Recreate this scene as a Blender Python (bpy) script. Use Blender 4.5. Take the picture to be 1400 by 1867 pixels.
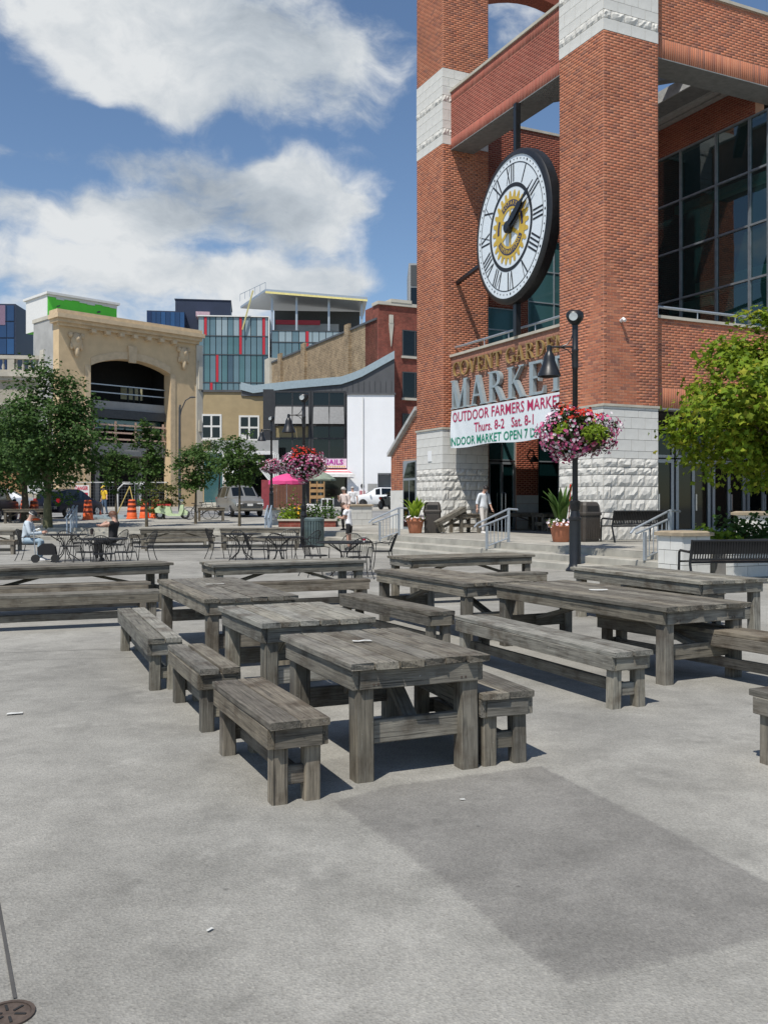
import bpy, bmesh, math, random
import numpy as np
from mathutils import Vector, Matrix
random.seed(11); RN = np.random.RandomState(5)
scene = bpy.context.scene
for o in list(bpy.data.objects): bpy.data.objects.remove(o)
COL = scene.collection
PI = math.pi
# ------------------------------------------------------------------ camera
F, HZ, CX, EYE = 1700.0, 916.0, 700.0, 1.6          # focal length and horizon in photo pixels, eye height in metres
cam = bpy.data.cameras.new('camera'); camo = bpy.data.objects.new('camera', cam); COL.objects.link(camo)
cam.sensor_fit = 'VERTICAL'; cam.sensor_height = 36; cam.sensor_width = 27
cam.lens = 36*F/1867; cam.shift_y = -(933.5-HZ)/1867
cam.clip_start = .1; cam.clip_end = 3000
camo.location = (0, 0, EYE); camo.rotation_euler = (PI/2, 0, 0)
scene.camera = camo
# ------------------------------------------------------------------ exposure, sun, sky
vs = scene.view_settings
vs.view_transform = 'Standard'; vs.look = 'None'; vs.gamma = 1; vs.exposure = 0.0; vs.use_curve_mapping = False
SUN = Vector((.264, .514, -1)).normalized()          # direction the light travels
sl = bpy.data.lights.new('sun', 'SUN'); sl.energy = 4.6; sl.angle = math.radians(.53); sl.color = (1, .95, .87)
so = bpy.data.objects.new('sun', sl); COL.objects.link(so); so.location = (-10, -20, 40)
so.rotation_euler = SUN.to_track_quat('-Z', 'Y').to_euler()
world = bpy.data.worlds.new('World'); scene.world = world; world.use_nodes = True
def make_world():
    nt = world.node_tree; nt.nodes.clear(); N = nt.nodes; L = nt.links
    def mth(op, a, b=None, c=None, clamp=False):
        n = N.new('ShaderNodeMath'); n.operation = op; n.use_clamp = clamp
        for i, q in enumerate((a, b, c)):
            if q is None: continue
            if isinstance(q, (int, float)): n.inputs[i].default_value = q
            else: L.new(q, n.inputs[i])
        return n.outputs[0]
    sky = N.new('ShaderNodeTexSky'); sky.sky_type = 'NISHITA'; sky.sun_disc = False
    sky.sun_elevation = math.asin(-SUN.z); sky.sun_rotation = math.atan2(-SUN.x, -SUN.y)
    sky.altitude = 250; sky.air_density = 1.0; sky.dust_density = .2; sky.ozone_density = 2.5
    bs = N.new('ShaderNodeBackground'); bs.inputs[1].default_value = .118
    hs = N.new('ShaderNodeHueSaturation'); hs.inputs['Saturation'].default_value = 1.04; L.new(sky.outputs[0], hs.inputs['Color'])
    L.new(hs.outputs[0], bs.inputs[0])
    tc = N.new('ShaderNodeTexCoord'); D = tc.outputs['Generated']
    nrm = N.new('ShaderNodeVectorMath'); nrm.operation = 'NORMALIZE'; L.new(D, nrm.inputs[0]); D = nrm.outputs[0]
    # domain warp for billowing edges
    wn = N.new('ShaderNodeTexNoise'); wn.inputs['Scale'].default_value = 9; wn.inputs['Detail'].default_value = 3; L.new(D, wn.inputs['Vector'])
    w1 = N.new('ShaderNodeVectorMath'); w1.operation = 'SUBTRACT'; L.new(wn.outputs['Color'], w1.inputs[0]); w1.inputs[1].default_value = (.5, .5, .5)
    w2 = N.new('ShaderNodeVectorMath'); w2.operation = 'SCALE'; L.new(w1.outputs[0], w2.inputs[0]); w2.inputs[3].default_value = .07
    w3 = N.new('ShaderNodeVectorMath'); w3.operation = 'ADD'; L.new(D, w3.inputs[0]); L.new(w2.outputs[0], w3.inputs[1]); DW = w3.outputs[0]
    sep = N.new('ShaderNodeSeparateXYZ'); L.new(DW, sep.inputs[0]); dx, dy, dz = sep.outputs
    sp0 = N.new('ShaderNodeSeparateXYZ'); L.new(D, sp0.inputs[0])
    def fbm(off):
        a = N.new('ShaderNodeVectorMath'); a.operation = 'ADD'; L.new(DW, a.inputs[0]); a.inputs[1].default_value = off
        m = N.new('ShaderNodeVectorMath'); m.operation = 'MULTIPLY'; L.new(a.outputs[0], m.inputs[0]); m.inputs[1].default_value = (1, 1, 1.7)
        n = N.new('ShaderNodeTexNoise'); n.inputs['Scale'].default_value = 5.2; n.inputs['Detail'].default_value = 9; n.inputs['Roughness'].default_value = .60
        L.new(m.outputs[0], n.inputs['Vector']); return n.outputs[0]
    d0 = fbm((3.1, .2, 5.3)); d1 = fbm((3.1-.012, .2-.02, 5.3+.055))
    # where the big cumulus banks stand (direction, half-widths, weight); elsewhere the noise decides alone
    blobs = [(430, 95, 340, 130, 0.41), (630, 130, 170, 110, 0.39), (110, 45, 150, 60, 0.33), (250, 60, 160, 70, 0.27), (560, 350, 170, 62, 0.53), (400, 380, 230, 70, 0.37), (230, 400, 150, 60, 0.31), (60, 380, 150, 55, 0.33),
             (300, 500, 460, 48, 0.47), (90, 282, 110, 26, 0.33), (30, 600, 90, 45, 0.32), (580, 505, 150, 38, 0.37),
             (70, 200, 130, 45, -0.34), (300, 245, 230, 34, -0.34), (560, 262, 190, 26, -0.30), (735, 420, 60, 240, -0.40), (690, 560, 120, 40, -0.25), (20, 100, 60, 50, -0.20), (110, 325, 150, 18, -0.20), (330, 460, 330, 20, -0.16), (950, 60, 120, 50, 0.19)]
    acc = None
    for px, py, rx, ry, w in blobs:
        v = Vector(((px-CX)/F, 1, (HZ-py)/F)); l = v.length; v.normalize()
        ex = mth('MULTIPLY', mth('SUBTRACT', dx, v.x), F*l/rx); ez = mth('MULTIPLY', mth('SUBTRACT', dz, v.z), F*l/ry)
        r = mth('ADD', mth('MULTIPLY', ex, ex), mth('MULTIPLY', ez, ez))
        g = mth('EXPONENT', mth('MULTIPLY', r, -.9))
        g = mth('MULTIPLY', g, w)
        acc = g if acc is None else mth('ADD', acc, g)
    front = mth('GREATER_THAN', sp0.outputs[1], 0.0)
    acc = mth('MULTIPLY', acc, front)
    den = mth('ADD', mth('ADD', mth('MULTIPLY', mth('SUBTRACT', d0, .5), 2.3), .36), acc)
    mr = N.new('ShaderNodeMapRange'); mr.interpolation_type = 'SMOOTHSTEP'; L.new(den, mr.inputs[0])
    mr.inputs[1].default_value = .37; mr.inputs[2].default_value = .86
    thick = N.new('ShaderNodeMapRange'); L.new(den, thick.inputs[0]); thick.inputs[1].default_value = .6; thick.inputs[2].default_value = 1.35
    d2 = fbm((7.7, 1.2, 2.9))
    lit = mth('ADD', mth('MULTIPLY', mth('SUBTRACT', d0, d1), 2.3), .72)
    lit = mth('ADD', lit, mth('MULTIPLY', mth('SUBTRACT', d2, .5), .9))
    lit = mth('SUBTRACT', lit, mth('MULTIPLY', thick.outputs[0], .22), clamp=True)
    cr = N.new('ShaderNodeValToRGB'); L.new(lit, cr.inputs[0])
    e = cr.color_ramp.elements; e[0].position = 0; e[0].color = (.36, .42, .49, 1); e[1].position = .95; e[1].color = (.90, .93, .95, 1)
    m = cr.color_ramp.elements.new(.5); m.color = (.62, .68, .74, 1)
    bc = N.new('ShaderNodeBackground'); L.new(cr.outputs[0], bc.inputs[0]); bc.inputs[1].default_value = .84
    up = N.new('ShaderNodeMapRange'); L.new(sp0.outputs[2], up.inputs[0]); up.inputs[1].default_value = -.02; up.inputs[2].default_value = .03
    fac = mth('MULTIPLY', mr.outputs[0], up.outputs[0])
    mx = N.new('ShaderNodeMixShader'); L.new(fac, mx.inputs[0]); L.new(bs.outputs[0], mx.inputs[1]); L.new(bc.outputs[0], mx.inputs[2])
    out = N.new('ShaderNodeOutputWorld'); L.new(mx.outputs[0], out.inputs[0])
make_world()
# ------------------------------------------------------------------ measuring helpers (photo pixel -> place)
def G(px, py, z=0.0):
    Y = F*(EYE-z)/(py-HZ); return Vector(((px-CX)/F*Y, Y, z))
def XA(px, Y): return (px-CX)/F*Y
def ZA(py, Y): return EYE+(HZ-py)/F*Y
def gz(Y):                                             # upper ground: level, then rising gently to the road
    return .5 if Y < 41 else .5+(min(Y, 72)-41)*.0235
# ------------------------------------------------------------------ object helpers
def tag(o, label=None, cat=None, group=None, kind=None):
    if label: o['label'] = label
    if cat: o['category'] = cat
    if group: o['group'] = group
    if kind: o['kind'] = kind
    return o
def thing(name, label, cat, loc=(0, 0, 0), rz=0.0, group=None):
    o = bpy.data.objects.new(name, None); COL.objects.link(o); o.empty_display_size = .2
    o.location = loc; o.rotation_euler = (0, 0, rz)
    return tag(o, label, cat, group)
def link(name, me, parent=None, loc=None, rot=None, mtx=None):
    o = bpy.data.objects.new(name, me); COL.objects.link(o)
    if parent is not None: o.parent = parent
    if mtx is not None: o.matrix_basis = mtx
    else:
        if loc is not None: o.location = loc
        if rot is not None: o.rotation_euler = rot
    return o
def kids(o): return [c for c in bpy.data.objects if c.parent == o]
def copy_tree(o, loc, rz, label=None, group=None, ch=None):
    c = o.copy(); COL.objects.link(c); c.location = loc; c.rotation_euler = (0, 0, rz)
    if label: c['label'] = label
    if group: c['group'] = group
    for k in kids(o):
        d = k.copy(); COL.objects.link(d); d.parent = c
        for g in kids(k):
            e = g.copy(); COL.objects.link(e); e.parent = d
    return c
class MB:
    def __init__(s): s.v = []; s.f = []; s.m = []
    def add(s, vs, fs, mi=0):
        b = len(s.v); s.v += [tuple(q) for q in vs]
        for f in fs: s.f.append(tuple(b+i for i in f)); s.m.append(mi)
        return s
    def box(s, x0, x1, y0, y1, z0, z1, mi=0):
        return s.add([(x0,y0,z0),(x1,y0,z0),(x1,y1,z0),(x0,y1,z0),(x0,y0,z1),(x1,y0,z1),(x1,y1,z1),(x0,y1,z1)],
              [(3,2,1,0),(4,5,6,7),(0,1,5,4),(1,2,6,5),(2,3,7,6),(3,0,4,7)], mi)
    def cbox(s, c, d, mi=0):
        return s.box(c[0]-d[0]/2, c[0]+d[0]/2, c[1]-d[1]/2, c[1]+d[1]/2, c[2]-d[2]/2, c[2]+d[2]/2, mi)
    def bar(s, p0, p1, w, h, mi=0, up=(0, 0, 1)):
        p0 = Vector(p0); p1 = Vector(p1); d = (p1-p0).normalized(); up = Vector(up)
        if abs(d.dot(up)) > .98: up = Vector((0, 1, 0))
        y = up.cross(d).normalized()*w/2; z = d.cross(y).normalized()*h/2
        q = [p0-y-z, p0+y-z, p0+y+z, p0-y+z, p1-y-z, p1+y-z, p1+y+z, p1-y+z]
        return s.add(q, [(3,2,1,0),(4,5,6,7),(0,1,5,4),(1,2,6,5),(2,3,7,6),(3,0,4,7)], mi)
    def tube(s, pts, r, n=6, mi=0, caps=True):
        pts = [Vector(p) for p in pts]; k = len(pts)
        rs = r if isinstance(r, (list, tuple)) else [r]*k
        b = len(s.v); ref = None
        for i in range(k):
            d = (pts[min(i+1, k-1)]-pts[max(i-1, 0)])
            d = d.normalized() if d.length > 1e-9 else Vector((0, 0, 1))
            if ref is None or abs(d.dot(ref)) > .99:
                ref = Vector((0, 0, 1)) if abs(d.z) < .9 else Vector((1, 0, 0))
            x = ref.cross(d).normalized(); y = d.cross(x); ref = y if abs(d.z) < .0 else ref
            for j in range(n):
                a = 2*PI*j/n; s.v.append(tuple(pts[i]+(x*math.cos(a)+y*math.sin(a))*rs[i]))
        for i in range(k-1):
            for j in range(n):
                j2 = (j+1) % n
                s.f.append((b+i*n+j, b+i*n+j2, b+(i+1)*n+j2, b+(i+1)*n+j)); s.m.append(mi)
        if caps:
            s.f.append(tuple(b+j for j in reversed(range(n)))); s.m.append(mi)
            s.f.append(tuple(b+(k-1)*n+j for j in range(n))); s.m.append(mi)
        return s
    def lathe(s, prof, n=16, c=(0, 0, 0), mi=0, a0=0, a1=2*PI):
        b = len(s.v); full = abs(a1-a0-2*PI) < 1e-6; m = n if full else n+1
        for r, z in prof:
            for j in range(m):
                a = a0+(a1-a0)*j/n; s.v.append((c[0]+r*math.cos(a), c[1]+r*math.sin(a), c[2]+z))
        for i in range(len(prof)-1):
            for j in range(n):
                j2 = (j+1) % m
                s.f.append((b+i*m+j, b+i*m+j2, b+(i+1)*m+j2, b+(i+1)*m+j)); s.m.append(mi)
        return s
    def prism(s, poly, a, b, fn, mi=0):                 # poly in 2D, extruded from depth a to b, fn(u,v,d)->xyz
        n = len(poly); q = [fn(u, v, a) for u, v in poly]+[fn(u, v, b) for u, v in poly]
        fs = [tuple(range(n)), tuple(reversed(range(n, 2*n)))]+[((i+1) % n, i, n+i, n+(i+1) % n) for i in range(n)]
        return s.add(q, fs, mi)
    def ball(s, c, r, nu=10, nv=7, mi=0):
        if isinstance(r, (int, float)): r = (r, r, r)
        b = len(s.v)
        for i in range(nv+1):
            t = PI*i/nv
            for j in range(nu):
                a = 2*PI*j/nu; s.v.append((c[0]+r[0]*math.sin(t)*math.cos(a), c[1]+r[1]*math.sin(t)*math.sin(a), c[2]+r[2]*math.cos(t)))
        for i in range(nv):
            for j in range(nu):
                j2 = (j+1) % nu; s.f.append((b+i*nu+j, b+(i+1)*nu+j, b+(i+1)*nu+j2, b+i*nu+j2)); s.m.append(mi)
        return s
    def mesh(s, name, mats, smooth=None):
        me = bpy.data.meshes.new(name); me.from_pydata(s.v, [], s.f)
        if not isinstance(mats, (list, tuple)): mats = [mats]
        for m in mats: me.materials.append(m)
        if len(mats) > 1: me.polygons.foreach_set('material_index', s.m)
        bm = bmesh.new(); bm.from_mesh(me); bmesh.ops.recalc_face_normals(bm, faces=bm.faces); bm.to_mesh(me); bm.free()
        if smooth is not None:
            me.polygons.foreach_set('use_smooth', [True]*len(me.polygons)); me.set_sharp_from_angle(angle=math.radians(smooth))
        me.update(); return me
    def build(s, name, mats, parent=None, smooth=None, loc=None, rot=None):
        return link(name, s.mesh(name, mats, smooth), parent, loc, rot)
def npmesh(name, V, Fc, mat, parent=None, k=None, mi=None, smooth=False):
    """V (n,3), Fc (m,k) numpy -> object"""
    me = bpy.data.meshes.new(name); V = np.asarray(V, dtype=np.float32); Fc = np.asarray(Fc, dtype=np.int32)
    m, k = Fc.shape
    me.vertices.add(len(V)); me.vertices.foreach_set('co', V.ravel())
    me.loops.add(m*k); me.loops.foreach_set('vertex_index', Fc.ravel())
    me.polygons.add(m); me.polygons.foreach_set('loop_start', np.arange(0, m*k, k, dtype=np.int32))
    mats = mat if isinstance(mat, (list, tuple)) else [mat]
    for q in mats: me.materials.append(q)
    if mi is not None: me.polygons.foreach_set('material_index', np.asarray(mi, dtype=np.int32))
    me.update(calc_edges=True); me.validate()
    return link(name, me, parent)
# ------------------------------------------------------------------ materials
MATS = {}
def nmat(name):
    m = bpy.data.materials.new(name); m.use_nodes = True; nt = m.node_tree
    p = nt.nodes['Principled BSDF']; return m, nt, nt.nodes, nt.links, p
def mix_rgb(N, L, fac, a, b, mode='MIX'):
    n = N.new('ShaderNodeMix'); n.data_type = 'RGBA'; n.blend_type = mode
    for sock, q in ((n.inputs[0], fac), (n.inputs[6], a), (n.inputs[7], b)):
        if hasattr(q, 'links'): L.new(q, sock)
        elif isinstance(q, (tuple, list, Vector)): sock.default_value = tuple(q)+(1,) if len(q) == 3 else tuple(q)
        else: sock.default_value = q
    return n.outputs[2]
def noise(N, L, vec, scale, detail=4, rough=.55):
    n = N.new('ShaderNodeTexNoise'); n.inputs['Scale'].default_value = scale; n.inputs['Detail'].default_value = detail; n.inputs['Roughness'].default_value = rough
    if vec is not None: L.new(vec, n.inputs['Vector'])
    return n.outputs[0]
def ramp(N, L, fac, stops):
    n = N.new('ShaderNodeValToRGB'); L.new(fac, n.inputs[0]); e = n.color_ramp.elements
    while len(e) < len(stops): e.new(.5)
    for el, (p, c) in zip(e, stops): el.position = p; el.color = tuple(c)+(1,) if len(c) == 3 else c
    return n.outputs[0]
def mrange(N, L, v, a, b, c=0, d=1):
    n = N.new('ShaderNodeMapRange'); L.new(v, n.inputs[0])
    for i, q in enumerate((a, b, c, d)): n.inputs[i+1].default_value = q
    return n.outputs[0]
def bump(N, L, p, h, s=.3, d=.01):
    b = N.new('ShaderNodeBump'); b.inputs['Strength'].default_value = s; b.inputs['Distance'].default_value = d
    L.new(h, b.inputs['Height']); L.new(b.outputs[0], p.inputs['Normal'])
def mat(name, col, rough=.65, metal=0.0, var=.18, scale=5.0, bmp=0.0, spec=None, island=0.0):
    if name in MATS: return MATS[name]
    m, nt, N, L, p = nmat(name)
    tc = N.new('ShaderNodeTexCoord')
    n1 = noise(N, L, tc.outputs['Object'], scale, 6, .6)
    dark = tuple(c*(1-var) for c in col); lite = tuple(min(1, c*(1+var)) for c in col)
    c = ramp(N, L, n1, [(.3, dark), (.7, lite)])
    if island:
        g = N.new('ShaderNodeNewGeometry'); k = mrange(N, L, g.outputs['Random Per Island'], 0, 1, 1-island, 1+island)
        c = mix_rgb(N, L, 1.0, c, k, 'MULTIPLY')
    L.new(c, p.inputs['Base Color'])
    p.inputs['Roughness'].default_value = rough; p.inputs['Metallic'].default_value = metal
    if spec is not None: p.inputs['Specular IOR Level'].default_value = spec
    if bmp: bump(N, L, p, noise(N, L, tc.outputs['Object'], scale*6, 5), .5, bmp)
    MATS[name] = m; return m
def wood_mat(name, base, var=.5, warm=(1.06, 1.0, .9)):
    m, nt, N, L, p = nmat(name)
    tc = N.new('ShaderNodeTexCoord'); oi = N.new('ShaderNodeObjectInfo')
    sc = N.new('ShaderNodeVectorMath'); sc.operation = 'SCALE'; sc.inputs[0].default_value = (31, 17, 23); L.new(oi.outputs['Random'], sc.inputs[3])
    ad = N.new('ShaderNodeVectorMath'); ad.operation = 'ADD'; L.new(tc.outputs['Object'], ad.inputs[0]); L.new(sc.outputs[0], ad.inputs[1])
    ml = N.new('ShaderNodeVectorMath'); ml.operation = 'MULTIPLY'; L.new(ad.outputs[0], ml.inputs[0]); ml.inputs[1].default_value = (1.3, 22, 22)
    gr = noise(N, L, ml.outputs[0], 3.0, 8, .65)
    bl = noise(N, L, ad.outputs[0], 4.5, 5, .6)
    b = Vector(base)
    c = ramp(N, L, gr, [(.28, b*(1-var)), (.5, b), (.72, b*(1+var*.9))])
    stain = ramp(N, L, bl, [(.32, (.55, .5, .46)), (.5, (1, 1, 1)), (.7, (1.22, 1.22, 1.2))])
    c = mix_rgb(N, L, 1.0, c, stain, 'MULTIPLY')
    ov = mrange(N, L, oi.outputs['Random'], 0, 1, .66, 1.36)
    c = mix_rgb(N, L, 1.0, c, ov, 'MULTIPLY')
    fr = N.new('ShaderNodeMath'); fr.operation = 'FRACT'; mm = N.new('ShaderNodeMath'); mm.operation = 'MULTIPLY'; L.new(oi.outputs['Random'], mm.inputs[0]); mm.inputs[1].default_value = 7.31; L.new(mm.outputs[0], fr.inputs[0])
    c = mix_rgb(N, L, fr.outputs[0], c, mix_rgb(N, L, 1.0, c, tuple(warm), 'MULTIPLY'))
    m3 = N.new('ShaderNodeVectorMath'); m3.operation = 'MULTIPLY'; L.new(ad.outputs[0], m3.inputs[0]); m3.inputs[1].default_value = (.9, 42, 42)
    ck_ = noise(N, L, m3.outputs[0], 1.6, 3, .5)          # drying cracks along the grain
    c = mix_rgb(N, L, mrange(N, L, ck_, .33, .39, .8, 0), c, tuple(b*.22))
    m4 = N.new('ShaderNodeVectorMath'); m4.operation = 'MULTIPLY'; L.new(ad.outputs[0], m4.inputs[0]); m4.inputs[1].default_value = (2.5, 60, 60)
    c = mix_rgb(N, L, mrange(N, L, noise(N, L, m4.outputs[0], 2.2, 4, .6), .56, .7, 0, .5), c, tuple(b*1.75))
    # lichen and bird-lime specks
    sp = noise(N, L, ad.outputs[0], 38, 2, .5)
    c = mix_rgb(N, L, mrange(N, L, sp, .74, .8, 0, .45), c, (.5, .5, .47))
    # knots
    vo = N.new('ShaderNodeTexVoronoi'); kv = N.new('ShaderNodeVectorMath'); kv.operation = 'MULTIPLY'; L.new(ad.outputs[0], kv.inputs[0]); kv.inputs[1].default_value = (2.2, 6, 6); L.new(kv.outputs[0], vo.inputs['Vector']); vo.inputs['Scale'].default_value = 1.0
    c = mix_rgb(N, L, mrange(N, L, vo.outputs['Distance'], .06, .13, .7, 0), c, b*.35)
    L.new(c, p.inputs['Base Color']); p.inputs['Roughness'].default_value = .8; p.inputs['Specular IOR Level'].default_value = .3
    bump(N, L, p, gr, .75, .006)
    return m
WOOD = wood_mat('weathered_wood', (.150, .141, .121))
WOOD2 = wood_mat('weathered_wood_brown', (.15, .135, .112))
WOOD3 = wood_mat('silvered_wood', (.195, .19, .168))
WOODL = wood_mat('pale_new_wood', (.42, .33, .22), .25)
def brick_mat(name, cols, dark=.13, tint=1.0):
    m, nt, N, L, p = nmat(name)
    tc = N.new('ShaderNodeTexCoord'); oi = N.new('ShaderNodeObjectInfo'); g = N.new('ShaderNodeNewGeometry')
    a = N.new('ShaderNodeMath'); a.operation = 'ADD'; L.new(g.outputs['Random Per Island'], a.inputs[0]); L.new(oi.outputs['Random'], a.inputs[1])
    f = N.new('ShaderNodeMath'); f.operation = 'FRACT'; L.new(a.outputs[0], f.inputs[0])
    n = len(cols); st = [(i/(n-1), cols[i]) for i in range(n)]
    c = ramp(N, L, f.outputs[0], st)
    gp = noise(N, L, g.outputs['Position'], .45, 5, .6)
    c = mix_rgb(N, L, 1.0, c, mrange(N, L, gp, .3, .7, .8, 1.16), 'MULTIPLY')
    gf = noise(N, L, g.outputs['Position'], 60, 3, .6)
    c = mix_rgb(N, L, 1.0, c, mrange(N, L, gf, .3, .7, .85, 1.12), 'MULTIPLY')
    L.new(c, p.inputs['Base Color']); p.inputs['Roughness'].default_value = .85; p.inputs['Specular IOR Level'].default_value = .25
    bump(N, L, p, gf, .4, .004)
    return m
BRICK = brick_mat('red_brick', [(0.449,0.163,0.090),(0.483,0.182,0.100),(0.416,0.144,0.081),(0.505,0.202,0.113),(0.460,0.170,0.095),(0.528,0.221,0.129),(0.427,0.157,0.088),(0.472,0.170,0.096),(0.303,0.117,0.077),(0.495,0.195,0.111),(0.270,0.117,0.085),(0.449,0.163,0.092)])
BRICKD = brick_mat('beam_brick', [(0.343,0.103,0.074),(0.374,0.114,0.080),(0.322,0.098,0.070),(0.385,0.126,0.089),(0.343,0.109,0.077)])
BRICKS = brick_mat('sign_wall_brick', [(.34,.165,.115),(.37,.18,.125),(.31,.15,.105),(.36,.175,.12)])
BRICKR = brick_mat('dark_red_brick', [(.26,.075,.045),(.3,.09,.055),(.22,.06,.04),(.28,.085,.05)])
BRICKB = brick_mat('buff_brown_brick', [(.27,.2,.125),(.33,.25,.16),(.2,.14,.085),(.36,.275,.18),(.25,.18,.11),(.17,.12,.075)])
MORTAR = mat('mortar', (.44, .27, .195), .95, var=.15, scale=3)
MORTARG = mat('grey_mortar', (.20, .195, .185), .95)
STONE = mat('pale_ashlar_stone', (.64, .635, .60), .9, var=.10, scale=3.0, bmp=.004)
STONER = mat('rock_faced_stone', (.64, .625, .58), .95, var=.16, scale=5.0, bmp=.012)
CAPST = mat('coping_stone', (.46, .43, .36), .9, var=.15, scale=2.0, bmp=.004)
CAPBR = mat('brown_capstone', (.33, .27, .19), .9, var=.2, scale=5.0, bmp=.004)
BLACK = mat('black_painted_metal', (.012, .013, .015), .38, var=.3)
BLACKM = mat('black_wire', (.012, .012, .013), .5)
GALV = mat('galvanised_steel', (.42, .46, .50), .42, .55, var=.12, scale=14)
BLUEG = mat('blue_grey_paint', (.30, .36, .43), .5, .2, var=.1)
SOFFIT = mat('grey_soffit', (.22, .23, .23), .8)
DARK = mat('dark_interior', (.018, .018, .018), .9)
WHITE = mat('white_paint', (.78, .79, .79), .6, var=.05, scale=1.5)
CLOCKW = mat('clock_face_white', (.72, .78, .82), .45, var=.03)
GOLD = mat('golden_emblem', (.62, .42, .06), .5, .1, var=.1)
NAVY = mat('navy_emblem', (.03, .03, .09), .5)
TERRA = mat('terracotta', (.42, .16, .085), .8, var=.15, scale=6)
SKIN = mat('skin', (.52, .31, .23), .55, var=.08)
PAPER = mat('white_litter', (.58, .58, .55), .8)
RUBBER = mat('tyre_rubber', (.02, .02, .02), .8)
CHROME = mat('bright_metal', (.6, .6, .62), .25, .9, var=.05)
ORANGE = mat('orange_plastic', (.78, .13, .03), .55, var=.1)
def glass_mat(name, tint, refl=.2, rough=.03, trans=.5, dark=(.01, .015, .015)):
    m, nt, N, L, p = nmat(name); N.remove(p)
    out = N['Material Output'] if 'Material Output' in N else N.new('ShaderNodeOutputMaterial')
    gl = N.new('ShaderNodeBsdfGlossy'); gl.inputs['Roughness'].default_value = rough; gl.inputs['Color'].default_value = (.85, .92, .92, 1)
    tr = N.new('ShaderNodeBsdfTransparent'); tr.inputs[0].default_value = tuple(tint)+(1,)
    df = N.new('ShaderNodeBsdfDiffuse'); df.inputs[0].default_value = tuple(dark)+(1,)
    m1 = N.new('ShaderNodeMixShader'); m1.inputs[0].default_value = trans; L.new(df.outputs[0], m1.inputs[1]); L.new(tr.outputs[0], m1.inputs[2])
    lw = N.new('ShaderNodeLayerWeight'); lw.inputs[0].default_value = .5; pw = N.new('ShaderNodeMath'); pw.operation = 'POWER'; L.new(lw.outputs['Facing'], pw.inputs[0]); pw.inputs[1].default_value = 3.5
    g = N.new('ShaderNodeNewGeometry'); bn = N.new('ShaderNodeBump'); nz = noise(N, L, g.outputs['Position'], .6, 2); bn.inputs['Strength'].default_value = .05; bn.inputs['Distance'].default_value = .05
    L.new(nz, bn.inputs['Height']); L.new(bn.outputs[0], gl.inputs['Normal'])
    a = N.new('ShaderNodeMath'); a.operation = 'MULTIPLY_ADD'; L.new(pw.outputs[0], a.inputs[0]); a.inputs[1].default_value = .6; a.inputs[2].default_value = refl+.045; a.use_clamp = True
    m2 = N.new('ShaderNodeMixShader'); L.new(a.outputs[0], m2.inputs[0]); L.new(m1.outputs[0], m2.inputs[1]); L.new(gl.outputs[0], m2.inputs[2])
    L.new(m2.outputs[0], out.inputs[0]); return m
GLASS = glass_mat('tinted_glass', (.2, .36, .35), .05, .02, .55, (.010, .040, .043))
GLASSD = glass_mat('dark_glass', (.1, .12, .13), .0, .05, .35, (.006, .008, .009))
GLASST = glass_mat('teal_glass', (.3, .5, .5), .08, .08, .1, (.05, .13, .14))
GLASSB = glass_mat('blue_glass', (.1, .2, .3), .05, .1, .1, (.015, .06, .16))
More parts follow.
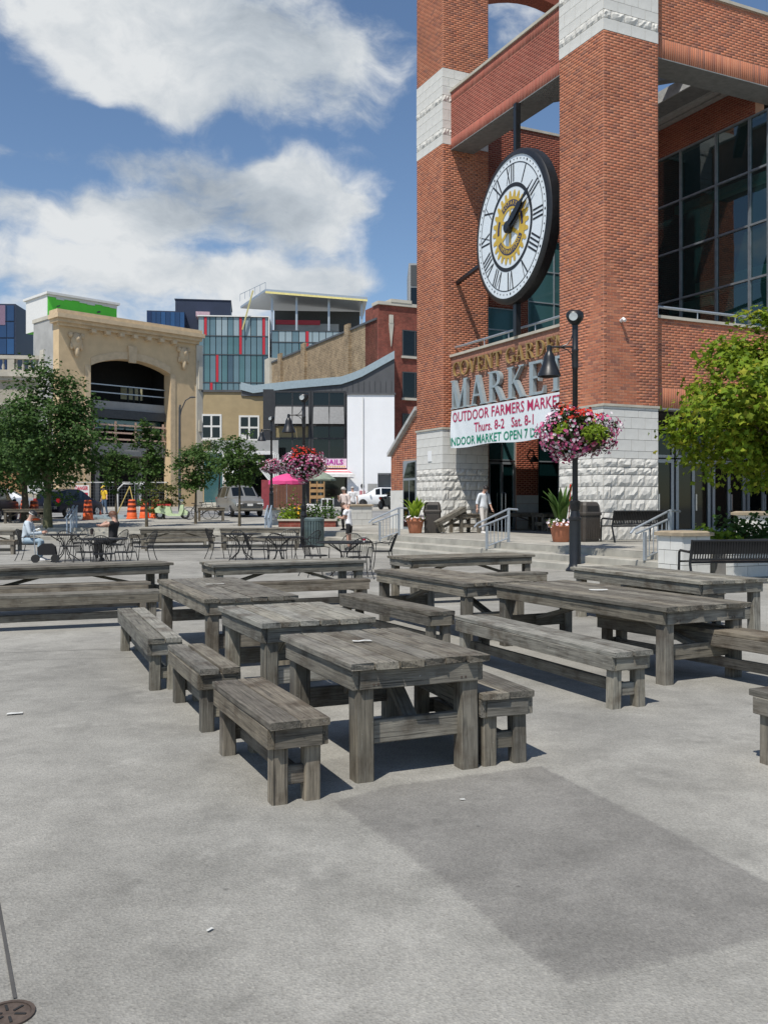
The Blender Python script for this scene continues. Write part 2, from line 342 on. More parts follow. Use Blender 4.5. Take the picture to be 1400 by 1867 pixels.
# ================================================================== GROUND
def concrete(name, base, patch=False, sc=1.0):
    m, nt, N, L, p = nmat(name); g = N.new('ShaderNodeNewGeometry'); P = g.outputs['Position']
    big = noise(N, L, P, .55*sc, 6, .65); mid = noise(N, L, P, 3.1*sc, 6, .65); fine = noise(N, L, P, 70, 4, .7)
    b = Vector(base)
    c = ramp(N, L, big, [(.30, b*.70), (.5, b*.97), (.72, b*1.2)])
    c = mix_rgb(N, L, 1.0, c, mrange(N, L, mid, .3, .7, .85, 1.13), 'MULTIPLY')
    c = mix_rgb(N, L, 1.0, c, mrange(N, L, fine, .25, .75, .82, 1.17), 'MULTIPLY')
    vo = N.new('ShaderNodeTexVoronoi'); vo.inputs['Scale'].default_value = 95; L.new(P, vo.inputs['Vector'])
    sp = ramp(N, L, vo.outputs['Color'], [(0, (.62, .6, .58)), (.5, (1, 1, 1)), (1, (1.35, 1.33, 1.28))])
    c = mix_rgb(N, L, .42, c, sp, 'MULTIPLY')
    st = noise(N, L, P, 1.7, 3, .8)                     # spilt-drink stains and scuffs
    c = mix_rgb(N, L, mrange(N, L, st, .56, .7, 0, .42), c, tuple(b*.52))
    dr = noise(N, L, P, .23, 3, .5); c = mix_rgb(N, L, 1.0, c, mrange(N, L, dr, .35, .65, .86, 1.1), 'MULTIPLY')
    lt = noise(N, L, P, 2.3, 5, .75)
    c = mix_rgb(N, L, mrange(N, L, lt, .57, .72, 0, .42), c, tuple(b*1.45))
    gum = N.new('ShaderNodeTexVoronoi'); gum.inputs['Scale'].default_value = 2.4; L.new(P, gum.inputs['Vector'])
    c = mix_rgb(N, L, mrange(N, L, gum.outputs['Distance'], .018, .035, .55, 0), c, tuple(b*.35))
    if patch:                                             # worn seam: the patch fades into the old concrete over a few centimetres
        at_n = N.new('ShaderNodeAttribute'); at_n.attribute_name = 'worn_in'; ad_ = N.new('ShaderNodeMath'); ad_.operation = 'ADD'; L.new(at_n.outputs['Fac'], ad_.inputs[0]); L.new(noise(N, L, P, 28, 5, .7), ad_.inputs[1])
        c = mix_rgb(N, L, mrange(N, L, ad_.outputs[0], .62, 1.2), c, mix_rgb(N, L, 1.0, c, (.73, .725, .735), 'MULTIPLY'))
    L.new(c, p.inputs['Base Color']); p.inputs['Roughness'].default_value = .92; p.inputs['Specular IOR Level'].default_value = .25
    ad = N.new('ShaderNodeMath'); ad.operation = 'ADD'; L.new(fine, ad.inputs[0]); L.new(vo.outputs['Distance'], ad.inputs[1])
    bump(N, L, p, ad.outputs[0], .55, .006); return m
CONC = concrete('exposed_aggregate_concrete', (.300, .292, .265))
CONCP = concrete('concrete_paving', (.36, .345, .305))
PATCH = concrete('dark_asphalt_patch', (.300, .292, .265), True)
STEPC = mat('step_concrete', (.36, .345, .30), .9, var=.22, scale=2.2, bmp=.006)
ROADM = concrete('road_asphalt', (.26, .26, .255))
C1 = Vector((6.35, 27.0, 0)); RZ = math.atan2(.432, .902); UU = Vector((math.cos(RZ), math.sin(RZ), 0)); VV = Vector((-math.sin(RZ), math.cos(RZ), 0))
def ML(s, t, z=0.0): return C1+UU*s+VV*t+Vector((0, 0, z))          # market-hall coordinates -> world
def edge(t): return -3.4-.06*t
mb = MB(); mb.add([(-400, -60, 0), (400, -60, 0), (400, 46, 0), (-400, 46, 0)], [(0, 1, 2, 3)])
tag(mb.build('plaza_ground', CONC), kind='structure')
a = ML(edge(17.2), 17.2); c = ML(edge(-6.3), -6.3)
pts = [a, c, ML(60, -6.3), Vector((120, 41, 0)), Vector((a.x, 41, 0))]
mb = MB(); mb.add([(p.x, p.y, .5) for p in pts], [tuple(range(5))])
mb.add([(-400, 40.6, .5), (a.x, 40.6, .5), (a.x, 41, .5), (-400, 41, .5)], [(0, 1, 2, 3)])
mb.add([(-400, 41, .5), (400, 41, .5), (400, 72, gz(72)), (-400, 72, gz(72))], [(0, 1, 2, 3)])
mb.add([(-2500, 72, gz(72)), (2500, 72, gz(72)), (2500, 2600, gz(72)), (-2500, 2600, gz(72))], [(0, 1, 2, 3)])
tag(mb.build('upper_pavement', CONCP), kind='structure')
mb = MB(); mb.add([(-200, 52, gz(52)+.006), (14, 52, gz(52)+.006), (14, 63, gz(63)+.006), (-200, 63, gz(63)+.006)], [(0, 1, 2, 3)])
tag(mb.build('road', ROADM), kind='structure')
# dark asphalt patch in the concrete
P0c = [G(*q) for q in [(598, 1462), (700, 1432), (850, 1412), (985, 1395), (1200, 1498), (1400, 1605), (1500, 1662), (1400, 1722), (1220, 1762), (1040, 1804), (955, 1745), (830, 1640), (720, 1550)]]
P0 = []
for p, q in zip(P0c, P0c[1:]+P0c[:1]):
    k = max(2, int((q-p).length/.03))
    for i in range(k): w_ = p.lerp(q, i/k); n_ = random.uniform(-.006, .006); P0.append((w_.x+n_, w_.y+n_, .004))
ce = sum((Vector(p) for p in P0), Vector())/len(P0); n0 = len(P0); mb = MB()
P1 = [Vector(p)+(ce-Vector(p)).normalized()*(.08+random.uniform(-.015, .015)) for i, p in enumerate(P0)]
mb.add([(p[0], p[1], .0004) for p in P0]+[tuple(p) for p in P1], [(i, (i+1) % n0, n0+(i+1) % n0, n0+i) for i in range(n0)]+[tuple(range(n0, 2*n0))])
po = tag(mb.build('pavement_patch', PATCH), kind='structure'); at_ = po.data.attributes.new('worn_in', 'FLOAT', 'POINT'); at_.data.foreach_set('value', [0.0]*n0+[1.0]*n0)
JOINT = mat('joint_filler', (.075, .072, .068), .95)
mb = MB()
def strip(p, q, w, z=.0045):
    d = (q-p).normalized(); n = Vector((-d.y, d.x, 0))*w/2
    mb.add([(p-n+Vector((0, 0, z))), (q-n+Vector((0, 0, z))), (q+n+Vector((0, 0, z))), (p+n+Vector((0, 0, z)))], [(0, 1, 2, 3)])
strip(G(-4, 1640), G(28, 1822), .012)
strip(G(-400, 1205), G(225, 1183), .008)
strip(G(-300, 1211), G(360, 1197), .006)
tag(mb.build('pavement_joint', JOINT), kind='structure')
# drain cover let into the concrete
dc = thing('drain_cover', 'small round rusty drain cover let into the concrete at lower left corner', 'drain cover', G(16, 1851))
RUST = mat('rusty_iron', (.10, .075, .06), .8, .3, var=.35, scale=30)
MB().lathe([(.0, .004), (.066, .004), (.066, .0)], 24).build('lid', RUST, dc, 30)
MB().lathe([(.068, .0), (.068, .007), (.08, .007), (.08, 0)], 24).build('rim', RUST, dc, 30)
mb = MB()
for k in range(6):
    a_ = k*PI/3; mb.bar((.02*math.cos(a_), .02*math.sin(a_), .005), (.055*math.cos(a_), .055*math.sin(a_), .005), .008, .004)
mb.build('slot', DARK, dc)
# litter
def litter(px, py, z, w, l, label, rz=0.0, base=None):
    p = G(px, py, z); n = 4; m = MB(); q = []
    for i in range(n):
        for j in range(3):
            q.append((l*(i/(n-1)-.5)+random.uniform(-.1, .1)*w, w*(j/2-.5)+random.uniform(-.15, .15)*w, .006+random.random()*.25*w*.5))
    m.add(q, [(i*3+j, (i+1)*3+j, (i+1)*3+j+1, i*3+j+1) for i in range(n-1) for j in range(2)])
    o = m.build('litter', PAPER, None); o.location = (p.x, p.y, z+.002); o.rotation_euler = (0, 0, rz)
    tag(o, label, 'litter')
litter(27, 1303, 0, .05, .11, 'crumpled white wrapper lying on the concrete near the left edge', .3)
litter(383, 1698, 0, .012, .03, 'tiny white paper scrap on the open concrete in the foreground', 1.0)
litter(843, 1460, 0, .02, .03, 'small scrap on the dark asphalt patch before the near table', .4)
# ------------------------------------------------------------------ steps
stp = thing('plaza_steps', None, None); stp['kind'] = 'structure'
def flight(fa, fb, out, z=.5):
    for k in range(3):
        zt = z-k*z/3+(.003 if k == 0 else 0); o0 = .45*k; m = MB()
        A0 = fa+out*o0; B0 = fb+out*o0; bk = out*(-.5)
        q = [A0, B0, B0+bk, A0+bk]
        n = 14; lo = zt-z/3-.002*(k == 0)
        m.add([(p.x, p.y, lo) for p in q]+[(p.x, p.y, zt-.02) for p in q]+[(p.x-out.x*.015*(i < 2), p.y-out.y*.015*(i < 2), zt) for i, p in enumerate(q)],
              [(0, 1, 5, 4), (1, 2, 6, 5), (2, 3, 7, 6), (3, 0, 4, 7), (4, 5, 9, 8), (5, 6, 10, 9), (6, 7, 11, 10), (7, 4, 8, 11), (8, 9, 10, 11)])
        m.build('step', STEPC, stp)
du = (ML(edge(0), 0)-ML(edge(17.2), 17.2)).normalized(); outv = Vector((-du.y, du.x, 0)); outv = -outv if outv.dot(UU) > 0 else outv
flight(ML(edge(17.2), 17.2), ML(edge(-6.2), -6.2), outv)
flight(Vector((-60, 40.6, 0)), Vector((a.x, 40.6, 0))+Vector((.6, 0, 0)), Vector((0, -1, 0)))
# ================================================================== MARKET HALL
mk = thing('market_hall', 'red brick and pale stone market hall with open corner porch, right of the plaza', 'building', C1, RZ)
CAML = Vector(((Vector((0, 0, EYE))-C1).dot(UU), (Vector((0, 0, EYE))-C1).dot(VV), EYE))
Z3 = Vector((0, 0, 1))
class Bricks:
    def __init__(s): s.r = []
    def panel(s, O, U, Nn, W, H, bl=.24, bh=.085, gap=.011, proud=.0055, holes=(), soldier=False):
        O = Vector(O); U = Vector(U); Nn = Vector(Nn)
        if soldier:
            n = max(1, round(W/bh)); w = W/n
            for i in range(n):
                uc = (i+.5)*w
                if any(h[0] < uc < h[1] and h[2] < H/2 < h[3] for h in holes): continue
                s.r.append((O+U*uc+Z3*(H/2), U, Nn, (w-.012)/2, (H-.014)/2, proud+random.uniform(-.002, .002), False))
            return
        nr = max(1, round(H/bh)); rh = H/nr
        for r in range(nr):
            u = -bl/2*(r % 2)
            while u < W-.01:
                a = max(u, 0); b = min(u+bl, W); u += bl
                if b-a < .03: continue
                zc = (r+.5)*rh; segs = [(a, b)]
                for h in holes:
                    if h[2] < zc < h[3]:
                        ns = []
                        for p, q in segs:
                            if q <= h[0] or p >= h[1]: ns.append((p, q)); continue
                            if p < h[0]: ns.append((p, h[0]))
                            if q > h[1]: ns.append((h[1], q))
                        segs = ns
                for p, q in segs:
                    if q-p > .03: s.r.append((O+U*((p+q)/2)+Z3*zc, U, Nn, (q-p-gap)/2, (rh-gap)/2, proud+random.uniform(-.0015, .0015), q-p > bl-.001))
    def take(s, n, cam):
        full = [i for i, r in enumerate(s.r) if r[6]]
        full.sort(key=lambda i: (s.r[i][0]-cam).length); full = full[:n]; ss = set(full)
        out = [s.r[i] for i in full]; s.r = [r for i, r in enumerate(s.r) if i not in ss]; return out
    def mesh(s, name, m, parent):
        if not s.r: return None
        C = np.array([tuple(r[0]) for r in s.r]); U = np.array([tuple(r[1]) for r in s.r]); Nn = np.array([tuple(r[2]) for r in s.r])
        hl = np.array([r[3] for r in s.r])[:, None]; hh = np.array([r[4] for r in s.r])[:, None]; pr = np.array([r[5] for r in s.r])[:, None]
        Zv = np.array([[0, 0, 1.0]]); c = .0035
        vs = []
        for d, k in ((0, 0), (1, c)):
            for su, sz in ((-1, -1), (1, -1), (1, 1), (-1, 1)):
                vs.append(C+U*su*(hl-k)+Zv*sz*(hh-k)+Nn*(pr if d else -.004))
        V = np.stack(vs, 1).reshape(-1, 3); b = (np.arange(len(s.r))*8)[:, None, None]
        q = np.array([(4,5,6,7),(0,1,5,4),(1,2,6,5),(2,3,7,6),(3,0,4,7)])
        # make sure faces look outwards
        r0 = s.r[0]
        o = npmesh(name, V, (b+q[None]).reshape(-1, 4), m, parent); o['kind'] = 'stuff'
        bm = bmesh.new(); bm.from_mesh(o.data); bmesh.ops.recalc_face_normals(bm, faces=bm.faces); bm.to_mesh(o.data); bm.free()
        return o
def brick_objects(recs, m, parent):
    if not recs: return
    r = recs[0]; hl, hh, pr, c = r[3], r[4], .0055, .0035; me_list = []
    q = MB(); q.add([(-hl,0,-hh),(hl,0,-hh),(hl,0,hh),(-hl,0,hh),(-hl+c,1,-hh+c),(hl-c,1,-hh+c),(hl-c,1,hh-c),(-hl+c,1,hh-c)],
          [(4,5,6,7),(0,1,5,4),(1,2,6,5),(2,3,7,6),(3,0,4,7)])
    q.v = [(x, pr if y else -.004, z) for x, y, z in q.v]
    me = q.mesh('brick', m)
    for r in recs:
        M = Matrix.Identity(4); M.col[0].xyz = r[1]; M.col[1].xyz = r[2]; M.col[2].xyz = Z3; M.col[3].xyz = r[0]
        link('brick', me, parent, mtx=M)
SBC = {}
def stone_mesh(w, h, rough, var):
    k = (round(w, 2), round(h, 2), rough, var)
    if k in SBC: return SBC[k]
    g = .009 if rough else .006; nx, ny = (5, 3) if rough else (1, 1); p = .040 if rough else .014; rr = np.random.RandomState(hash(k) % 99991)
    q = MB(); V = []
    for j in range(ny+1):
        for i in range(nx+1):
            ed = i in (0, nx) or j in (0, ny)
            x = -w/2+g+(w-2*g)*i/nx; z = -h/2+g+(h-2*g)*j/ny
            if rough and not ed: x += rr.uniform(-.3, .3)*w/nx; z += rr.uniform(-.25, .25)*h/ny
            d = p if not rough else (p*rr.uniform(.15, .5) if ed else p*rr.uniform(.5, 1.5))
            V.append((x, -d, z))
    n = (nx+1)*(ny+1); V += [(x, .002, z) for x, y, z in V]
    fs = [(j*(nx+1)+i, j*(nx+1)+i+1, (j+1)*(nx+1)+i+1, (j+1)*(nx+1)+i) for j in range(ny) for i in range(nx)]
    bd = [i for i in range(nx+1)]+[j*(nx+1)+nx for j in range(1, ny+1)]+[ny*(nx+1)+i for i in range(nx-1, -1, -1)]+[j*(nx+1) for j in range(ny-1, 0, -1)]
    fs += [(bd[(i+1) % len(bd)], bd[i], bd[i]+n, bd[(i+1) % len(bd)]+n) for i in range(len(bd))]
    q.add(V, fs); SBC[k] = q.mesh('stone_block', STONER if rough else STONE); return SBC[k]
def stone_face(parent, O, ang, W, courses, bw, ext=0.0):
    """blocks on a face: local x along the face (angle ang), outward = -y of the block"""
    O = Vector(O); U = Vector((math.cos(ang), math.sin(ang), 0)); z = 0; r = 0
    for h, rough in courses:
        n = max(1, round(W/bw)); w = W/n; off = (r % 2)*.5*w; u = -off; r += 1
        while u < W-.02:
            a, b = max(u, 0), min(u+w, W); u += w
            if b-a < .05: continue
            a0 = a-(ext if a <= 0 else 0)
            link('stone_block', stone_mesh(b-a0, h, rough, random.randrange(4)), parent, loc=O+U*((a0+b)/2)+Z3*(z+h/2), rot=(0, 0, ang))
        z += h
BASEC = [(.43, 1), (.38, 1), (.38, 1), (.38, 1), (.34, 1), (.22, 1), (.26, 1), (.22, 0), (.33, 0), (.33, 0), (.33, 0), (.22, 0), (.08, 0)]
BANDC = [(.35, 0), (.25, 1), (.3, 0), (.42, 0), (.3, 0), (.25, 1), (.34, 0), (.34, 0), (.35, 0)]
bricks = Bricks(); bricksd = Bricks()
ZB, ZT, ZT2, TOP = 4.40, 15.30, 18.20, 24.0
PIERW, PIERD = 2.03, 2.12
piers = []
for (s0, t0, top) in ((0, 0, TOP), (0, 9.52, TOP)):
    m = MB()
    m.box(s0, s0+PIERW, t0, t0+PIERD, .45, ZB, 0)
    m.box(s0, s0+PIERW, t0, t0+PIERD, ZB+.07, ZT, 1); m.box(s0, s0+PIERW, t0, t0+PIERD, ZT, ZT2, 0); m.box(s0, s0+PIERW, t0, t0+PIERD, ZT2, top, 1)
    m.box(s0-.05, s0+PIERW+.05, t0-.05, t0+PIERD+.05, ZB, ZB+.07, 2)
    P = m.build('pier', [MORTARG, MORTAR, CAPST], mk); piers.append(P)
    stone_face(P, (s0, t0, .5), 0, PIERW, BASEC, .56, .012)
    stone_face(P, (s0, t0+PIERD, .5), -PI/2, PIERD, BASEC, .56, .012)
    stone_face(P, (s0, t0, ZT), 0, PIERW, BANDC, .56, .012)
    stone_face(P, (s0, t0+PIERD, ZT), -PI/2, PIERD, BANDC, .56, .012)
    for z0, z1 in ((ZB+.07, ZT), (ZT2, top)):
        bricks.panel((s0, t0, z0), (1, 0, 0), (0, -1, 0), PIERW, z1-z0)
        bricks.panel((s0, t0, z0), (0, 1, 0), (-1, 0, 0), PIERD, z1-z0)
tk = bricks.take(300, CAML); brick_objects(tk, BRICK, piers[0])
# front beams
RS = .36                                                # facade recess behind the pier faces
G0, G1 = PIERD, 9.52                                    # opening between the piers
BZ0, BZ1 = 15.1, 17.3
m = MB(); m.box(RS, RS+1.0, G0, G1, BZ0+.03, BZ1, 0); m.box(RS-.012, RS+1.0, G0, G1, BZ0, BZ0+.03, 1); m.box(RS-.06, RS+1.06, G0, G1, BZ1, BZ1+.1, 2)
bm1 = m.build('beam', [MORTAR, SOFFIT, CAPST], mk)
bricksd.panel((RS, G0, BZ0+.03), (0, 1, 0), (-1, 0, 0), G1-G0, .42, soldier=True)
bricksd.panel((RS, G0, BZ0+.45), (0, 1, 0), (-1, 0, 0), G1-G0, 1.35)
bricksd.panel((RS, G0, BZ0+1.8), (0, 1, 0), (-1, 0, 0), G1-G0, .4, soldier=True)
RX0, RX1 = PIERW, 12.0                                  # right-hand bay
m = MB(); m.box(RX0, RX1, RS, RS+1.0, BZ0+.03, BZ1+.1, 0); m.box(RX0, RX1, RS-.012, RS+1.0, BZ0, BZ0+.03, 1); m.box(RX0, RX1, RS-.06, RS+1.06, BZ1+.1, BZ1+.2, 2)
m.build('beam', [MORTAR, SOFFIT, CAPST], mk)
bricks.panel((RX0, RS, BZ0+.03), (1, 0, 0), (0, -1, 0), RX1-RX0, .6, soldier=True)
bricks.panel((RX0, RS, BZ0+.63), (1, 0, 0), (0, -1, 0), RX1-RX0, 1.64)
# far pier of the right bay (outside the frame) that carries the beam
m = MB(); m.box(RX1, RX1+PIERW, 0, PIERD, .45, TOP); m.build('pier', [MORTAR], mk)
# sign wall between the piers and the parapet wall of the right bay
SW0, SW1 = 4.3, 7.15
def parapet(along_v, a0, a1, z0, z1):
    m = MB()
    if along_v:
        m.box(RS, RS+.4, a0, a1, z0, z1, 0); m.box(RS-.07, RS+.47, a0, a1, z1, z1+.09, 1); m.box(RS-.004, RS+.4, a0, a1, z0-.05, z0, 2)
    else:
        m.box(a0, a1, RS, RS+.4, z0, z1, 0); m.box(a0, a1, RS-.07, RS+.47, z1, z1+.09, 1); m.box(a0, a1, RS-.004, RS+.4, z0-.05, z0, 2)
    w = m.build('sign_wall' if along_v else 'parapet_wall', [MORTAR, CAPST, SOFFIT], mk)
    r = MB()
    P = (lambda q, z, d=.2: (RS+d, q, z)) if along_v else (lambda q, z, d=.2: (q, RS+d, z))
    r.tube([P(a0, z1+.40), P(a1, z1+.40)], .045, 8)
    n = int((a1-a0)/1.6)
    for i in range(n): r.tube([P(a0+.5+i*1.6, z1+.09), P(a0+.5+i*1.6, z1+.40)], .02, 6)
    r.build('handrail', GALV, w, 40); return w
sw = parapet(True, G0, G1, SW0, SW1); pw = parapet(False, RX0, RX1, ZB+.08, 7.2)
brickss = Bricks(); brickss.panel((RS, G0, SW0), (0, 1, 0), (-1, 0, 0), G1-G0, SW1-SW0-.36)
brickss.panel((RS, G0, SW1-.36), (0, 1, 0), (-1, 0, 0), G1-G0, .36, soldier=True)
bricks.panel((RX0, RS, ZB+.08), (1, 0, 0), (0, -1, 0), RX1-RX0, .62, soldier=True)
bricks.panel((RX0, RS, ZB+.70), (1, 0, 0), (0, -1, 0), RX1-RX0, 2.1)
bricks.panel((RX0, RS, ZB+2.80), (1, 0, 0), (0, -1, 0), RX1-RX0, 7.2-ZB-2.80, soldier=True)
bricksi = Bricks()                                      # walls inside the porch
# glazed wall (faces the plaza, seen through the right bay)
GS = 7.5; GZ0, GZ1 = 7.0, 14.66; gt = [.8, 1.6, 3.1, 4.85, 6.6, 8.35, 9.9]; gzz = [4.6, 7.35, 9.17, 11.0, 12.83, 14.66]
gw = MB()
for t in gt: gw.box(GS-.07, GS+.05, t-.035, t+.035, 4.6, GZ1)
for z in gzz: gw.box(GS-.06, GS+.04, gt[0], gt[-1], z-.035, z+.035)
gf = gw.build('curtain_wall_frame', mat('grey_mullion', (.20, .22, .24), .5, .3), mk)
for i in range(len(gt)-1):
    for j in range(len(gzz)-1):
        MB().add([(GS, gt[i]+.05, gzz[j]+.05), (GS, gt[i+1]-.05, gzz[j]+.05), (GS, gt[i+1]-.05, gzz[j+1]-.05), (GS, gt[i]+.05, gzz[j+1]-.05)], [(0, 1, 2, 3)]).build('pane', GLASS, gf)
m = MB(); m.box(GS, GS+.4, 1.37, 9.9, GZ1+.05, 15.8, 0); m.build('wall_band', [MORTAR], mk)
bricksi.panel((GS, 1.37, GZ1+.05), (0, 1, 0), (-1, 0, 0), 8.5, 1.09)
FASC = mat('pale_fascia', (.42, .43, .42), .7)
m = MB(); m.box(5.9, 9.4, 1.38, 9.8, 15.9, 16.25, 0); m.box(6.85, 7.1, 1.38, 9.8, 15.8, 15.9, 1); m.box(7.25, 7.5, 1.38, 9.8, 15.81, 15.9, 1); m.box(5.84, 5.9, 1.38, 9.8, 15.86, 16.27, 1)
m.build('porch_roof', [SOFFIT, FASC], mk)
MB().bar((7.2, 1.6, 16.45), (1.7, 7.7, 16.45), .35, .38).build('diagonal_beam', SOFFIT, mk)
# hall behind the glass: dark room with pale green beams and floor edges
GREENM = mat('pale_green_steel', (.30, .48, .40), .5)
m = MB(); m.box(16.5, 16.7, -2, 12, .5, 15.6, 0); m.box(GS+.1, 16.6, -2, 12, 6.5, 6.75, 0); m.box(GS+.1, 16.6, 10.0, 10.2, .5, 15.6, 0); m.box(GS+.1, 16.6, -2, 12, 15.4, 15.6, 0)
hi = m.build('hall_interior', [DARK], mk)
for (t, z, w, h) in ((2.0, 9.4, 3.4, .55), (4.6, 9.0, 2.2, .35), (2.6, 7.7, 2.6, .3), (1.0, 12.9, 5.5, .3)):
    MB().box(GS+1.2, GS+1.5, t, t+w, z, z+h).build('interior_beam', GREENM, mk)
# north wall of the porch, behind the far pier
NT = 10.45
holes = [(.62, 1.92, 0, 4.6), (.55, 1.9, 6.6, 9.0), (3.0, 5.2, 0, 4.6), (2.5, 5.2, 6.6, 12.0)]
m = MB()
def wallgrid(m, O, W, z0, z1, hs, th, mi):
    us = sorted({0, W}|{h[0] for h in hs}|{h[1] for h in hs}); zs = sorted({0, z1-z0}|{h[2] for h in hs}|{h[3] for h in hs})
    for i in range(len(us)-1):
        for j in range(len(zs)-1):
            uc = (us[i]+us[i+1])/2; zc = (zs[j]+zs[j+1])/2
            if us[i+1] > W+1e-6 or zs[j+1] > z1-z0+1e-6: continue
            if any(h[0] < uc < h[1] and h[2] < zc < h[3] for h in hs): continue
            m.box(O[0]+us[i], O[0]+us[i+1], O[1], O[1]+th, z0+zs[j], z0+zs[j+1], mi)
wallgrid(m, (2.03, NT), 6.4, .5, 16.9, holes, .3, 0)
m.box(2.03, 8.43, NT-.06, NT+.36, 16.9, 17.0, 1)
nw = m.build('porch_back_wall', [MORTAR, CAPST], mk)
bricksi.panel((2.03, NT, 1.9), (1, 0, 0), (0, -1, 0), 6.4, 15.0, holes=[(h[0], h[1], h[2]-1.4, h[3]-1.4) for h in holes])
stone_face(nw, (2.03+1.92, NT, .5), 0, 1.08, [(.35, 0)]*4, .5)
def window_unit(parent, s0, s1, t, z0, z1, vx, hz, gm, name='window', fm=None, fw=.05):
    f = MB(); fm = fm or GALV
    f.box(s0, s0+fw, t-.05, t+.05, z0, z1); f.box(s1-fw, s1, t-.05, t+.05, z0, z1)
    f.box(s0+fw, s1-fw, t-.05, t+.05, z0, z0+fw); f.box(s0+fw, s1-fw, t-.05, t+.05, z1-fw, z1)
    for x in vx: f.box(x-fw/2, x+fw/2, t-.045, t+.045, z0+fw, z1-fw)
    for z in hz: f.box(s0+fw, s1-fw, t-.04, t+.04, z-fw/2, z+fw/2)
    o = f.build(name, fm, parent)
    xs = [s0]+list(vx)+[s1]; zs = [z0]+list(hz)+[z1]
    for i in range(len(xs)-1):
        for j in range(len(zs)-1):
            MB().box(xs[i]+fw/2, xs[i+1]-fw/2, t-.008, t+.008, zs[j]+fw/2, zs[j+1]-fw/2).build('pane', gm, o)
    return o
b0 = 2.03
window_unit(mk, b0+.62, b0+1.92, NT+.1, 3.3, 5.1, [b0+1.27], [], GLASST)
d_ = window_unit(mk, b0+.62, b0+1.92, NT+.1, .5, 3.25, [b0+1.27], [], GLASS, 'entrance_door', fw=.1)
for q in (-.09, .09): MB().tube([(b0+1.27+q, NT, 1.2), (b0+1.27+q, NT-.07, 1.25), (b0+1.27+q, NT-.07, 1.95), (b0+1.27+q, NT, 2.0)], .02, 6).build('door_handle', CHROME, d_, 40)
window_unit(mk, b0+3.0, b0+5.2, NT+.1, .9, 5.1, [b0+4.1], [3.3], GLASS)
window_unit(mk, b0+.55, b0+1.9, NT+.1, 7.1, 9.5, [], [8.6], GLASST)
window_unit(mk, b0+2.5, b0+5.2, NT+.1, 7.1, 12.5, [b0+3.85], [8.5, 9.9, 11.2], GLASST)
REDSH = mat('red_shop_wall', (.35, .03, .06), .8)
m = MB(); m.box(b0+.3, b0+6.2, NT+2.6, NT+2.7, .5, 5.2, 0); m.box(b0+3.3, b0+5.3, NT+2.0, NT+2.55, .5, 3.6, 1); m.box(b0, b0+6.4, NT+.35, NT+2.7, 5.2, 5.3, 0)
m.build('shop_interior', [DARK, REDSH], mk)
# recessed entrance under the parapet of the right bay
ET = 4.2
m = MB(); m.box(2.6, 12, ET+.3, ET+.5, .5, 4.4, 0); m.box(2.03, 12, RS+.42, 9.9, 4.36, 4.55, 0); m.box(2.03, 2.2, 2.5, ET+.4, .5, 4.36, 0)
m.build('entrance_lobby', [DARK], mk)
for k in range(5):
    x = 3.1+k*1.75
    e_ = window_unit(mk, x, x+1.65, ET, .5, 3.15, [x+.83], [], GLASSD, 'entrance_door', fw=.13)
    MB().box(x+.9, x+.95, ET-.1, ET-.06, 1.3, 1.9).build('door_handle', CHROME, e_)
    window_unit(mk, x, x+1.65, ET, 3.2, 4.3, [], [], GLASSD, 'transom_window', fw=.1)
# arched beam high up behind the far pier
pl = [(2.0, 0), (7.6, 0)]+[(7.6-5.6*i/12, -1.5+.75*math.sin(PI*i/12)) for i in range(13)]
MB().prism(pl, NT-.2, NT+.5, lambda u, v, d: (u, d, 23.1+v)).build('arched_beam', BRICKR, mk)
m = MB(); m.box(7.5, 8.2, NT-.3, NT+.6, 17.0, 23.1); m.build('pier', [BRICKR], mk)
# lower wing with sloping parapet and arched window, beyond the far pier
W0, W1 = 11.64, 14.1; zl, zh = 3.55, 5.3
m = MB(); m.prism([(W0, 2.1), (W1, 2.1), (W1, zl), (W0, zh)], .05, .5, lambda u, v, d: (d, u, v), 0)
m.box(.02, .5, W0, W1, .5, 2.1, 1); m.prism([(W0, zh), (W1+.1, zl), (W1+.1, zl+.16), (W0, zh+.16)], -.1, .6, lambda u, v, d: (d, u, v), 2)
wg = m.build('side_wing', [MORTAR, STONE, FASC], mk)
wb = Bricks()
for r in range(36):
    z = 2.1+r*.085
    tmax = W1 if z < zl-.05 else W0+(W1-W0)*(zh-z-.1)/(zh-zl)
    if tmax-W0 < .2: break
    wb.panel((.05, W0, z), (0, 1, 0), (-1, 0, 0), tmax-W0, .085, holes=[(0, 1.25, 0, .2)] if z < 3.3 else ())
wb.mesh('brickwork', BRICK, wg)
dm = MB(); dm.box(-.02, .06, W0+.05, W0+1.2, .5, 3.3, 0); wd = dm.build('wing_door', [GALV], wg)
m = MB(); m.box(-.035, -.021, W0+.12, W0+.6, .6, 2.5, 0); m.box(-.035, -.021, W0+.68, W0+1.12, .6, 2.5, 0); m.add([(-.03, W0+.1, 2.6), (-.03, W0+1.15, 2.6), (-.03, W0+.8, 3.2), (-.03, W0+.1, 3.25)], [(0, 1, 2, 3)])
m.build('door_glass', [GLASSD], wg)
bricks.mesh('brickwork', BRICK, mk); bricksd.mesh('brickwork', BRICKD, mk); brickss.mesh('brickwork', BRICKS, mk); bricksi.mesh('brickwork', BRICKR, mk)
# small security camera, wall plaques
MB().tube([(.62, -.01, 6.9), (.62, -.12, 6.95), (.62, -.2, 6.88)], .05, 8).build('security_camera', WHITE, mk, 40)
MB().box(-.04, -.02, 10.35, 10.65, 3.2, 3.6).build('wall_plaque', WHITE, mk)
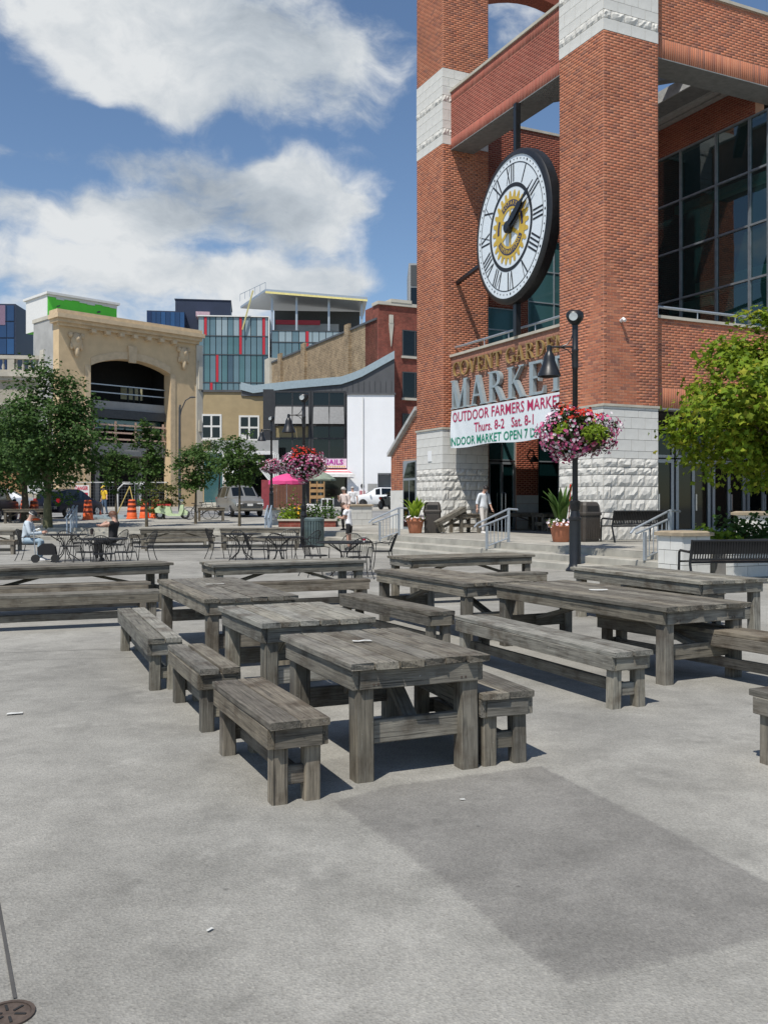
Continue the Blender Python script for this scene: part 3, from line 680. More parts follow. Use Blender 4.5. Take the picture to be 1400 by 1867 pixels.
# gooseneck wall lamp beside the porch door
MB().tube([(b0+2.45, NT, 3.5), (b0+2.45, NT-.2, 3.75), (b0+2.45, NT-.45, 3.7), (b0+2.45, NT-.5, 3.5)], .03, 6).lathe([(.03, .0), (.1, -.05), (.22, -.25)], 12, (b0+2.45, NT-.5, 3.5)).build('wall_lamp', BLACK, mk, 40)
# ------------------------------------------------------------------ lettering
def text_mesh(txt, h, ext=.0, align='LEFT', width=None, bold=0.0, disp=None, name='lettering', m=None):
    cu = bpy.data.curves.new('t', 'FONT'); cu.body = txt; cu.size = h/.7; cu.align_x = align; cu.extrude = ext; cu.offset = bold; cu.resolution_u = 2
    ob = bpy.data.objects.new('t', cu); COL.objects.link(ob)
    dg = bpy.context.evaluated_depsgraph_get(); me = bpy.data.meshes.new_from_object(ob.evaluated_get(dg))
    bpy.data.objects.remove(ob); bpy.data.curves.remove(cu)
    n = len(me.vertices); co = np.zeros(n*3); me.vertices.foreach_get('co', co); co = co.reshape(-1, 3)
    if width:
        w = co[:, 0].max()-co[:, 0].min(); co[:, 0] -= co[:, 0].min(); co[:, 0] *= width/w
    out = np.stack([co[:, 0], -co[:, 2]-ext, co[:, 1]], 1)
    if disp is not None: out[:, 1] += disp(out[:, 0], out[:, 2])
    me.vertices.foreach_set('co', out.ravel()); me.name = name
    me.materials.clear(); me.materials.append(m); me.update(); return me
def serif(ch, H):
    """roman capital as strokes: list of quads / arc segments in (x,z); unit height"""
    q = []; K = .17 if H > .8 else .135; T = .065; S = .05                   # thick stem, thin stroke, serif
    def st(x0, z0, x1, z1, w):
        dx, dz = x1-x0, z1-z0; l = math.hypot(dx, dz); nx = w/2
        q.append([(x0-nx, z0), (x0+nx, z0), (x1+nx, z1), (x1-nx, z1)])
    def hb(x0, x1, z, w): q.append([(x0, z-w/2), (x1, z-w/2), (x1, z+w/2), (x0, z+w/2)])
    def sf(x, z, w=.34): q.append([(x-w/2, z), (x+w/2, z), (x+w/2-.04, z+S), (x-w/2+.04, z+S)] if z < .5 else [(x-w/2+.04, z-S), (x+w/2-.04, z-S), (x+w/2, z), (x-w/2, z)])
    def arc(cx, cz, rx, rz, a0, a1, kt=K, tt=T, n=16):
        for i in range(n):
            p = []
            for a in (a0+(a1-a0)*i/n, a0+(a1-a0)*(i+1)/n):
                a = math.radians(a); w = tt+(kt-tt)*abs(math.cos(a))**1.4
                p.append(((cx+rx*math.cos(a), cz+rz*math.sin(a)), (cx+(rx-w)*math.cos(a), cz+(rz-w*.8)*math.sin(a))))
            q.append([p[0][0], p[1][0], p[1][1], p[0][1]])
    W = .8
    if ch == 'C': arc(.46, .5, .46, .52, 48, 312); q.append([(.72, .68), (.8, .68), (.8, .98), (.74, .9)]); W = .82
    if ch == 'G': arc(.46, .5, .46, .52, 48, 318); q.append([(.72, .68), (.8, .68), (.8, .98), (.74, .9)]); st(.74, .06, .74, .44, K); hb(.56, .92, .44, S); W = .9
    if ch == 'O': arc(.48, .5, .48, .52, 0, 360, n=24); W = .96
    if ch == 'V': st(.14, 1, .44, 0, K); st(.78, 1, .5, 0, T); sf(.14, 1); sf(.78, 1, .26); W = .9
    if ch == 'E': st(.2, 0, .2, 1, K); hb(.1, .68, S/2+.005, S+.03); hb(.1, .66, 1-S/2-.005, S+.03); hb(.2, .56, .52, T); q += [[(.62, .0), (.74, .0), (.74, .24), (.69, .1)], [(.6, 1), (.7, 1), (.7, .78), (.66, .9)], [(.5, .42), (.56, .38), (.56, .66), (.5, .6)]]; W = .78
    if ch == 'N': st(.17, 0, .17, 1, T+.01); st(.17, 1, .76, 0, K); st(.76, 0, .76, 1, T+.01); sf(.17, 0, .3); sf(.13, 1, .26); sf(.76, 1, .3); W = .93
    if ch == 'T': st(.4, 0, .4, 1, K); hb(.04, .76, 1-S/2-.005, S+.03); sf(.4, 0); q += [[(.02, 1), (.1, 1), (.07, .88), (.0, .74)], [(.7, 1), (.78, 1), (.8, .74), (.73, .88)]]; W = .82
    if ch == 'A': st(.42, 1, .14, 0, T+.01); st(.42, 1, .74, 0, K); hb(.22, .64, .34, T); sf(.14, 0, .28); sf(.74, 0, .34); W = .9
    if ch in 'RK': st(.2, 0, .2, 1, K); sf(.2, 0); sf(.2, 1)
    if ch == 'R': arc(.38, .75, .3, .26, -90, 90); hb(.2, .42, 1-.032, T); hb(.2, .42, .5, T); st(.46, .5, .76, 0, K); sf(.78, 0, .26); W = .9
    if ch == 'K': st(.72, 1, .3, .46, T); st(.42, .56, .76, 0, K); sf(.72, 1, .28); sf(.78, 0, .3); W = .92
    if ch == 'D': st(.2, 0, .2, 1, K); arc(.36, .5, .5, .5, -90, 90); hb(.1, .4, S/2+.005, T); hb(.1, .4, 1-S/2-.005, T); W = .92
    if ch == 'M': st(.16, 0, .16, 1, T+.02); st(.18, 1, .5, 0, K); st(.84, 1, .52, 0, T); st(.86, 0, .86, 1, K); sf(.16, 0, .28); sf(.12, 1, .22); sf(.86, 0, .34); sf(.9, 1, .26); W = 1.05
    return q, W
def serif_line(txt, t0, t1, z, H, m, depth, sx):
    ws = [(.45 if c == ' ' else serif(c, H)[1]+.06) for c in txt]; k = (t0-t1)/(sum(ws)); x = 0
    for c, w in zip(txt, ws):
        if c != ' ':
            mm = MB()
            for i, poly in enumerate(serif(c, H)[0]):
                d = depth+.0012*(i % 7)
                mm.prism(poly, 0, 1, lambda u, v, q_, d=d: (u*k, -.03-d*q_, v*H))
            mm.build('letter', m, mk, loc=(RS-.01, t0-x*k, z), rot=(0, 0, -PI/2))
        x += w
BRONZE = mat('weathered_bronze_letters', (.33, .22, .085), .45, .2, var=.2, scale=6)
STEELL = mat('blue_grey_metal_letters', (.36, .42, .44), .45, .3, var=.12)
serif_line('COVENT GARDEN', 9.2, 2.13, 6.36, .53, BRONZE, .07, 1)
serif_line('MARKET', 9.28, 1.98, 5.12, 1.08, STEELL, .14, 1)
# banner
bn = thing('banner', 'white vinyl farmers market banner with red and green lettering hung under the metal letters', 'banner', ML(RS-.2, 9.17), RZ-PI/2)
BL_, BZa, BZb = 7.03, 3.66, 5.06
def bdisp(x, z): return .018*np.sin(x*2.1+z*1.3)*(1.2-(z-BZa)/1.4)+.01*np.sin(x*9+z*4)*np.clip(1-x/1.2, 0, 1)*2
nx, ny = 60, 8; V = []; Fq = []
for j in range(ny+1):
    for i in range(nx+1):
        x = BL_*i/nx; z = BZa+(BZb-BZa)*j/ny; V.append((x, float(bdisp(x, z)), z-(.03*math.sin(x*1.7) if j == 0 else 0)))
Fq = [(j*(nx+1)+i, j*(nx+1)+i+1, (j+1)*(nx+1)+i+1, (j+1)*(nx+1)+i) for j in range(ny) for i in range(nx)]
BANNER = mat('white_vinyl', (.72, .77, .80), .6, var=.03); CRIM = mat('crimson_print', (.42, .02, .09), .6, var=.03); GREENP = mat('green_print', (.0, .24, .14), .6, var=.03)
npmesh('cloth', V, Fq, BANNER, bn, smooth=True)
for txt, x0, w, z, h, mm in (('OUTDOOR FARMERS MARKET', .12, 6.87, 4.62, .36, CRIM), ('Thurs. 8-2   Sat. 8-1', 1.7, 3.75, 4.16, .33, CRIM), ('INDOOR MARKET OPEN 7 DAYS', .0, 6.3, 3.74, .30, GREENP)):
    me = text_mesh(txt, h, 0, width=w, bold=.006, m=mm)
    co = np.zeros(len(me.vertices)*3); me.vertices.foreach_get('co', co); co = co.reshape(-1, 3); co[:, 0] += x0; co[:, 2] += z; co[:, 1] = bdisp(co[:, 0], co[:, 2])-.012
    me.vertices.foreach_set('co', co.ravel()); link('lettering', me, bn)
# ------------------------------------------------------------------ clock
CT = 4.94
ck = thing('hanging_clock', 'large round white clock with roman numerals hung between the brick piers', 'clock', ML(.05, CT, 10.88), RZ-PI/2-math.radians(4.2))
R = 2.36
MB().lathe([(0, .42), (R*1.06, .42), (R*1.085, .37), (R*1.085, .06), (R*1.06, 0), (R*1.0, -.03), (R*1.0, .03)], 64).build('drum', BLACK, ck, 35, rot=(-PI/2, 0, 0))
o = MB().lathe([(0, 0), (R*1.01, 0)], 64).build('dial', CLOCKW, ck, rot=(-PI/2, 0, 0))
def pol(r, a): return (r*math.sin(math.radians(a)), r*math.cos(math.radians(a)))
def flat(mb, poly, y): mb.add([(x, y, z) for x, z in poly], [tuple(range(len(poly)))])
def ring(mb, r0, r1, y, n=96, a0=0, a1=360):
    for i in range(n):
        A, B = a0+(a1-a0)*i/n, a0+(a1-a0)*(i+1)/n; flat(mb, [pol(r0, A), pol(r0, B), pol(r1, B), pol(r1, A)], y)
for r0, r1 in ((.888, .90), (.565, .62)):
    m = MB(); ring(m, R*r0, R*r1, -.008); m.build('dial_ring', BLACKM, ck)
m = MB()
for k in range(60):
    A = k*6; r = R*.945
    flat(m, [(pol(r, A)[0]+(.028 if k % 5 else .045)*R/2.3*math.cos(j*PI/3), pol(r, A)[1]+(.028 if k % 5 else .045)*R/2.3*math.sin(j*PI/3)) for j in range(6)], -.008)
m.build('minute_dots', BLACKM, ck)
NUM = ['XII', 'I', 'II', 'III', 'IIII', 'V', 'VI', 'VII', 'VIII', 'IX', 'X', 'XI']
for h, s in enumerate(NUM):
    m = MB(); ri, ro = R*.63, R*.885; H = ro-ri; adv = {'I': .145, 'V': .30, 'X': .30}; W = sum(adv[c] for c in s)*R/2.36; x = -W/2; A = math.radians(h*30)
    def put(poly):
        flat(m, [(px*math.cos(A)+pz*math.sin(A), -px*math.sin(A)+pz*math.cos(A)) for px, pz in poly], -.008)
    th, tn = .062, .03
    for c in s:
        w = adv[c]*R/2.36; cx = x+w/2; x += w
        if c == 'I': put([(cx-th/2, ri), (cx+th/2, ri), (cx+th/2, ro), (cx-th/2, ro)])
        if c == 'V': put([(cx-.11-th/2, ro), (cx-.11+th/2, ro), (cx+.03, ri), (cx-.03, ri)]); put([(cx+.11-tn/2, ro), (cx+.11+tn/2, ro), (cx+.02, ri), (cx-.01, ri)])
        if c == 'X': put([(cx-.11-th/2, ro), (cx-.11+th/2, ro), (cx+.11+th/2, ri), (cx+.11-th/2, ri)]); put([(cx+.11-tn/2, ro), (cx+.11+tn/2, ro), (cx-.11+tn/2, ri), (cx-.11-tn/2, ri)])
    for i, v in enumerate(m.v): m.v[i] = (v[0], -.008-.0008*(i//4), v[2])
    m.build('numeral', BLACKM, ck)
em = link('wheel_emblem', MB().add([(0, 0, 0), (0, 0, 0.01), (.01, 0, 0)], [(0, 1, 2)]).mesh('hub', GOLD), ck, loc=(0, -.01, 0))
m = MB(); RG = R*.525
for k in range(24):
    A = k*15; flat(m, [pol(RG*.80, A-5.2), pol(RG*.93, A-3.6), pol(RG*.99, A-1.6), pol(RG*.99, A+1.6), pol(RG*.93, A+3.6), pol(RG*.80, A+5.2)], -.004)
ring(m, RG*.50, RG*.82, -.006); ring(m, 0.02, RG*.17, -.006, 24)
for k in range(6):
    A = k*60; p = Vector(pol(1, A)); n_ = Vector((p.y, -p.x))
    flat(m, [tuple(p*RG*.12-n_*.075), tuple(p*RG*.53-n_*.055), tuple(p*RG*.53+n_*.055), tuple(p*RG*.12+n_*.075)], -.007)
m.build('gear', GOLD, em)
for r0, r1, a0, a1 in ((.57, .74, -38, 38), (.57, .74, 118, 242), (.60, .70, 62, 96), (.60, .70, 264, 298)):
    m = MB(); ring(m, RG*r0, RG*r1, -.012, 24, a0, a1); m.build('lettering_band', NAVY, em)
def arc_text(txt, r, a0, a1, h, inward):
    for i, c in enumerate(txt):
        A = a0+(a1-a0)*(i+.5)/len(txt); me = text_mesh(c, h, 0, 'CENTER', m=GOLD, bold=.004)
        x, z = pol(r, A); ang = math.radians(A if not inward else A+180)
        link('lettering', me, em, loc=(x, -.018, z), rot=(0, ang, 0))
arc_text('ROTARY', RG*.605, -36, 36, RG*.11, False); arc_text('INTERNATIONAL', RG*.70, 240, 120, RG*.11, True)
def hand(name, ang, ln, w, y):
    m = MB(); p = [(-w*.6, -.12), (w*.6, -.12), (w, ln*.25), (w*.75, ln*.5), (w*.25, ln*.62), (w*.55, ln*.72), (w*.12, ln*.85), (0, ln), (-w*.12, ln*.85), (-w*.55, ln*.72), (-w*.25, ln*.62), (-w*.75, ln*.5), (-w, ln*.25)]
    A = math.radians(ang); m.prism(p, y, y-.03, lambda u, v, d: (u*math.cos(A)+v*math.sin(A), d, -u*math.sin(A)+v*math.cos(A))); m.build(name, BLACK, ck)
hand('hour_hand', 65, R*.62, .19, -.10); hand('minute_hand', 59, R*.86, .13, -.15)
MB().lathe([(0, -.02), (.2, -.02), (.2, .16), (.15, .2), (0, .2)], 24).build('hand_boss', BLACK, ck, 35, rot=(PI/2, 0, 0))
MB().box(-.09, .09, .16, .34, R*1.05, 15.1-10.88).build('hanger_post', BLACK, ck); MB().box(-.1, .1, .16, .34, 7.24-10.88, -R*1.05).build('hanger_post', BLACK, ck)
m = MB(); m.bar((-R*1.05, .3, -.55), (-4.65, .25, -.85), .12, .14); m.build('side_arm', BLACK, ck)
# ================================================================== WOODEN TABLES AND BENCHES
def board(name, parent, p0, p1, w, h, m=WOOD, up=(0, 0, 1), rough=.0025, worn=0.0):
    p0 = Vector(p0); p1 = Vector(p1); L = (p1-p0).length; x = (p1-p0)/L; up = Vector(up)
    if abs(x.dot(up)) > .95: up = Vector((0, 1, 0))
    y = up.cross(x).normalized(); z = x.cross(y)
    c = min(w, h)*.09; hw, hh = w/2, h/2
    sec = [(-hw+c, -hh), (hw-c, -hh), (hw, -hh+c), (hw, hh-c), (hw-c, hh), (-hw+c, hh), (-hw, hh-c), (-hw, -hh+c)]
    j = lambda s: random.uniform(-s, s)
    ns = 3 if L > 1 else 2; V = []
    for i in range(ns):
        t = i/(ns-1); ox, oz = (j(rough*1.2), j(rough*.7)) if 0 < i < ns-1 else (j(rough*.4), j(rough*.4))
        for a, b in sec:
            e = (j(worn) if i in (0, ns-1) else 0)
            V.append((-L/2+L*t+e, a+ox+j(rough*.3), b+oz+j(rough*.3)))
    fs = [tuple(reversed(range(8))), tuple(range((ns-1)*8, ns*8))]+[(i*8+k, i*8+(k+1) % 8, (i+1)*8+(k+1) % 8, (i+1)*8+k) for i in range(ns-1) for k in range(8)]
    me = bpy.data.meshes.new(name); me.from_pydata(V, [], fs); me.materials.append(m); me.update()
    M = Matrix.Identity(4); M.col[0].xyz = x; M.col[1].xyz = y; M.col[2].xyz = z; M.col[3].xyz = (p0+p1)/2
    return link(name, me, parent, mtx=M)
def picnic_table(label, c, ang, L, W, H=.69, nb=6, z0=0.0, m=WOOD, group='weathered wooden tables on the plaza', worn=.012, screws=False):
    t = thing('picnic_table', label, 'table', (c[0], c[1], z0), ang, group)
    bw = W/nb; j = lambda s: random.uniform(-s, s)
    for i in range(nb):
        y = -W/2+bw*(i+.5)
        board('top_board', t, (-L/2+j(worn), y+j(.003), H-.02+j(.002)), (L/2+j(worn), y+j(.003), H-.02+j(.002)), bw-random.uniform(.006, .016), .04, m, worn=worn*.5)
    ah = .115; az = H-.042-ah/2
    for s in (-1, 1):
        board('apron', t, (-L/2+.05, s*(W/2-.045), az), (L/2-.05, s*(W/2-.045), az), .042, ah, m)
        board('apron', t, (s*(L/2-.052), -W/2+.07, az), (s*(L/2-.052), W/2-.07, az), .042, ah, m)
    lw = .115; lx = L/2-.055-lw/2; ly = W/2-.05-lw/2
    for sx in (-1, 1):
        for sy in (-1, 1): board('leg', t, (sx*lx+j(.006), sy*ly+j(.006), 0), (sx*lx, sy*ly, H-.043), lw, lw, m, rough=.005)
        board('stretcher', t, (sx*(lx-.02), -ly+lw/2-.01, .27), (sx*(lx-.02), ly-lw/2+.01, .27), .045, .135, m)
        board('brace', t, (sx*.10, 0, H-.10), (sx*(lx-.05), 0, .30), .09, .042, m)
    if screws:
        m_ = MB()
        for i in range(nb):
            for sx in (-1, 1):
                for q in (-.25, .25):
                    x, y = sx*(L/2-.055+j(.008)), -W/2+bw*(i+.5+q)+j(.006)
                    m_.add([(x+.006*math.cos(k*PI/3), y+.006*math.sin(k*PI/3), H+.003) for k in range(6)], [tuple(range(6))])
        for sx in (-1, 1):
            for q in (-.33, -.30, .30, .33): m_.box(sx*(L/2-.031)-.003, sx*(L/2-.031)+.003, W*q-.006, W*q+.006, az-.035, az-.023)
        m_.build('screws', RUST, t)['kind'] = 'stuff'
    board('crossbeam', t, (0, -W/2+.07, H-.085), (0, W/2-.07, H-.085), .16, .045, m, up=(0, 0, 1))
    return t
def bench(label, c, ang, L, W, H=.45, z0=0.0, m=WOOD, gap=.012, nb=2, group='weathered wooden benches beside the tables', fat=.09, screws=False):
    t = thing('wooden_bench', label, 'bench', (c[0], c[1], z0), ang, group); j = lambda s: random.uniform(-s, s)
    bw = W/nb
    for i in range(nb):
        y = -W/2+bw*(i+.5)
        board('seat_board', t, (-L/2+j(.012), y, H-.02+j(.003)), (L/2+j(.012), y, H-.02+j(.003)), bw-gap*random.uniform(.6, 1.3), .04, m, worn=.004)
    ah = .105; az = H-.042-ah/2
    for s in (-1, 1):
        board('apron', t, (-L/2+.03, s*(W/2-.022), az), (L/2-.03, s*(W/2-.022), az), .036, ah, m)
        board('apron', t, (s*(L/2-.035), -W/2+.042, az), (s*(L/2-.035), W/2-.042, az), .04, ah, m)
    lw = fat; lx = L/2-.05-lw/2; ly = W/2-.036-lw/2
    for sx in (-1, 1):
        for sy in (-1, 1): board('leg', t, (sx*lx+j(.004), sy*(ly+.004)+j(.004), 0), (sx*lx, sy*ly, H-.043), lw, lw, m, rough=.005)
        board('stretcher', t, (sx*lx, -ly+lw/2-.02, .145), (sx*lx, ly-lw/2+.01, .145), .045, .10, m)
    if screws:
        m_ = MB()
        for i in range(nb):
            for sx in (-1, 1):
                for q in (-.25, .25):
                    x, y = sx*(L/2-.045+j(.006)), -W/2+bw*(i+.5+q)+j(.006)
                    m_.add([(x+.006*math.cos(k*PI/3), y+.006*math.sin(k*PI/3), H+.0035) for k in range(6)], [tuple(range(6))])
        m_.build('screws', RUST, t)['kind'] = 'stuff'
    board('long_stretcher', t, (-lx+.025, 0, .145), (lx-.025, 0, .145), .04, .09, m)
    return t
def from_corner(FL, dirang, L, W, z):
    """FL = pixel of the near-left corner of the top; long axis runs away at bearing dirang (deg, + to the right)"""
    p = G(*FL, z); d = Vector((math.sin(math.radians(dirang)), math.cos(math.radians(dirang)), 0)); n = Vector((d.y, -d.x, 0))
    c = p+d*L/2+n*W/2; return (c.x, c.y), math.atan2(d.y, d.x)
T, B_ = .69, .45
def PT(label, FL, ang, L, W, **k): c, a_ = from_corner(FL, ang, L, W, T); return picnic_table(label, c, a_, L, W, **k)
def PB(label, FL, ang, L, W, **k): c, a_ = from_corner(FL, ang, L, W, B_); return bench(label, c, a_, L, W, **k)
PT('nearest table of all, short and nearly square, with a white scrap on top', (640, 1212), -24, 1.30, .90, nb=6, worn=.022, screws=True)
PT('short weathered table directly behind the nearest table in the left row', (475, 1137), -24.5, 1.27, .96, nb=6, m=WOOD3, screws=True)
PT('long grey weathered table farthest back in the left row, behind two short ones', (371, 1093), -23.5, 2.5, .94, nb=6)
PT('long weathered table at right with a white napkin on its boards', (1211, 1108), -26.5, 2.7, 1.04, nb=7, screws=True)
PT('long weathered table behind the left end of the napkin table', (845, 1064), -25.5, 2.4, .90, nb=6)
PT('long weathered table in front of the stone pillar and black metal bench', (1276, 1060), -23, 2.6, 1.02, nb=6, m=WOOD3)
def cross(label, FL, FR, W, z, fn, L=None, **k):
    """top whose long near edge runs from FL to FR"""
    p, q = G(*FL, z), G(*FR, z); d = (q-p); L0 = d.length; d.normalize(); L = L or L0; n = Vector((-d.y, d.x, 0))
    c = q-d*L/2+n*W/2; return fn(label, (c.x, c.y), math.atan2(d.y, d.x), L, W, **k)
cross('long weathered table set crosswise in front of the round mesh table by the steps', (389, 1030), (670, 1022), .88, T, picnic_table, m=WOOD3)
cross('long weathered table set crosswise at the foot of the market steps', (750, 1018), (975, 1011), .88, T, picnic_table)
cross('long weathered table cut by the left edge of the photo, two benches before it', (0, 1037), (316, 1026), .86, T, picnic_table, L=2.95)
cross('far weathered table against the back steps, behind the woman in black', (254, 964.5), (389, 964), .85, T, picnic_table)
cross('far weathered table against the back steps, beside the green-grey litter bin', (400, 963.5), (548, 963.2), .85, T, picnic_table)
cross('far weathered table at the left edge, behind the seated man in the cap', (-110, 967), (27, 967), .85, T, picnic_table)
PB('nearest wooden bench, left of the nearest table', (490, 1319), -24, 1.24, .345, gap=.006, m=WOOD2, screws=True)
PB('short wooden bench with a wide gap between its two seat boards, second from the front', (362, 1221), -23, 1.22, .31, gap=.03, screws=True)
PB('long wooden bench at the far end of the left row, beside the long left table', (269, 1165), -21.7, 2.45, .30, m=WOOD3)
PB('short wooden bench with rounded corner, right of the nearest table', (879, 1266), -20, 1.24, .36, gap=.005, screws=True)
PB('long wooden bench in the gap between the left and right rows of tables', (782, 1117), -27, 2.3, .33)
PB('long pale wooden bench in front of the napkin table, standing on open concrete', (1118, 1190), -24.3, 2.55, .38, gap=.02, m=WOOD3, screws=True)
PB('wooden bench between the napkin table and the table by the stone pillar', (1286, 1079), -23, 2.3, .34)
def PBR(label, BL, ang, L, W, **k):                        # far-left corner given
    p = G(*BL, B_); d = Vector((math.sin(math.radians(ang)), math.cos(math.radians(ang)), 0)); n = Vector((d.y, -d.x, 0)); c = p-d*L/2+n*W/2
    return bench(label, (c.x, c.y), math.atan2(d.y, d.x), L, W, **k)
PBR('wooden bench behind the napkin table, running out past the right edge of the photo', (1084, 1117), -30, 2.6, .36, m=WOOD2)
PBR('wooden bench of which only one end shows, cut by the right edge in the foreground', (1364, 1255), -24, 1.24, .36)
cross('wooden bench just before the table cut by the left edge', (0, 1070), (275, 1061), .30, B_, bench, L=2.9, m=WOOD2)
cross('paler wooden bench in front of the darker one at the left edge', (0, 1087), (294, 1077), .32, B_, bench, L=2.8)
cross('wooden bench in front of the crosswise table in the middle', (471, 1063), (677, 1056), .30, B_, bench, L=2.3, m=WOOD2)
cross('wooden bench in front of the crosswise table by the market steps', (873, 1047), (1000, 1043), .30, B_, bench, L=2.3)
cross('far wooden bench in front of the table behind the woman in black', (262, 980), (393, 979), .3, B_, bench)
cross('far wooden bench by the green-grey litter bin table', (405, 979), (545, 978.5), .3, B_, bench)
cross('far wooden bench at the left edge near the seated man in the cap', (-110, 985), (28, 984.5), .3, B_, bench, m=WOOD2)
cross('far wooden bench tucked behind the table behind the woman in black', (236, 974), (380, 972.5), .3, B_, bench)
# tables and benches on the upper pavement
picnic_table('wooden table on the upper pavement at far left, beside the parked grey car', (XA(48, 45), 45.2), .05, 2.1, .85, z0=gz(45), m=WOOD2, group='wooden tables on the upper pavement')
bench('dark wooden bench on the upper pavement beside the maple trunk', (XA(73, 44), 43.6), .1, .8, .4, z0=gz(44), m=WOOD2, group='wooden tables on the upper pavement')
picnic_table('dark wooden table on the upper pavement in front of the silver car', (XA(382, 47), 47.5), .2, 1.4, .8, z0=gz(47.5), m=WOOD2, group='wooden tables on the upper pavement')
picnic_table('small wooden table standing end-on beside the woman at the porch', (XA(848, 33.6), 33.8), RZ+PI/2, .95, .95, z0=.5, m=WOOD2, group='wooden tables in the porch')
pb = bench('wooden bench tipped on its end against the small porch table', (XA(822, 33.4), 33.3), RZ+.1, 1.3, .34, z0=.5, group='wooden tables in the porch')
pb.rotation_euler = (.0, -.42, RZ+.1); pb.location = (XA(828, 33.2), 33.2, .78)
for k, (s, t, lab) in enumerate(((4.6, 8.4, 'dark wooden table in the shade of the porch, nearest the shop window'), (5.3, 6.5, 'dark wooden table in the shade of the porch, nearer the front pier'), (3.0, 9.2, 'dark wooden table in the shade beside the porch door'))):
    q = ML(s, t); picnic_table(lab, (q.x, q.y), RZ, 2.2, .85, z0=.5, m=WOOD2, group='wooden tables in the porch')
for k, (s, t, lab) in enumerate(((4.5, 7.75, 'dark wooden bench in the porch before the shop window table'), (5.2, 5.85, 'dark wooden bench in the porch nearer the front pier'))):
    q = ML(s, t); bench(lab, (q.x, q.y), RZ, 2.1, .32, z0=.5, m=WOOD2, group='wooden benches in the porch')
litter(660, 1171, .692, .045, .12, 'white paper scrap on the nearest table', .2)
litter(1091, 1077, .692, .06, .2, 'white crumpled napkin on the long table at right', .1)
litter(392, 1066, .692, .04, .2, 'white smear of paper on the long left table', .3)
# ================================================================== STREET FURNITURE
def lamp_post(label, loc, rz=0.0, group='black lamp posts with flower baskets'):
    t = thing('lamp_post', label, 'lamp post', loc, rz, group)
    MB().lathe([(.22, 0), (.22, .03), (.19, .07), (.15, .11), (.14, .16), (.135, .17), (.135, 1.18), (.15, 1.2), (.15, 1.25), (.12, 1.27), (.095, 1.4), (.12, 1.45), (.125, 1.62), (.1, 1.64), (.06, 1.66)], 20).build('base', BLACK, t, 35)
    MB().lathe([(.068, 1.6), (.062, 4.7), (.075, 4.72), (.075, 4.75), (.075, 5.1), (.082, 5.12), (.082, 5.16), (.07, 5.18), (.07, 5.72), (.05, 5.74)], 14).build('shaft', BLACK, t, 35)
    m = MB(); m.tube([(-.05, 0, 5.22), (-.6, 0, 5.22)], .025, 8)
    m.tube([(-.06, 0, 5.5), (-.1, 0, 5.38), (-.2, 0, 5.27), (-.32, 0, 5.235)], .013, 6); m.tube([(-.06, 0, 4.85), (-.08, 0, 5.05), (-.18, 0, 5.15), (-.32, 0, 5.205)], .013, 6)
    m.ball((-.3, 0, 5.22), .035, 8, 6); m.build('arm', BLACK, t, 40)
    MB().lathe([(.0, 5.27), (.05, 5.25), (.06, 5.18), (.055, 5.12), (.09, 5.07), (.13, 4.98), (.135, 4.9), (.2, 4.72), (.255, 4.6), (.275, 4.53), (.262, 4.53), (.19, 4.7), (.11, 4.88), (0, 4.9)], 24, (-.6, 0, 0)).build('lamp_shade', BLACK, t, 40)
    h = MB(); q = []
    prof = [(.08, -.05), (.17, .05), (.21, .14), (.2, .24), (.13, .29), (0, .3)]
    h.lathe([(0, -.06), (.06, -.06)]+prof, 14); h.v = [(x*1.0, y*.75+z*.1, z) for x, y, z in h.v]
    hd = h.build('floodlight', BLACK, t, 40, loc=(0, 0, 5.78))
    g = MB(); g.lathe([(0, 0), (.10, 0)], 14); LENS = mat('lamp_lens', (.35, .38, .38), .15, var=.2)
    g.build('lens', LENS, hd, loc=(-.07, -.148, .12), rot=(math.radians(82), 0, math.radians(-14)))
    return t
L1 = Vector((4.44, 21.7, 0)); L2 = Vector((XA(554, 33.9), 33.9, .0)); L3 = Vector((XA(495, 58), 58, gz(58)))
lamp_post('tall black lamp post in front of the brick pier with bell lamp', L1)
lamp_post('black lamp post beside the green-grey litter bin and flower bed', L2).scale = (.915, .915, .915)
lamp_post('far black lamp post left of the pink parasol', L3)
def scatter_cards(n, fn, size, seed, tilt=1.0, up=.35):
    """leaf cards: bent diamond, two quads... returns V (n*6), F (n*2 quads)"""
    r = np.random.RandomState(seed); C = fn(r, n); n = len(C)
    a = r.normal(size=(n, 3)); a[:, 2] = a[:, 2]*.6; a /= np.linalg.norm(a, axis=1)[:, None]
    b = r.normal(size=(n, 3)); b[:, 2] *= (1-up); b -= a*(a*b).sum(1)[:, None]; b /= np.linalg.norm(b, axis=1)[:, None]
    nn = np.cross(a, b); s = size*r.uniform(.65, 1.35, (n, 1))
    V = np.stack([C-a*s*.5, C-a*s*.05+b*s*.36+nn*s*.06, C+a*s*.15+nn*s*.0, C+a*s*.55, C-a*s*.05-b*s*.36+nn*s*.06], 1).reshape(-1, 3)
    k = (np.arange(n)*5)[:, None, None]; q = np.array([(0, 1, 3, 2), (0, 2, 3, 4)])
    return V, (k+q[None]).reshape(-1, 4)
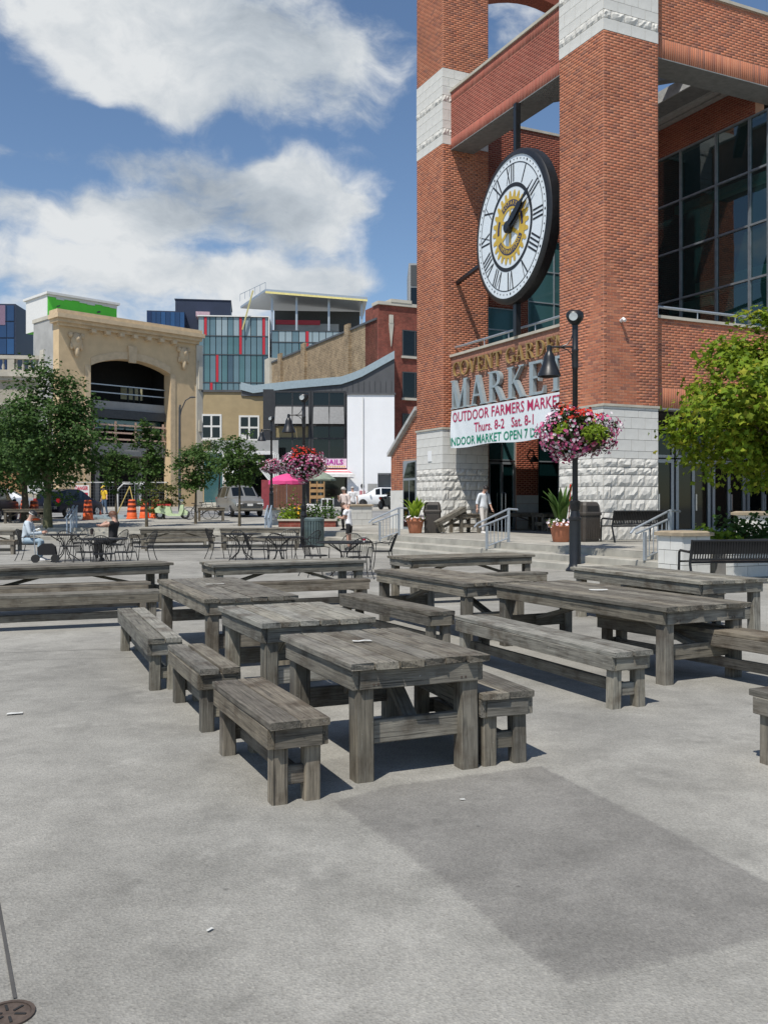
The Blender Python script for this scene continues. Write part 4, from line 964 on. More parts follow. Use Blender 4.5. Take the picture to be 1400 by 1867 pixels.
def leafmat(name, cols, trans=.35, rough=.5):
    m, nt, N, L, p = nmat(name); g = N.new('ShaderNodeNewGeometry'); oi = N.new('ShaderNodeObjectInfo')
    a = N.new('ShaderNodeMath'); a.operation = 'ADD'; L.new(g.outputs['Random Per Island'], a.inputs[0]); L.new(oi.outputs['Random'], a.inputs[1])
    f = N.new('ShaderNodeMath'); f.operation = 'FRACT'; L.new(a.outputs[0], f.inputs[0])
    c = ramp(N, L, f.outputs[0], [(i/max(1, len(cols)-1), cols[i]) for i in range(len(cols))])
    pn = noise(N, L, g.outputs['Position'], 1.1, 3); c = mix_rgb(N, L, 1.0, c, mrange(N, L, pn, .3, .7, .75, 1.25), 'MULTIPLY')
    L.new(c, p.inputs['Base Color']); p.inputs['Roughness'].default_value = rough; p.inputs['Specular IOR Level'].default_value = .2
    t = N.new('ShaderNodeBsdfTranslucent'); L.new(c, t.inputs[0]); mx = N.new('ShaderNodeMixShader'); mx.inputs[0].default_value = trans
    L.new(p.outputs[0], mx.inputs[1]); L.new(t.outputs[0], mx.inputs[2]); L.new(mx.outputs[0], N['Material Output'].inputs[0]); return m
LEAFD = leafmat('dark_maple_leaves', [(.042, .088, .022), (.06, .122, .028), (.072, .14, .034), (.048, .1, .03), (.10, .165, .045)], .3, .6)
LEAFM = leafmat('green_leaves', [(.06, .12, .028), (.08, .15, .036), (.065, .125, .03), (.11, .17, .045)], .35, .6)
LEAFB = leafmat('bright_maple_leaves', [(.17, .27, .022), (.23, .33, .028), (.12, .21, .02), (.32, .38, .035), (.19, .29, .025), (.44, .42, .05)], .45)
LEAFL = leafmat('lime_leaves', [(.26, .38, .04), (.32, .44, .05), (.2, .3, .03)], .4)
LEAFY = leafmat('yellowing_leaves', [(.12, .15, .04), (.16, .17, .05), (.08, .12, .03), (.2, .18, .07)], .35)
LEAFP = leafmat('basket_leaves', [(.03, .055, .018), (.05, .08, .025), (.02, .04, .015)], .3)
def flowermat(n, cols): return leafmat(n, cols, .25, .6)
FL_PINK = flowermat('pink_petals', [(.58, .08, .22), (.68, .18, .34), (.48, .05, .18), (.74, .34, .48)])
FL_WHITE = flowermat('white_petals', [(.72, .66, .70), (.78, .74, .76), (.7, .5, .6)])
FL_RED = flowermat('red_petals', [(.55, .03, .02), (.65, .06, .03), (.5, .02, .03)])
FL_PURP = flowermat('purple_petals', [(.22, .02, .13), (.3, .04, .2), (.35, .08, .25)])
FL_YEL = flowermat('yellow_petals', [(.75, .42, .02), (.8, .5, .04), (.7, .3, .02)])
def flowers(P, Nn, size, seed):
    r = np.random.RandomState(seed); n = len(P); ref = r.normal(size=(n, 3)); Nn = Nn+r.normal(size=(n, 3))*.35; Nn /= np.linalg.norm(Nn, axis=1)[:, None]
    a = np.cross(Nn, ref); a /= np.linalg.norm(a, axis=1)[:, None]; b = np.cross(Nn, a); s = size*r.uniform(.7, 1.25, (n, 1))/2
    vs = [P-Nn*s*.45]
    for k in range(6):
        t = k*PI/3; vs.append(P+(a*math.cos(t)+b*math.sin(t))*s)
    V = np.stack(vs, 1).reshape(-1, 3); q = np.array([(0, 1+k, 1+(k+1) % 6) for k in range(6)])
    return V, ((np.arange(n)*7)[:, None, None]+q[None]).reshape(-1, 3)
def flower_basket(label, loc, sc, seed, lime=True, red=1.0):
    t = thing('flower_basket', label, 'flower basket', loc, 0, 'flower baskets hung on the lamp posts'); r = np.random.RandomState(seed)
    m = MB()
    for s in (-1, 1): m.lathe([(.08, -.42*sc), (.3*sc, -.36*sc), (.42*sc, -.1*sc), (.42*sc, -.05*sc)], 14, (s*.3*sc, 0, 0))
    m.tube([(-.4*sc, 0, -.38*sc), (.4*sc, 0, -.38*sc)], .03, 6); m.build('basket_pot', mat('brown_basket', (.06, .04, .03), .9), t)
    def lump(d):                                          # uneven mound radius by direction
        return 1+.10*np.sin(d[:, 0]*5+seed)+.08*np.sin(d[:, 2]*7+d[:, 1]*4+seed*2)+.06*np.sin(d[:, 0]*11-d[:, 2]*9)
    rx, ry, rz_ = .92*sc, .80*sc, .60*sc
    def surf(r, n, k0, k1):
        d = r.normal(size=(n, 3)); d /= np.linalg.norm(d, axis=1)[:, None]; k = r.uniform(k0, k1, (n, 1))*lump(d)[:, None]
        P = d*np.array([rx, ry, rz_])*k
        low = P[:, 2] < 0; P[low, :2] *= (1-.18*np.abs(P[low, 2:3]/rz_)); return P, d
    V, Fq = scatter_cards(2600, lambda r, n: surf(r, n, .55, .97)[0], .085*sc**.5, seed); npmesh('foliage', V, Fq, LEAFP, t)['kind'] = 'stuff'
    P, d = surf(r, 1750, .90, 1.12)
    if lime:
        ld = Vector((.32, -.85, -.02)).normalized(); dl = (d*np.array(ld)).sum(1); L_ = dl > .93
        ld2 = Vector((-.5, -.8, .15)).normalized(); dl2 = (d*np.array(ld2)).sum(1); L_ |= dl2 > .975
    else: L_ = np.zeros(len(P), bool)
    red_ = (d[:, 2] > .52+.2*np.sin(d[:, 0]*4)) & (d[:, 0] > -.45) & (d[:, 0] < .65) & (r.rand(len(P)) < .8*red)
    u = r.rand(len(P)); ang = np.sin(d[:, 0]*3+seed)+np.sin(d[:, 2]*4+1)
    purp = (u < .06)
    pink = (~purp) & (u < .56+.15*ang*.5); whit = ~(purp | pink)
    keep = r.rand(len(P)) < .8
    for nm, mk_, mm in (('red_blooms', red_, FL_RED), ('pink_blooms', pink & ~red_, FL_PINK), ('white_blooms', whit & ~red_, FL_WHITE), ('purple_blooms', purp & ~red_, FL_PURP)):
        k = mk_ & ~L_ & keep
        if k.sum() < 2: continue
        V, Ft = flowers(P[k], d[k], .074*sc**.5, seed+3); npmesh(nm, V, Ft, mm, t)['kind'] = 'stuff'
    if lime:
        Pl = np.repeat(P[L_], 6, 0)+r.normal(size=(L_.sum()*6, 3))*.05; V, Fq = scatter_cards(len(Pl), lambda r, n: Pl, .07, seed+8); npmesh('trailing_lime_foliage', V, Fq, LEAFL, t)['kind'] = 'stuff'
    return t
flower_basket('large mound of pink, white and red flowers on the near lamp post, lime green patch', L1+Vector((0, 0, 3.2)), 1.0, 3)
flower_basket('mound of red and pink flowers on the lamp post by the litter bin', L2+Vector((0, 0, 2.98)), .93, 14, lime=False, red=1.2)
flower_basket('smaller far mound of pink flowers above the pink parasol', L3+Vector((0, 0, 2.95)), .74, 25, lime=False, red=.3)
def hood_bin(label, loc, rz):
    t = thing('litter_bin', label, 'litter bin', loc, rz, 'brown hooded litter bins'); BR = mat('brown_plastic', (.055, .047, .040), .6, var=.15)
    def sq(z, a, ch=.06): return [(-a+ch, -a, z), (a-ch, -a, z), (a, -a+ch, z), (a, a-ch, z), (a-ch, a, z), (-a+ch, a, z), (-a, a-ch, z), (-a, -a+ch, z)]
    def stack(levels):
        m = MB(); n = len(levels); V = []
        for z, a in levels: V += sq(z, a)
        m.add(V, [(i*8+k, i*8+(k+1) % 8, (i+1)*8+(k+1) % 8, (i+1)*8+k) for i in range(n-1) for k in range(8)]+[tuple(range((n-1)*8, n*8))]); return m
    stack([(0, .27), (.05, .28), (.74, .31)]).build('body', BR, t)
    stack([(.74, .33), (.80, .335), (.82, .32)]).build('collar', BR, t)
    stack([(.82, .31), (1.02, .285), (1.10, .25), (1.12, .2)]).build('hood', BR, t)
    MB().box(-.19, .19, -.312, -.29, .86, 1.0).build('opening', DARK, t)
    m = MB()
    for k in range(-4, 5): m.box(k*.06-.008, k*.06+.008, -.312, -.28, .08, .72)
    m.build('ribs', BR, t); return t
hood_bin('brown hooded litter bin beside the flower pot at the far brick pier', (XA(788, 33.4), 33.4, .5), RZ-.5)
hood_bin('brown hooded litter bin behind the near lamp post', (XA(1068, 26.2), 26.2, .5), RZ)
t = thing('slatted_bin', 'green-grey slatted litter bin beside the lamp post with flowers', 'litter bin', (XA(573, 33.5), 33.5, 0))
GG = mat('green_grey_steel', (.10, .14, .14), .5, .2)
MB().lathe([(.30, .02), (.30, 1.0), (.0, 1.0)], 20).build('liner', GG, t, 40)
for z in (.06, .96): MB().lathe([(.36, z-.03), (.37, z), (.36, z+.04), (.32, z+.04)], 24).build('band', GG, t, 40)
for k in range(22):
    a_ = 2*PI*k/22; link('slat', bpy.data.meshes.get('slat') or MB().box(-.01, .012, -.032, .032, 0, .9).mesh('slat', GG), t, loc=(.34*math.cos(a_), .34*math.sin(a_), .06), rot=(0, 0, a_))
MB().lathe([(.37, 1.0), (.3, 1.06), (.18, 1.06), (.17, 1.0)], 20).build('lid', GG, t, 40)
def flower_pot(label, loc, seed, sc=1.0, tall=1.0):
    t = thing('flower_pot', label, 'flower pot', loc, 0, 'terracotta pots on the market deck')
    MB().lathe([(0, 0), (.2, 0), (.22, .02), (.30, .42), (.34, .43), (.345, .47), (.335, .49), (.345, .51), (.345, .56), (.31, .56), (.29, .48), (0, .47)], 24).build('pot', TERRA, t, 35)
    r = np.random.RandomState(seed); m = MB()
    for k in range(26):                                   # broad upright blades
        a = r.uniform(0, 2*PI); ln = r.uniform(.45, .85)*tall; w = r.uniform(.06, .10); lean = r.uniform(.1, .55); b = Vector((.12*math.cos(a), .12*math.sin(a), .45+r.uniform(0, .25)*tall)); pts = []
        dr = Vector((math.cos(a), math.sin(a), 0)); sd = Vector((-dr.y, dr.x, 0))
        for i in range(5):
            q = i/4; c = b+dr*(lean*ln*q*q+.05*q)+Vector((0, 0, ln*q*(1-.45*lean*q*q))); ww = w*math.sin(PI*min(.97, q*.85+.12)); pts += [c-sd*ww, c+dr*-.01, c+sd*ww]
        m.add(pts, [(i*3+j, i*3+j+1, i*3+j+4, i*3+j+3) for i in range(4) for j in range(2)])
    m.build('canna_leaves', LEAFM if tall > 1 else LEAFL, t, 180)
    a = r.uniform(0, 2*PI, 130); q = r.uniform(.2, .42, 130); P = np.stack([q*np.cos(a), q*np.sin(a), .52+r.uniform(-.1, .12, 130)], 1); Nn = P*np.array([1, 1, .2])+np.array([0, 0, .25]); Nn /= np.linalg.norm(Nn, axis=1)[:, None]
    V, Ft = flowers(P, Nn, .075, seed); npmesh('white_blooms', V, Ft, FL_WHITE, t)['kind'] = 'stuff'
    V, Fq = scatter_cards(240, lambda r, n: np.stack([r.uniform(-.34, .34, n), r.uniform(-.34, .34, n), r.uniform(.45, .62, n)], 1), .09, seed+1); npmesh('bedding_leaves', V, Fq, LEAFM, t)['kind'] = 'stuff'
    if tall > 1:
        m = MB(); m.tube([(.22, .05, .6), (.28, .05, 1.45)], .012, 5); m.ball((.28, .05, 1.5), (.035, .035, .12), 6, 5); m.build('red_canna_flower', FL_RED, t)
    return t
flower_pot('terracotta pot of lime leaves and white flowers beside the far pier bin', (XA(757, 33.2), 33.2, .5), 4)
flower_pot('terracotta pot with tall canna leaves behind the near lamp post', (XA(1022, 25.9), 25.9, .5), 6, tall=1.25)
def metal_bench(label, loc, rz, L=1.8):
    t = thing('metal_bench', label, 'bench', loc, rz, 'black slatted metal benches')
    for s in (-1, 1):
        MB().tube([(s*L/2, -.28, 0), (s*L/2, -.25, .62), (s*L/2, -.2, .66), (s*L/2, .2, .64)], .025, 6).tube([(s*L/2, .32, 0), (s*L/2, .2, .42), (s*L/2, .30, .88)], .025, 6).build('end_frame', BLACK, t, 40)
    m = MB()
    for z, y in ((.44, -.26), (.44, .18), (.50, .21), (.86, .30)): m.tube([(-L/2, y, z), (L/2, y, z)], .022, 6)
    m.tube([(-L/2, .25, .68), (L/2, .25, .68)], .012, 6); m.build('rails', BLACK, t, 40)
    MB().add([(-L/2+.04, .245, .60), (L/2-.04, .245, .60), (L/2-.04, .292, .84), (-L/2+.04, .292, .84)], [(0, 1, 2, 3)]).build('back_panel', BLACK, t)
    m = MB(); n = int(L/.055)
    for k in range(n):
        x = -L/2+.03+(L-.06)*k/(n-1); m.bar((x, .205, .49), (x, .295, .86), .042, .008, up=(1, 0, 0)); m.bar((x, -.25, .452), (x, .17, .452), .042, .008)
    m.build('slats', BLACK, t)['kind'] = 'stuff'; return t
q = ML(.2, -1.0); metal_bench('black slatted metal bench on the deck against the near stone pier', (q.x, q.y, .5), RZ+PI, 1.75)
metal_bench('black slatted metal bench at right edge below the bushes', (XA(1338, 18.3), 18.3, 0), RZ-.30+PI, 2.05)
def step_rail(label, t_, off=0.0):
    s0 = edge(t_); o = thing('step_handrail', label, 'handrail', ML(s0+.1+off, t_), RZ, 'grey metal handrails on the steps')
    top = Vector((.15, 0, .5)); bot = Vector((-.95, 0, .17))
    for nm, p, h in (('post', Vector((.15, 0, .5)), .92), ('post', Vector((-.55, 0, .335)), .62)):
        MB().bar(p, p+Vector((0, 0, h)), .06, .06, up=(0, 1, 0)).build(nm, GALV, o)
    for dz in (.92, .74):
        MB().tube([(.45, 0, .5+dz*.98), (.15, 0, .5+dz), (-.85, 0, .17+dz*.93), (-.95, 0, .13+dz*.87)] if dz > .8 else [(.15, 0, .5+dz), (-.8, 0, .18+dz)], .026, 8).build('rail', GALV, o, 40)
    MB().tube([(.15, 0, .62), (-.55, 0, .40)], .02, 6).build('lower_rail', GALV, o, 40)
    for k in range(5):
        x = .05-.12*k; MB().tube([(x, 0, .59+x*.3), (x, 0, 1.2+x*.33)], .011, 6).build('baluster', GALV, o, 40)
    return o
step_rail('grey handrail in the middle of the market steps', .15); step_rail('grey handrail at the far end of the market steps, near the flower pot', 6.2); step_rail('grey handrail at the near end of the market steps by the stone pillar', -5.75)
for px, lab in ((133, 'pale blue-grey handrail on the back steps near the dark car'), (492, 'pale blue-grey handrail on the back steps before the flower bed')):
    o = thing('step_handrail', lab, 'handrail', (XA(px, 40.2), 40.5, 0), PI/2, 'grey metal handrails on the steps')
    for y in (-.0, .16):
        for x in (.25, -.55): MB().bar((x, y, .5 if x > 0 else .1), (x, y, 1.45+(.0 if x > 0 else -.42)), .05, .05, up=(0, 1, 0)).build('post', BLUEG, o)
        MB().bar((.35, y, 1.46), (-.75, y, .92), .05, .05).build('rail', BLUEG, o)
    for k in range(5): MB().bar((.1-.13*k, 0, .5), (.1-.13*k, 0, 1.3-.07*k), .02, .02, up=(0, 1, 0)).build('baluster', BLUEG, o)
# ------------------------------------------------------------------ cafe tables and chairs
def cafe_chair():
    t = thing('wire_chair', 'x', 'chair', (0, 0, 0), 0, 'black wire chairs')
    m = MB()
    for s in (-1, 1):
        m.tube([(s*.2, -.2, .45), (s*.22, -.23, .2), (s*.25, -.27, 0)], .011, 5)
        m.tube([(s*.18, .18, .45), (s*.2, .24, .2), (s*.24, .32, 0)], .011, 5)
        m.tube([(s*.21, -.2, .45), (s*.25, -.19, .63), (s*.26, .0, .66), (s*.25, .2, .64)], .011, 5)
    m.build('frame', BLACKM, t)
    m = MB(); arc = [(.26*math.cos(a), .2+.06*math.sin(a)+.1*max(0, math.sin(a))**2, .6+.27*math.sin(a)) for a in [PI*i/10 for i in range(11)]]
    m.tube(arc, .011, 5)
    for k in range(9):
        x = -.2+.4*k/8; zt = .6+.27*math.sqrt(max(0, 1-(x/.26)**2)); m.tube([(x*.85, .19, .45), (x, .215+.14*(zt-.6)/.27, zt)], .006, 4)
    m.build('back', BLACKM, t)
    m = MB(); ring_ = [(.24*math.cos(a), .235*math.sin(a), .45) for a in [2*PI*i/14 for i in range(15)]]; m.tube(ring_, .012, 5)
    for k in range(-5, 6):
        x = k*.042; y = math.sqrt(.0576-x*x)*.97; m.box(x-.009, x+.009, -y, y, .447, .453)
    m.build('seat', BLACKM, t); return t
def cafe_table(label, loc, r=.55):
    t = thing('mesh_table', label, 'table', loc, 0, 'round black mesh tables'); m = MB()
    m.tube([(r*math.cos(2*PI*i/28), r*math.sin(2*PI*i/28), .72) for i in range(29)], .016, 5); m.build('rim', BLACKM, t)
    m = MB(); n = int(r/.035)
    for k in range(-n, n+1):
        x = k*.035; y = math.sqrt(max(0, r*r-x*x)); m.box(x-.008, x+.008, -y, y, .716, .720); m.box(-y, y, x-.008, x+.008, .7205, .7245)
    m.build('mesh_top', BLACKM, t)['kind'] = 'stuff'
    m = MB()
    for k in range(4):
        a = PI/4+k*PI/2; c, s = math.cos(a), math.sin(a); m.tube([(c*r*.75, s*r*.75, .7), (c*.12, s*.12, .52), (c*.05, s*.05, .36), (c*.12, s*.12, .2), (c*.42, s*.42, 0)], .014, 5)
    m.build('legs', BLACKM, t); return t
ch0 = cafe_chair(); first = [True]
def chair(label, px, Y, face, z=0.0):
    """face = bearing the sitter looks towards, degrees clockwise from away-from-camera"""
    rz = PI-math.radians(face); loc = (XA(px, Y), Y, z)
    if first[0]: first[0] = False; ch0.location = loc; ch0.rotation_euler = (0, 0, rz); ch0['label'] = label; return ch0
    return copy_tree(ch0, loc, rz, label)
cafe_table('round black mesh table between the seated man and the woman in black', (XA(120, 25.4), 25.4, 0), .55)
cafe_table('round black mesh table nearer the left crosswise table', (XA(190, 22.4), 22.4, 0), .55)
cafe_table('round black mesh table in the middle of the plaza, left part of the centre group', (XA(440, 26), 26, 0), .55)
cafe_table('round black mesh table in the centre group just behind the crosswise table', (XA(508, 23.6), 23.6, 0), .55)
cafe_table('large round black mesh table nearest the foot of the market steps', (XA(628, 20.6), 20.6, 0), .62)
for a in [('black wire chair holding the man in the cap', 55, 25.6, 90), ('black wire chair in which the woman in black sits', 210, 25.2, -75), ('black wire chair in front of the round table beside the seated man', 128, 24.5, 5), ('black wire chair with its back to the camera left of the near round table', 160, 21.6, 40),
          ('black wire chair right of the near round table, legs showing under the left crosswise table', 228, 21.6, -50), ('empty black wire chair right of the woman in black', 262, 24.2, -80), ('black wire chair beyond the round table of the seated man', 150, 26.6, 200), ('black wire chair in front of the near round table, behind the left crosswise table', 190, 20.9, -5),
          ('black wire chair at the left of the centre group', 398, 26.4, 60), ('black wire chair with its back to camera in the centre group', 440, 24.9, 10), ('black wire chair left of the centre table behind the crosswise table', 470, 22.8, 70), ('black wire chair tilted towards the litter bin', 560, 24.6, -60), ('black wire chair beyond the centre table', 522, 25.0, 190), ('black wire chair just behind the middle crosswise table', 505, 22.4, 0),
          ('black wire chair with fan back left of the large mesh table by the steps', 577, 20.2, 60), ('black wire chair with fan back in front of the large mesh table by the steps', 655, 19.6, -15), ('black wire chair nearest the foot of the market steps, turned side-on', 697, 22.0, -80), ('black wire chair behind the large mesh table by the steps', 640, 21.8, 185)]:
    chair(*a)
# ------------------------------------------------------------------ stone pillar, planter wall at right, flower bed
def stone_pier(label, s, t, w, h, z0=0.0, cat='pillar', cap=.10):
    p = thing('stone_pillar', label, cat, ML(s, t, z0), RZ)
    MB().box(-w/2, w/2, -w/2, w/2, 0, h-cap).build('core', MORTARG, p)
    co = [((h-cap)/3.0, 0)]*3
    for ang, o in ((0, (-w/2, -w/2, 0)), (-PI/2, (-w/2, w/2, 0)), (PI/2, (w/2, -w/2, 0)), (PI, (w/2, w/2, 0))): stone_face(p, o, ang, w, co, .4, .012)
    e = w/2+.07; m = MB(); m.add([(-e, -e, h-cap), (e, -e, h-cap), (e, e, h-cap), (-e, e, h-cap), (-e, -e, h-.03), (e, -e, h-.03), (e, e, h-.03), (-e, e, h-.03), (-e+.1, -e+.1, h), (e-.1, -e+.1, h), (e-.1, e-.1, h), (-e+.1, e-.1, h)],
        [(3, 2, 1, 0), (0, 1, 5, 4), (1, 2, 6, 5), (2, 3, 7, 6), (3, 0, 4, 7), (4, 5, 9, 8), (5, 6, 10, 9), (6, 7, 11, 10), (7, 4, 8, 11), (8, 9, 10, 11)]); m.build('cap', CAPBR, p); return p
stone_pier('pale stone pillar with brown cap at the end of the market steps', -3.15, -6.55, .72, 1.0)
stone_pier('shaded stone pier with brown cap behind the bushes at right', 2.6, -3.2, .8, .86, .5)
pw = thing('planter_wall', 'low stone planter wall holding bushes behind the right-hand metal bench', 'planter', ML(-2.42, -7.0), RZ)
MB().box(0, 14, 0, .3, 0, .72).build('core', MORTARG, pw); MB().box(-.0, 14, -.06, .36, .72, .80).build('cap', CAPBR, pw)
stone_face(pw, (0, 0, 0), 0, 8, [(.24, 0)]*3, .6)
MB().box(.2, 14, .3, 1.8, 0, .66).build('soil', mat('dark_soil', (.035, .026, .02), .95), pw)
MB().box(0, 14, 1.8, 2.0, 0, .80).build('rear_wall', STEPC, pw); MB().box(0, .2, .3, 1.8, 0, .80).build('end_wall', STEPC, pw)
# ================================================================== BACKGROUND BUILDINGS
TANST = mat('tan_stone_front', (.60, .45, .27), .85, var=.10, scale=1.2, bmp=.004)
TANLT = mat('tan_stone_trim', (.58, .45, .29), .85, var=.15, scale=2)
CREAM = mat('cream_render', (.50, .47, .40), .85, var=.15, scale=.8)
GREYR = mat('grey_render', (.36, .36, .35), .9, var=.2, scale=.6)
TANBR = mat('tan_painted_brick', (.36, .28, .16), .85, var=.12, scale=1.0)
WHITEW = mat('white_painted_wall', (.80, .81, .83), .8, var=.04, scale=.5)
GREYM = mat('dark_grey_cladding', (.085, .087, .092), .55, var=.15, scale=.8)
FLASH = mat('blue_grey_flashing', (.34, .42, .46), .5, .2, var=.1)
CONCW = mat('raw_concrete', (.30, .30, .29), .9, var=.2, scale=.7)
NAVYC = mat('navy_cladding', (.018, .028, .06), .5, var=.15, scale=.5)
REDP = mat('red_panel', (.45, .02, .035), .45, var=.06)
GREENW = mat('green_sheathing', (.13, .70, .06), .7, var=.08, scale=.6)
YELB = mat('yellow_insulation', (.62, .55, .22), .8)
STEELD = mat('dark_steel', (.05, .055, .06), .6)
FRAMEW = mat('white_window_frame', (.70, .70, .68), .6, var=.05)
def farbrick(name, c1, c2, mo, sc=1.0):
    m, nt, N, L, p = nmat(name); g = N.new('ShaderNodeNewGeometry'); tc = N.new('ShaderNodeTexCoord')
    s = N.new('ShaderNodeSeparateXYZ'); L.new(tc.outputs['Object'], s.inputs[0]); a = N.new('ShaderNodeMath'); a.operation = 'ADD'; L.new(s.outputs[0], a.inputs[0]); L.new(s.outputs[1], a.inputs[1])
    c = N.new('ShaderNodeCombineXYZ'); L.new(a.outputs[0], c.inputs[0]); L.new(s.outputs[2], c.inputs[1])
    b = N.new('ShaderNodeTexBrick'); L.new(c.outputs[0], b.inputs['Vector']); b.inputs['Scale'].default_value = 1/sc
    for k, v in (('Color1', c1), ('Color2', c2), ('Mortar', mo)): b.inputs[k].default_value = tuple(v)+(1,)
    b.inputs['Brick Width'].default_value = .24; b.inputs['Row Height'].default_value = .085; b.inputs['Mortar Size'].default_value = .01; b.inputs['Bias'].default_value = -.1
    n1 = noise(N, L, tc.outputs['Object'], .7, 6, .7); n2 = noise(N, L, tc.outputs['Object'], 3.2, 4, .7)
    k = mix_rgb(N, L, 1.0, b.outputs[0], mrange(N, L, n1, .3, .7, .62, 1.35), 'MULTIPLY'); k = mix_rgb(N, L, 1.0, k, mrange(N, L, n2, .3, .7, .7, 1.3), 'MULTIPLY')
    L.new(k, p.inputs['Base Color']); p.inputs['Roughness'].default_value = .9; return m
FBROWN = farbrick('old_brown_brick', (.30, .21, .12), (.22, .15, .085), (.33, .28, .20), 2.2)
FRED = farbrick('old_red_brick', (.22, .05, .035), (.18, .045, .03), (.2, .09, .06), 1.5)
def bld(name, label, px, Y, ang, cat='building', group=None): return thing(name, label, cat, (XA(px, Y), Y, 0), math.radians(ang), group)
def win(parent, x0, x1, z0, z1, y=-.02, vx=(), hz=(), gm=None, fm=None, fw=.07, name='window'):
    return window_unit(parent, x0, x1, y, z0, z1, list(vx), list(hz), gm or GLASSD, name, fm or FRAMEW, fw)
# ---- tan stone theatre front under reconstruction
th = bld('theatre_building', 'tan stone front with one huge arched opening, gutted and under construction', 108, 75, 45)
W, zb, H = 13.0, .9, 16.4
oa, ob, zs, rise = 2.75, 10.3, 12.9, .85
arch = [(oa+(ob-oa)*i/16, zs+rise*math.sin(PI*i/16)**.8) for i in range(17)]
m = MB(); fy = lambda u, v, d: (u, d, v)
m.box(0, oa, 0, 1.0, zb, zs); m.box(ob, W, 0, 1.0, zb, zs)
m.prism([(0, zs), (oa, zs)]+arch[1:-1]+[(ob, zs), (W, zs), (W, H), (0, H)], 0, 1.0, fy)
th_w = m.build('front_wall', TANST, th)
m = MB()
for i in range(16):
    (u0, v0), (u1, v1) = arch[i], arch[i+1]; m.prism([(u0, v0+.02), (u1, v1+.02), (u1, v1+.62), (u0, v0+.62)], -.06, .0, fy)
m.box(oa-.5, oa-.02, -.06, 0, zb, zs+.02); m.box(ob+.02, ob+.5, -.06, 0, zb, zs+.02); m.build('arch_surround', TANLT, th)
MB().prism([(6.2, zs+.6), (6.85, zs+.6), (6.95, zs+2.0), (6.1, zs+2.0)], -.2, .02, fy).build('keystone', TANLT, th)
m = MB(); m.box(-.45, W+.45, -.75, 1.0, H, H+.35); m.box(-.3, W+.3, -.5, 1.0, H-.3, H); m.box(-.15, W+.15, -.25, .02, H-.55, H-.3); m.box(-.35, W+.35, -.45, 1.0, H+.35, H+.7); m.build('cornice', TANLT, th)
for k in range(7): MB().box(2.6+k*1.28, 3.0+k*1.28, -.55, .0, H-.85, H-.552).build('bracket', TANLT, th)
for x in (1.45, 11.6):
    m = MB(); m.ball((x, -.12, H-1.7), (.5, .3, .75), 10, 8); m.ball((x, -.3, H-1.5), (.28, .25, .32), 8, 6); m.ball((x, -.2, H-2.5), (.22, .2, .5), 8, 6)
    for s in (-1, 1): m.ball((x+s*.5, -.12, H-1.2), (.2, .2, .25), 8, 6); m.ball((x+s*.42, -.12, H-2.1), (.16, .15, .3), 8, 6)
    m.build('shield_carving', TANLT, th, 60)
m = MB(); m.box(W-.05, W+.6, -.15, 1.2, zb, H-.6); m.box(W+.1, W+.5, -.3, 0, H-4.6, H-2.0); m.box(W+.15, W+.45, -.28, 0, 8, 9.0); m.build('end_pilaster', CREAM, th)
m = MB(); m.box(0, .3, 1.0, 4.6, zb, H+.2); m.box(.3, W, 9.6, 10, zb, 9); m.build('side_wall', GREYR, th)
MB().box(-.08, .3, 1.0, 4.7, H+.2, H+.5).build('side_wall_coping', CREAM, th); MB().box(-.08, .02, 2.6, 3.3, H-5.5, H-2.2).build('blocked_window', CREAM, th)
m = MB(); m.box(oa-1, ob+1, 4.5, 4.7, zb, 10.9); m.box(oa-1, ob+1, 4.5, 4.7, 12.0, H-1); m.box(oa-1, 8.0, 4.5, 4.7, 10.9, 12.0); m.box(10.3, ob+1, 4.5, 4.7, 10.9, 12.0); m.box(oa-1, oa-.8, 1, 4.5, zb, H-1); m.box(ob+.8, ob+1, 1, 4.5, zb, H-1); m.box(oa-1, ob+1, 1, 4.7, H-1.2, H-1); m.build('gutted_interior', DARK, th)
for z, h, mm in ((9.5, .7, CONCW), (5.6, 1.1, CONCW)): MB().box(oa-.02, ob+.02, .9, 4.4, z, z+h).build('floor_slab', mm, th)
m = MB(); m.box(oa, ob, .7, .9, 8.75, 9.45); m.build('steel_beam', STEELD, th)
MB().box(oa, ob, 1.6, 1.7, 7.9, 8.75).build('glazed_screen', GLASST, th)
m = MB(); m.box(7.0, 14, 6.6, 6.8, 9.5, 13)
m.build('daylight_board', mat('daylight_yellow', (.85, .8, .5), .8), th)  # board added behind the hole, its pale yellow standing in for daylight
for x in (8.6, 9.2, 9.75): MB().box(x, x+.1, 4.3, 4.48, 10.3, 12.2).build('stud', STEELD, th)
for z in (10.85, 11.5): MB().box(oa, ob, .8, .86, z, z+.09).build('guard_rail', GALV, th)
for z in (6.9, 7.45, 8.1): MB().box(oa+.3, ob-.1, .55, .62, z, z+.14).build('timber_rail', mat('pinkish_timber', (.52, .36, .28), .8), th)
for x in (3.3, 5.3, 7.2, 9.9): MB().box(x, x+.16, .62, .72, 6.6, 8.5).build('timber_post', mat('pinkish_timber', (.52, .36, .28), .8), th)
m = MB(); m.box(4.3, 4.7, 2.2, 2.6, zb, 9); m.box(8.4, 8.8, 2.2, 2.6, zb, 9); m.build('column', CONCW, th)
m = MB(); m.box(.7, 7.0, 3.4, 7.5, H-.2, 19.0); gb = m.build('rooftop_box', GREENW, th)
m = MB(); m.box(.5, 7.2, 3.2, 7.8, 19.0, 19.2); m.box(.64, .70, 3.45, 7.5, H-.2, 19.0); m.build('parapet_flashing', FRAMEW, gb)
m = MB()
for i in range(9): m.box(.7+i*.7, 1.4+i*.7, 3.34, 3.4, 18.85-random.random()*.2, 19.0)
m.build('torn_white_wrap', FRAMEW, gb)
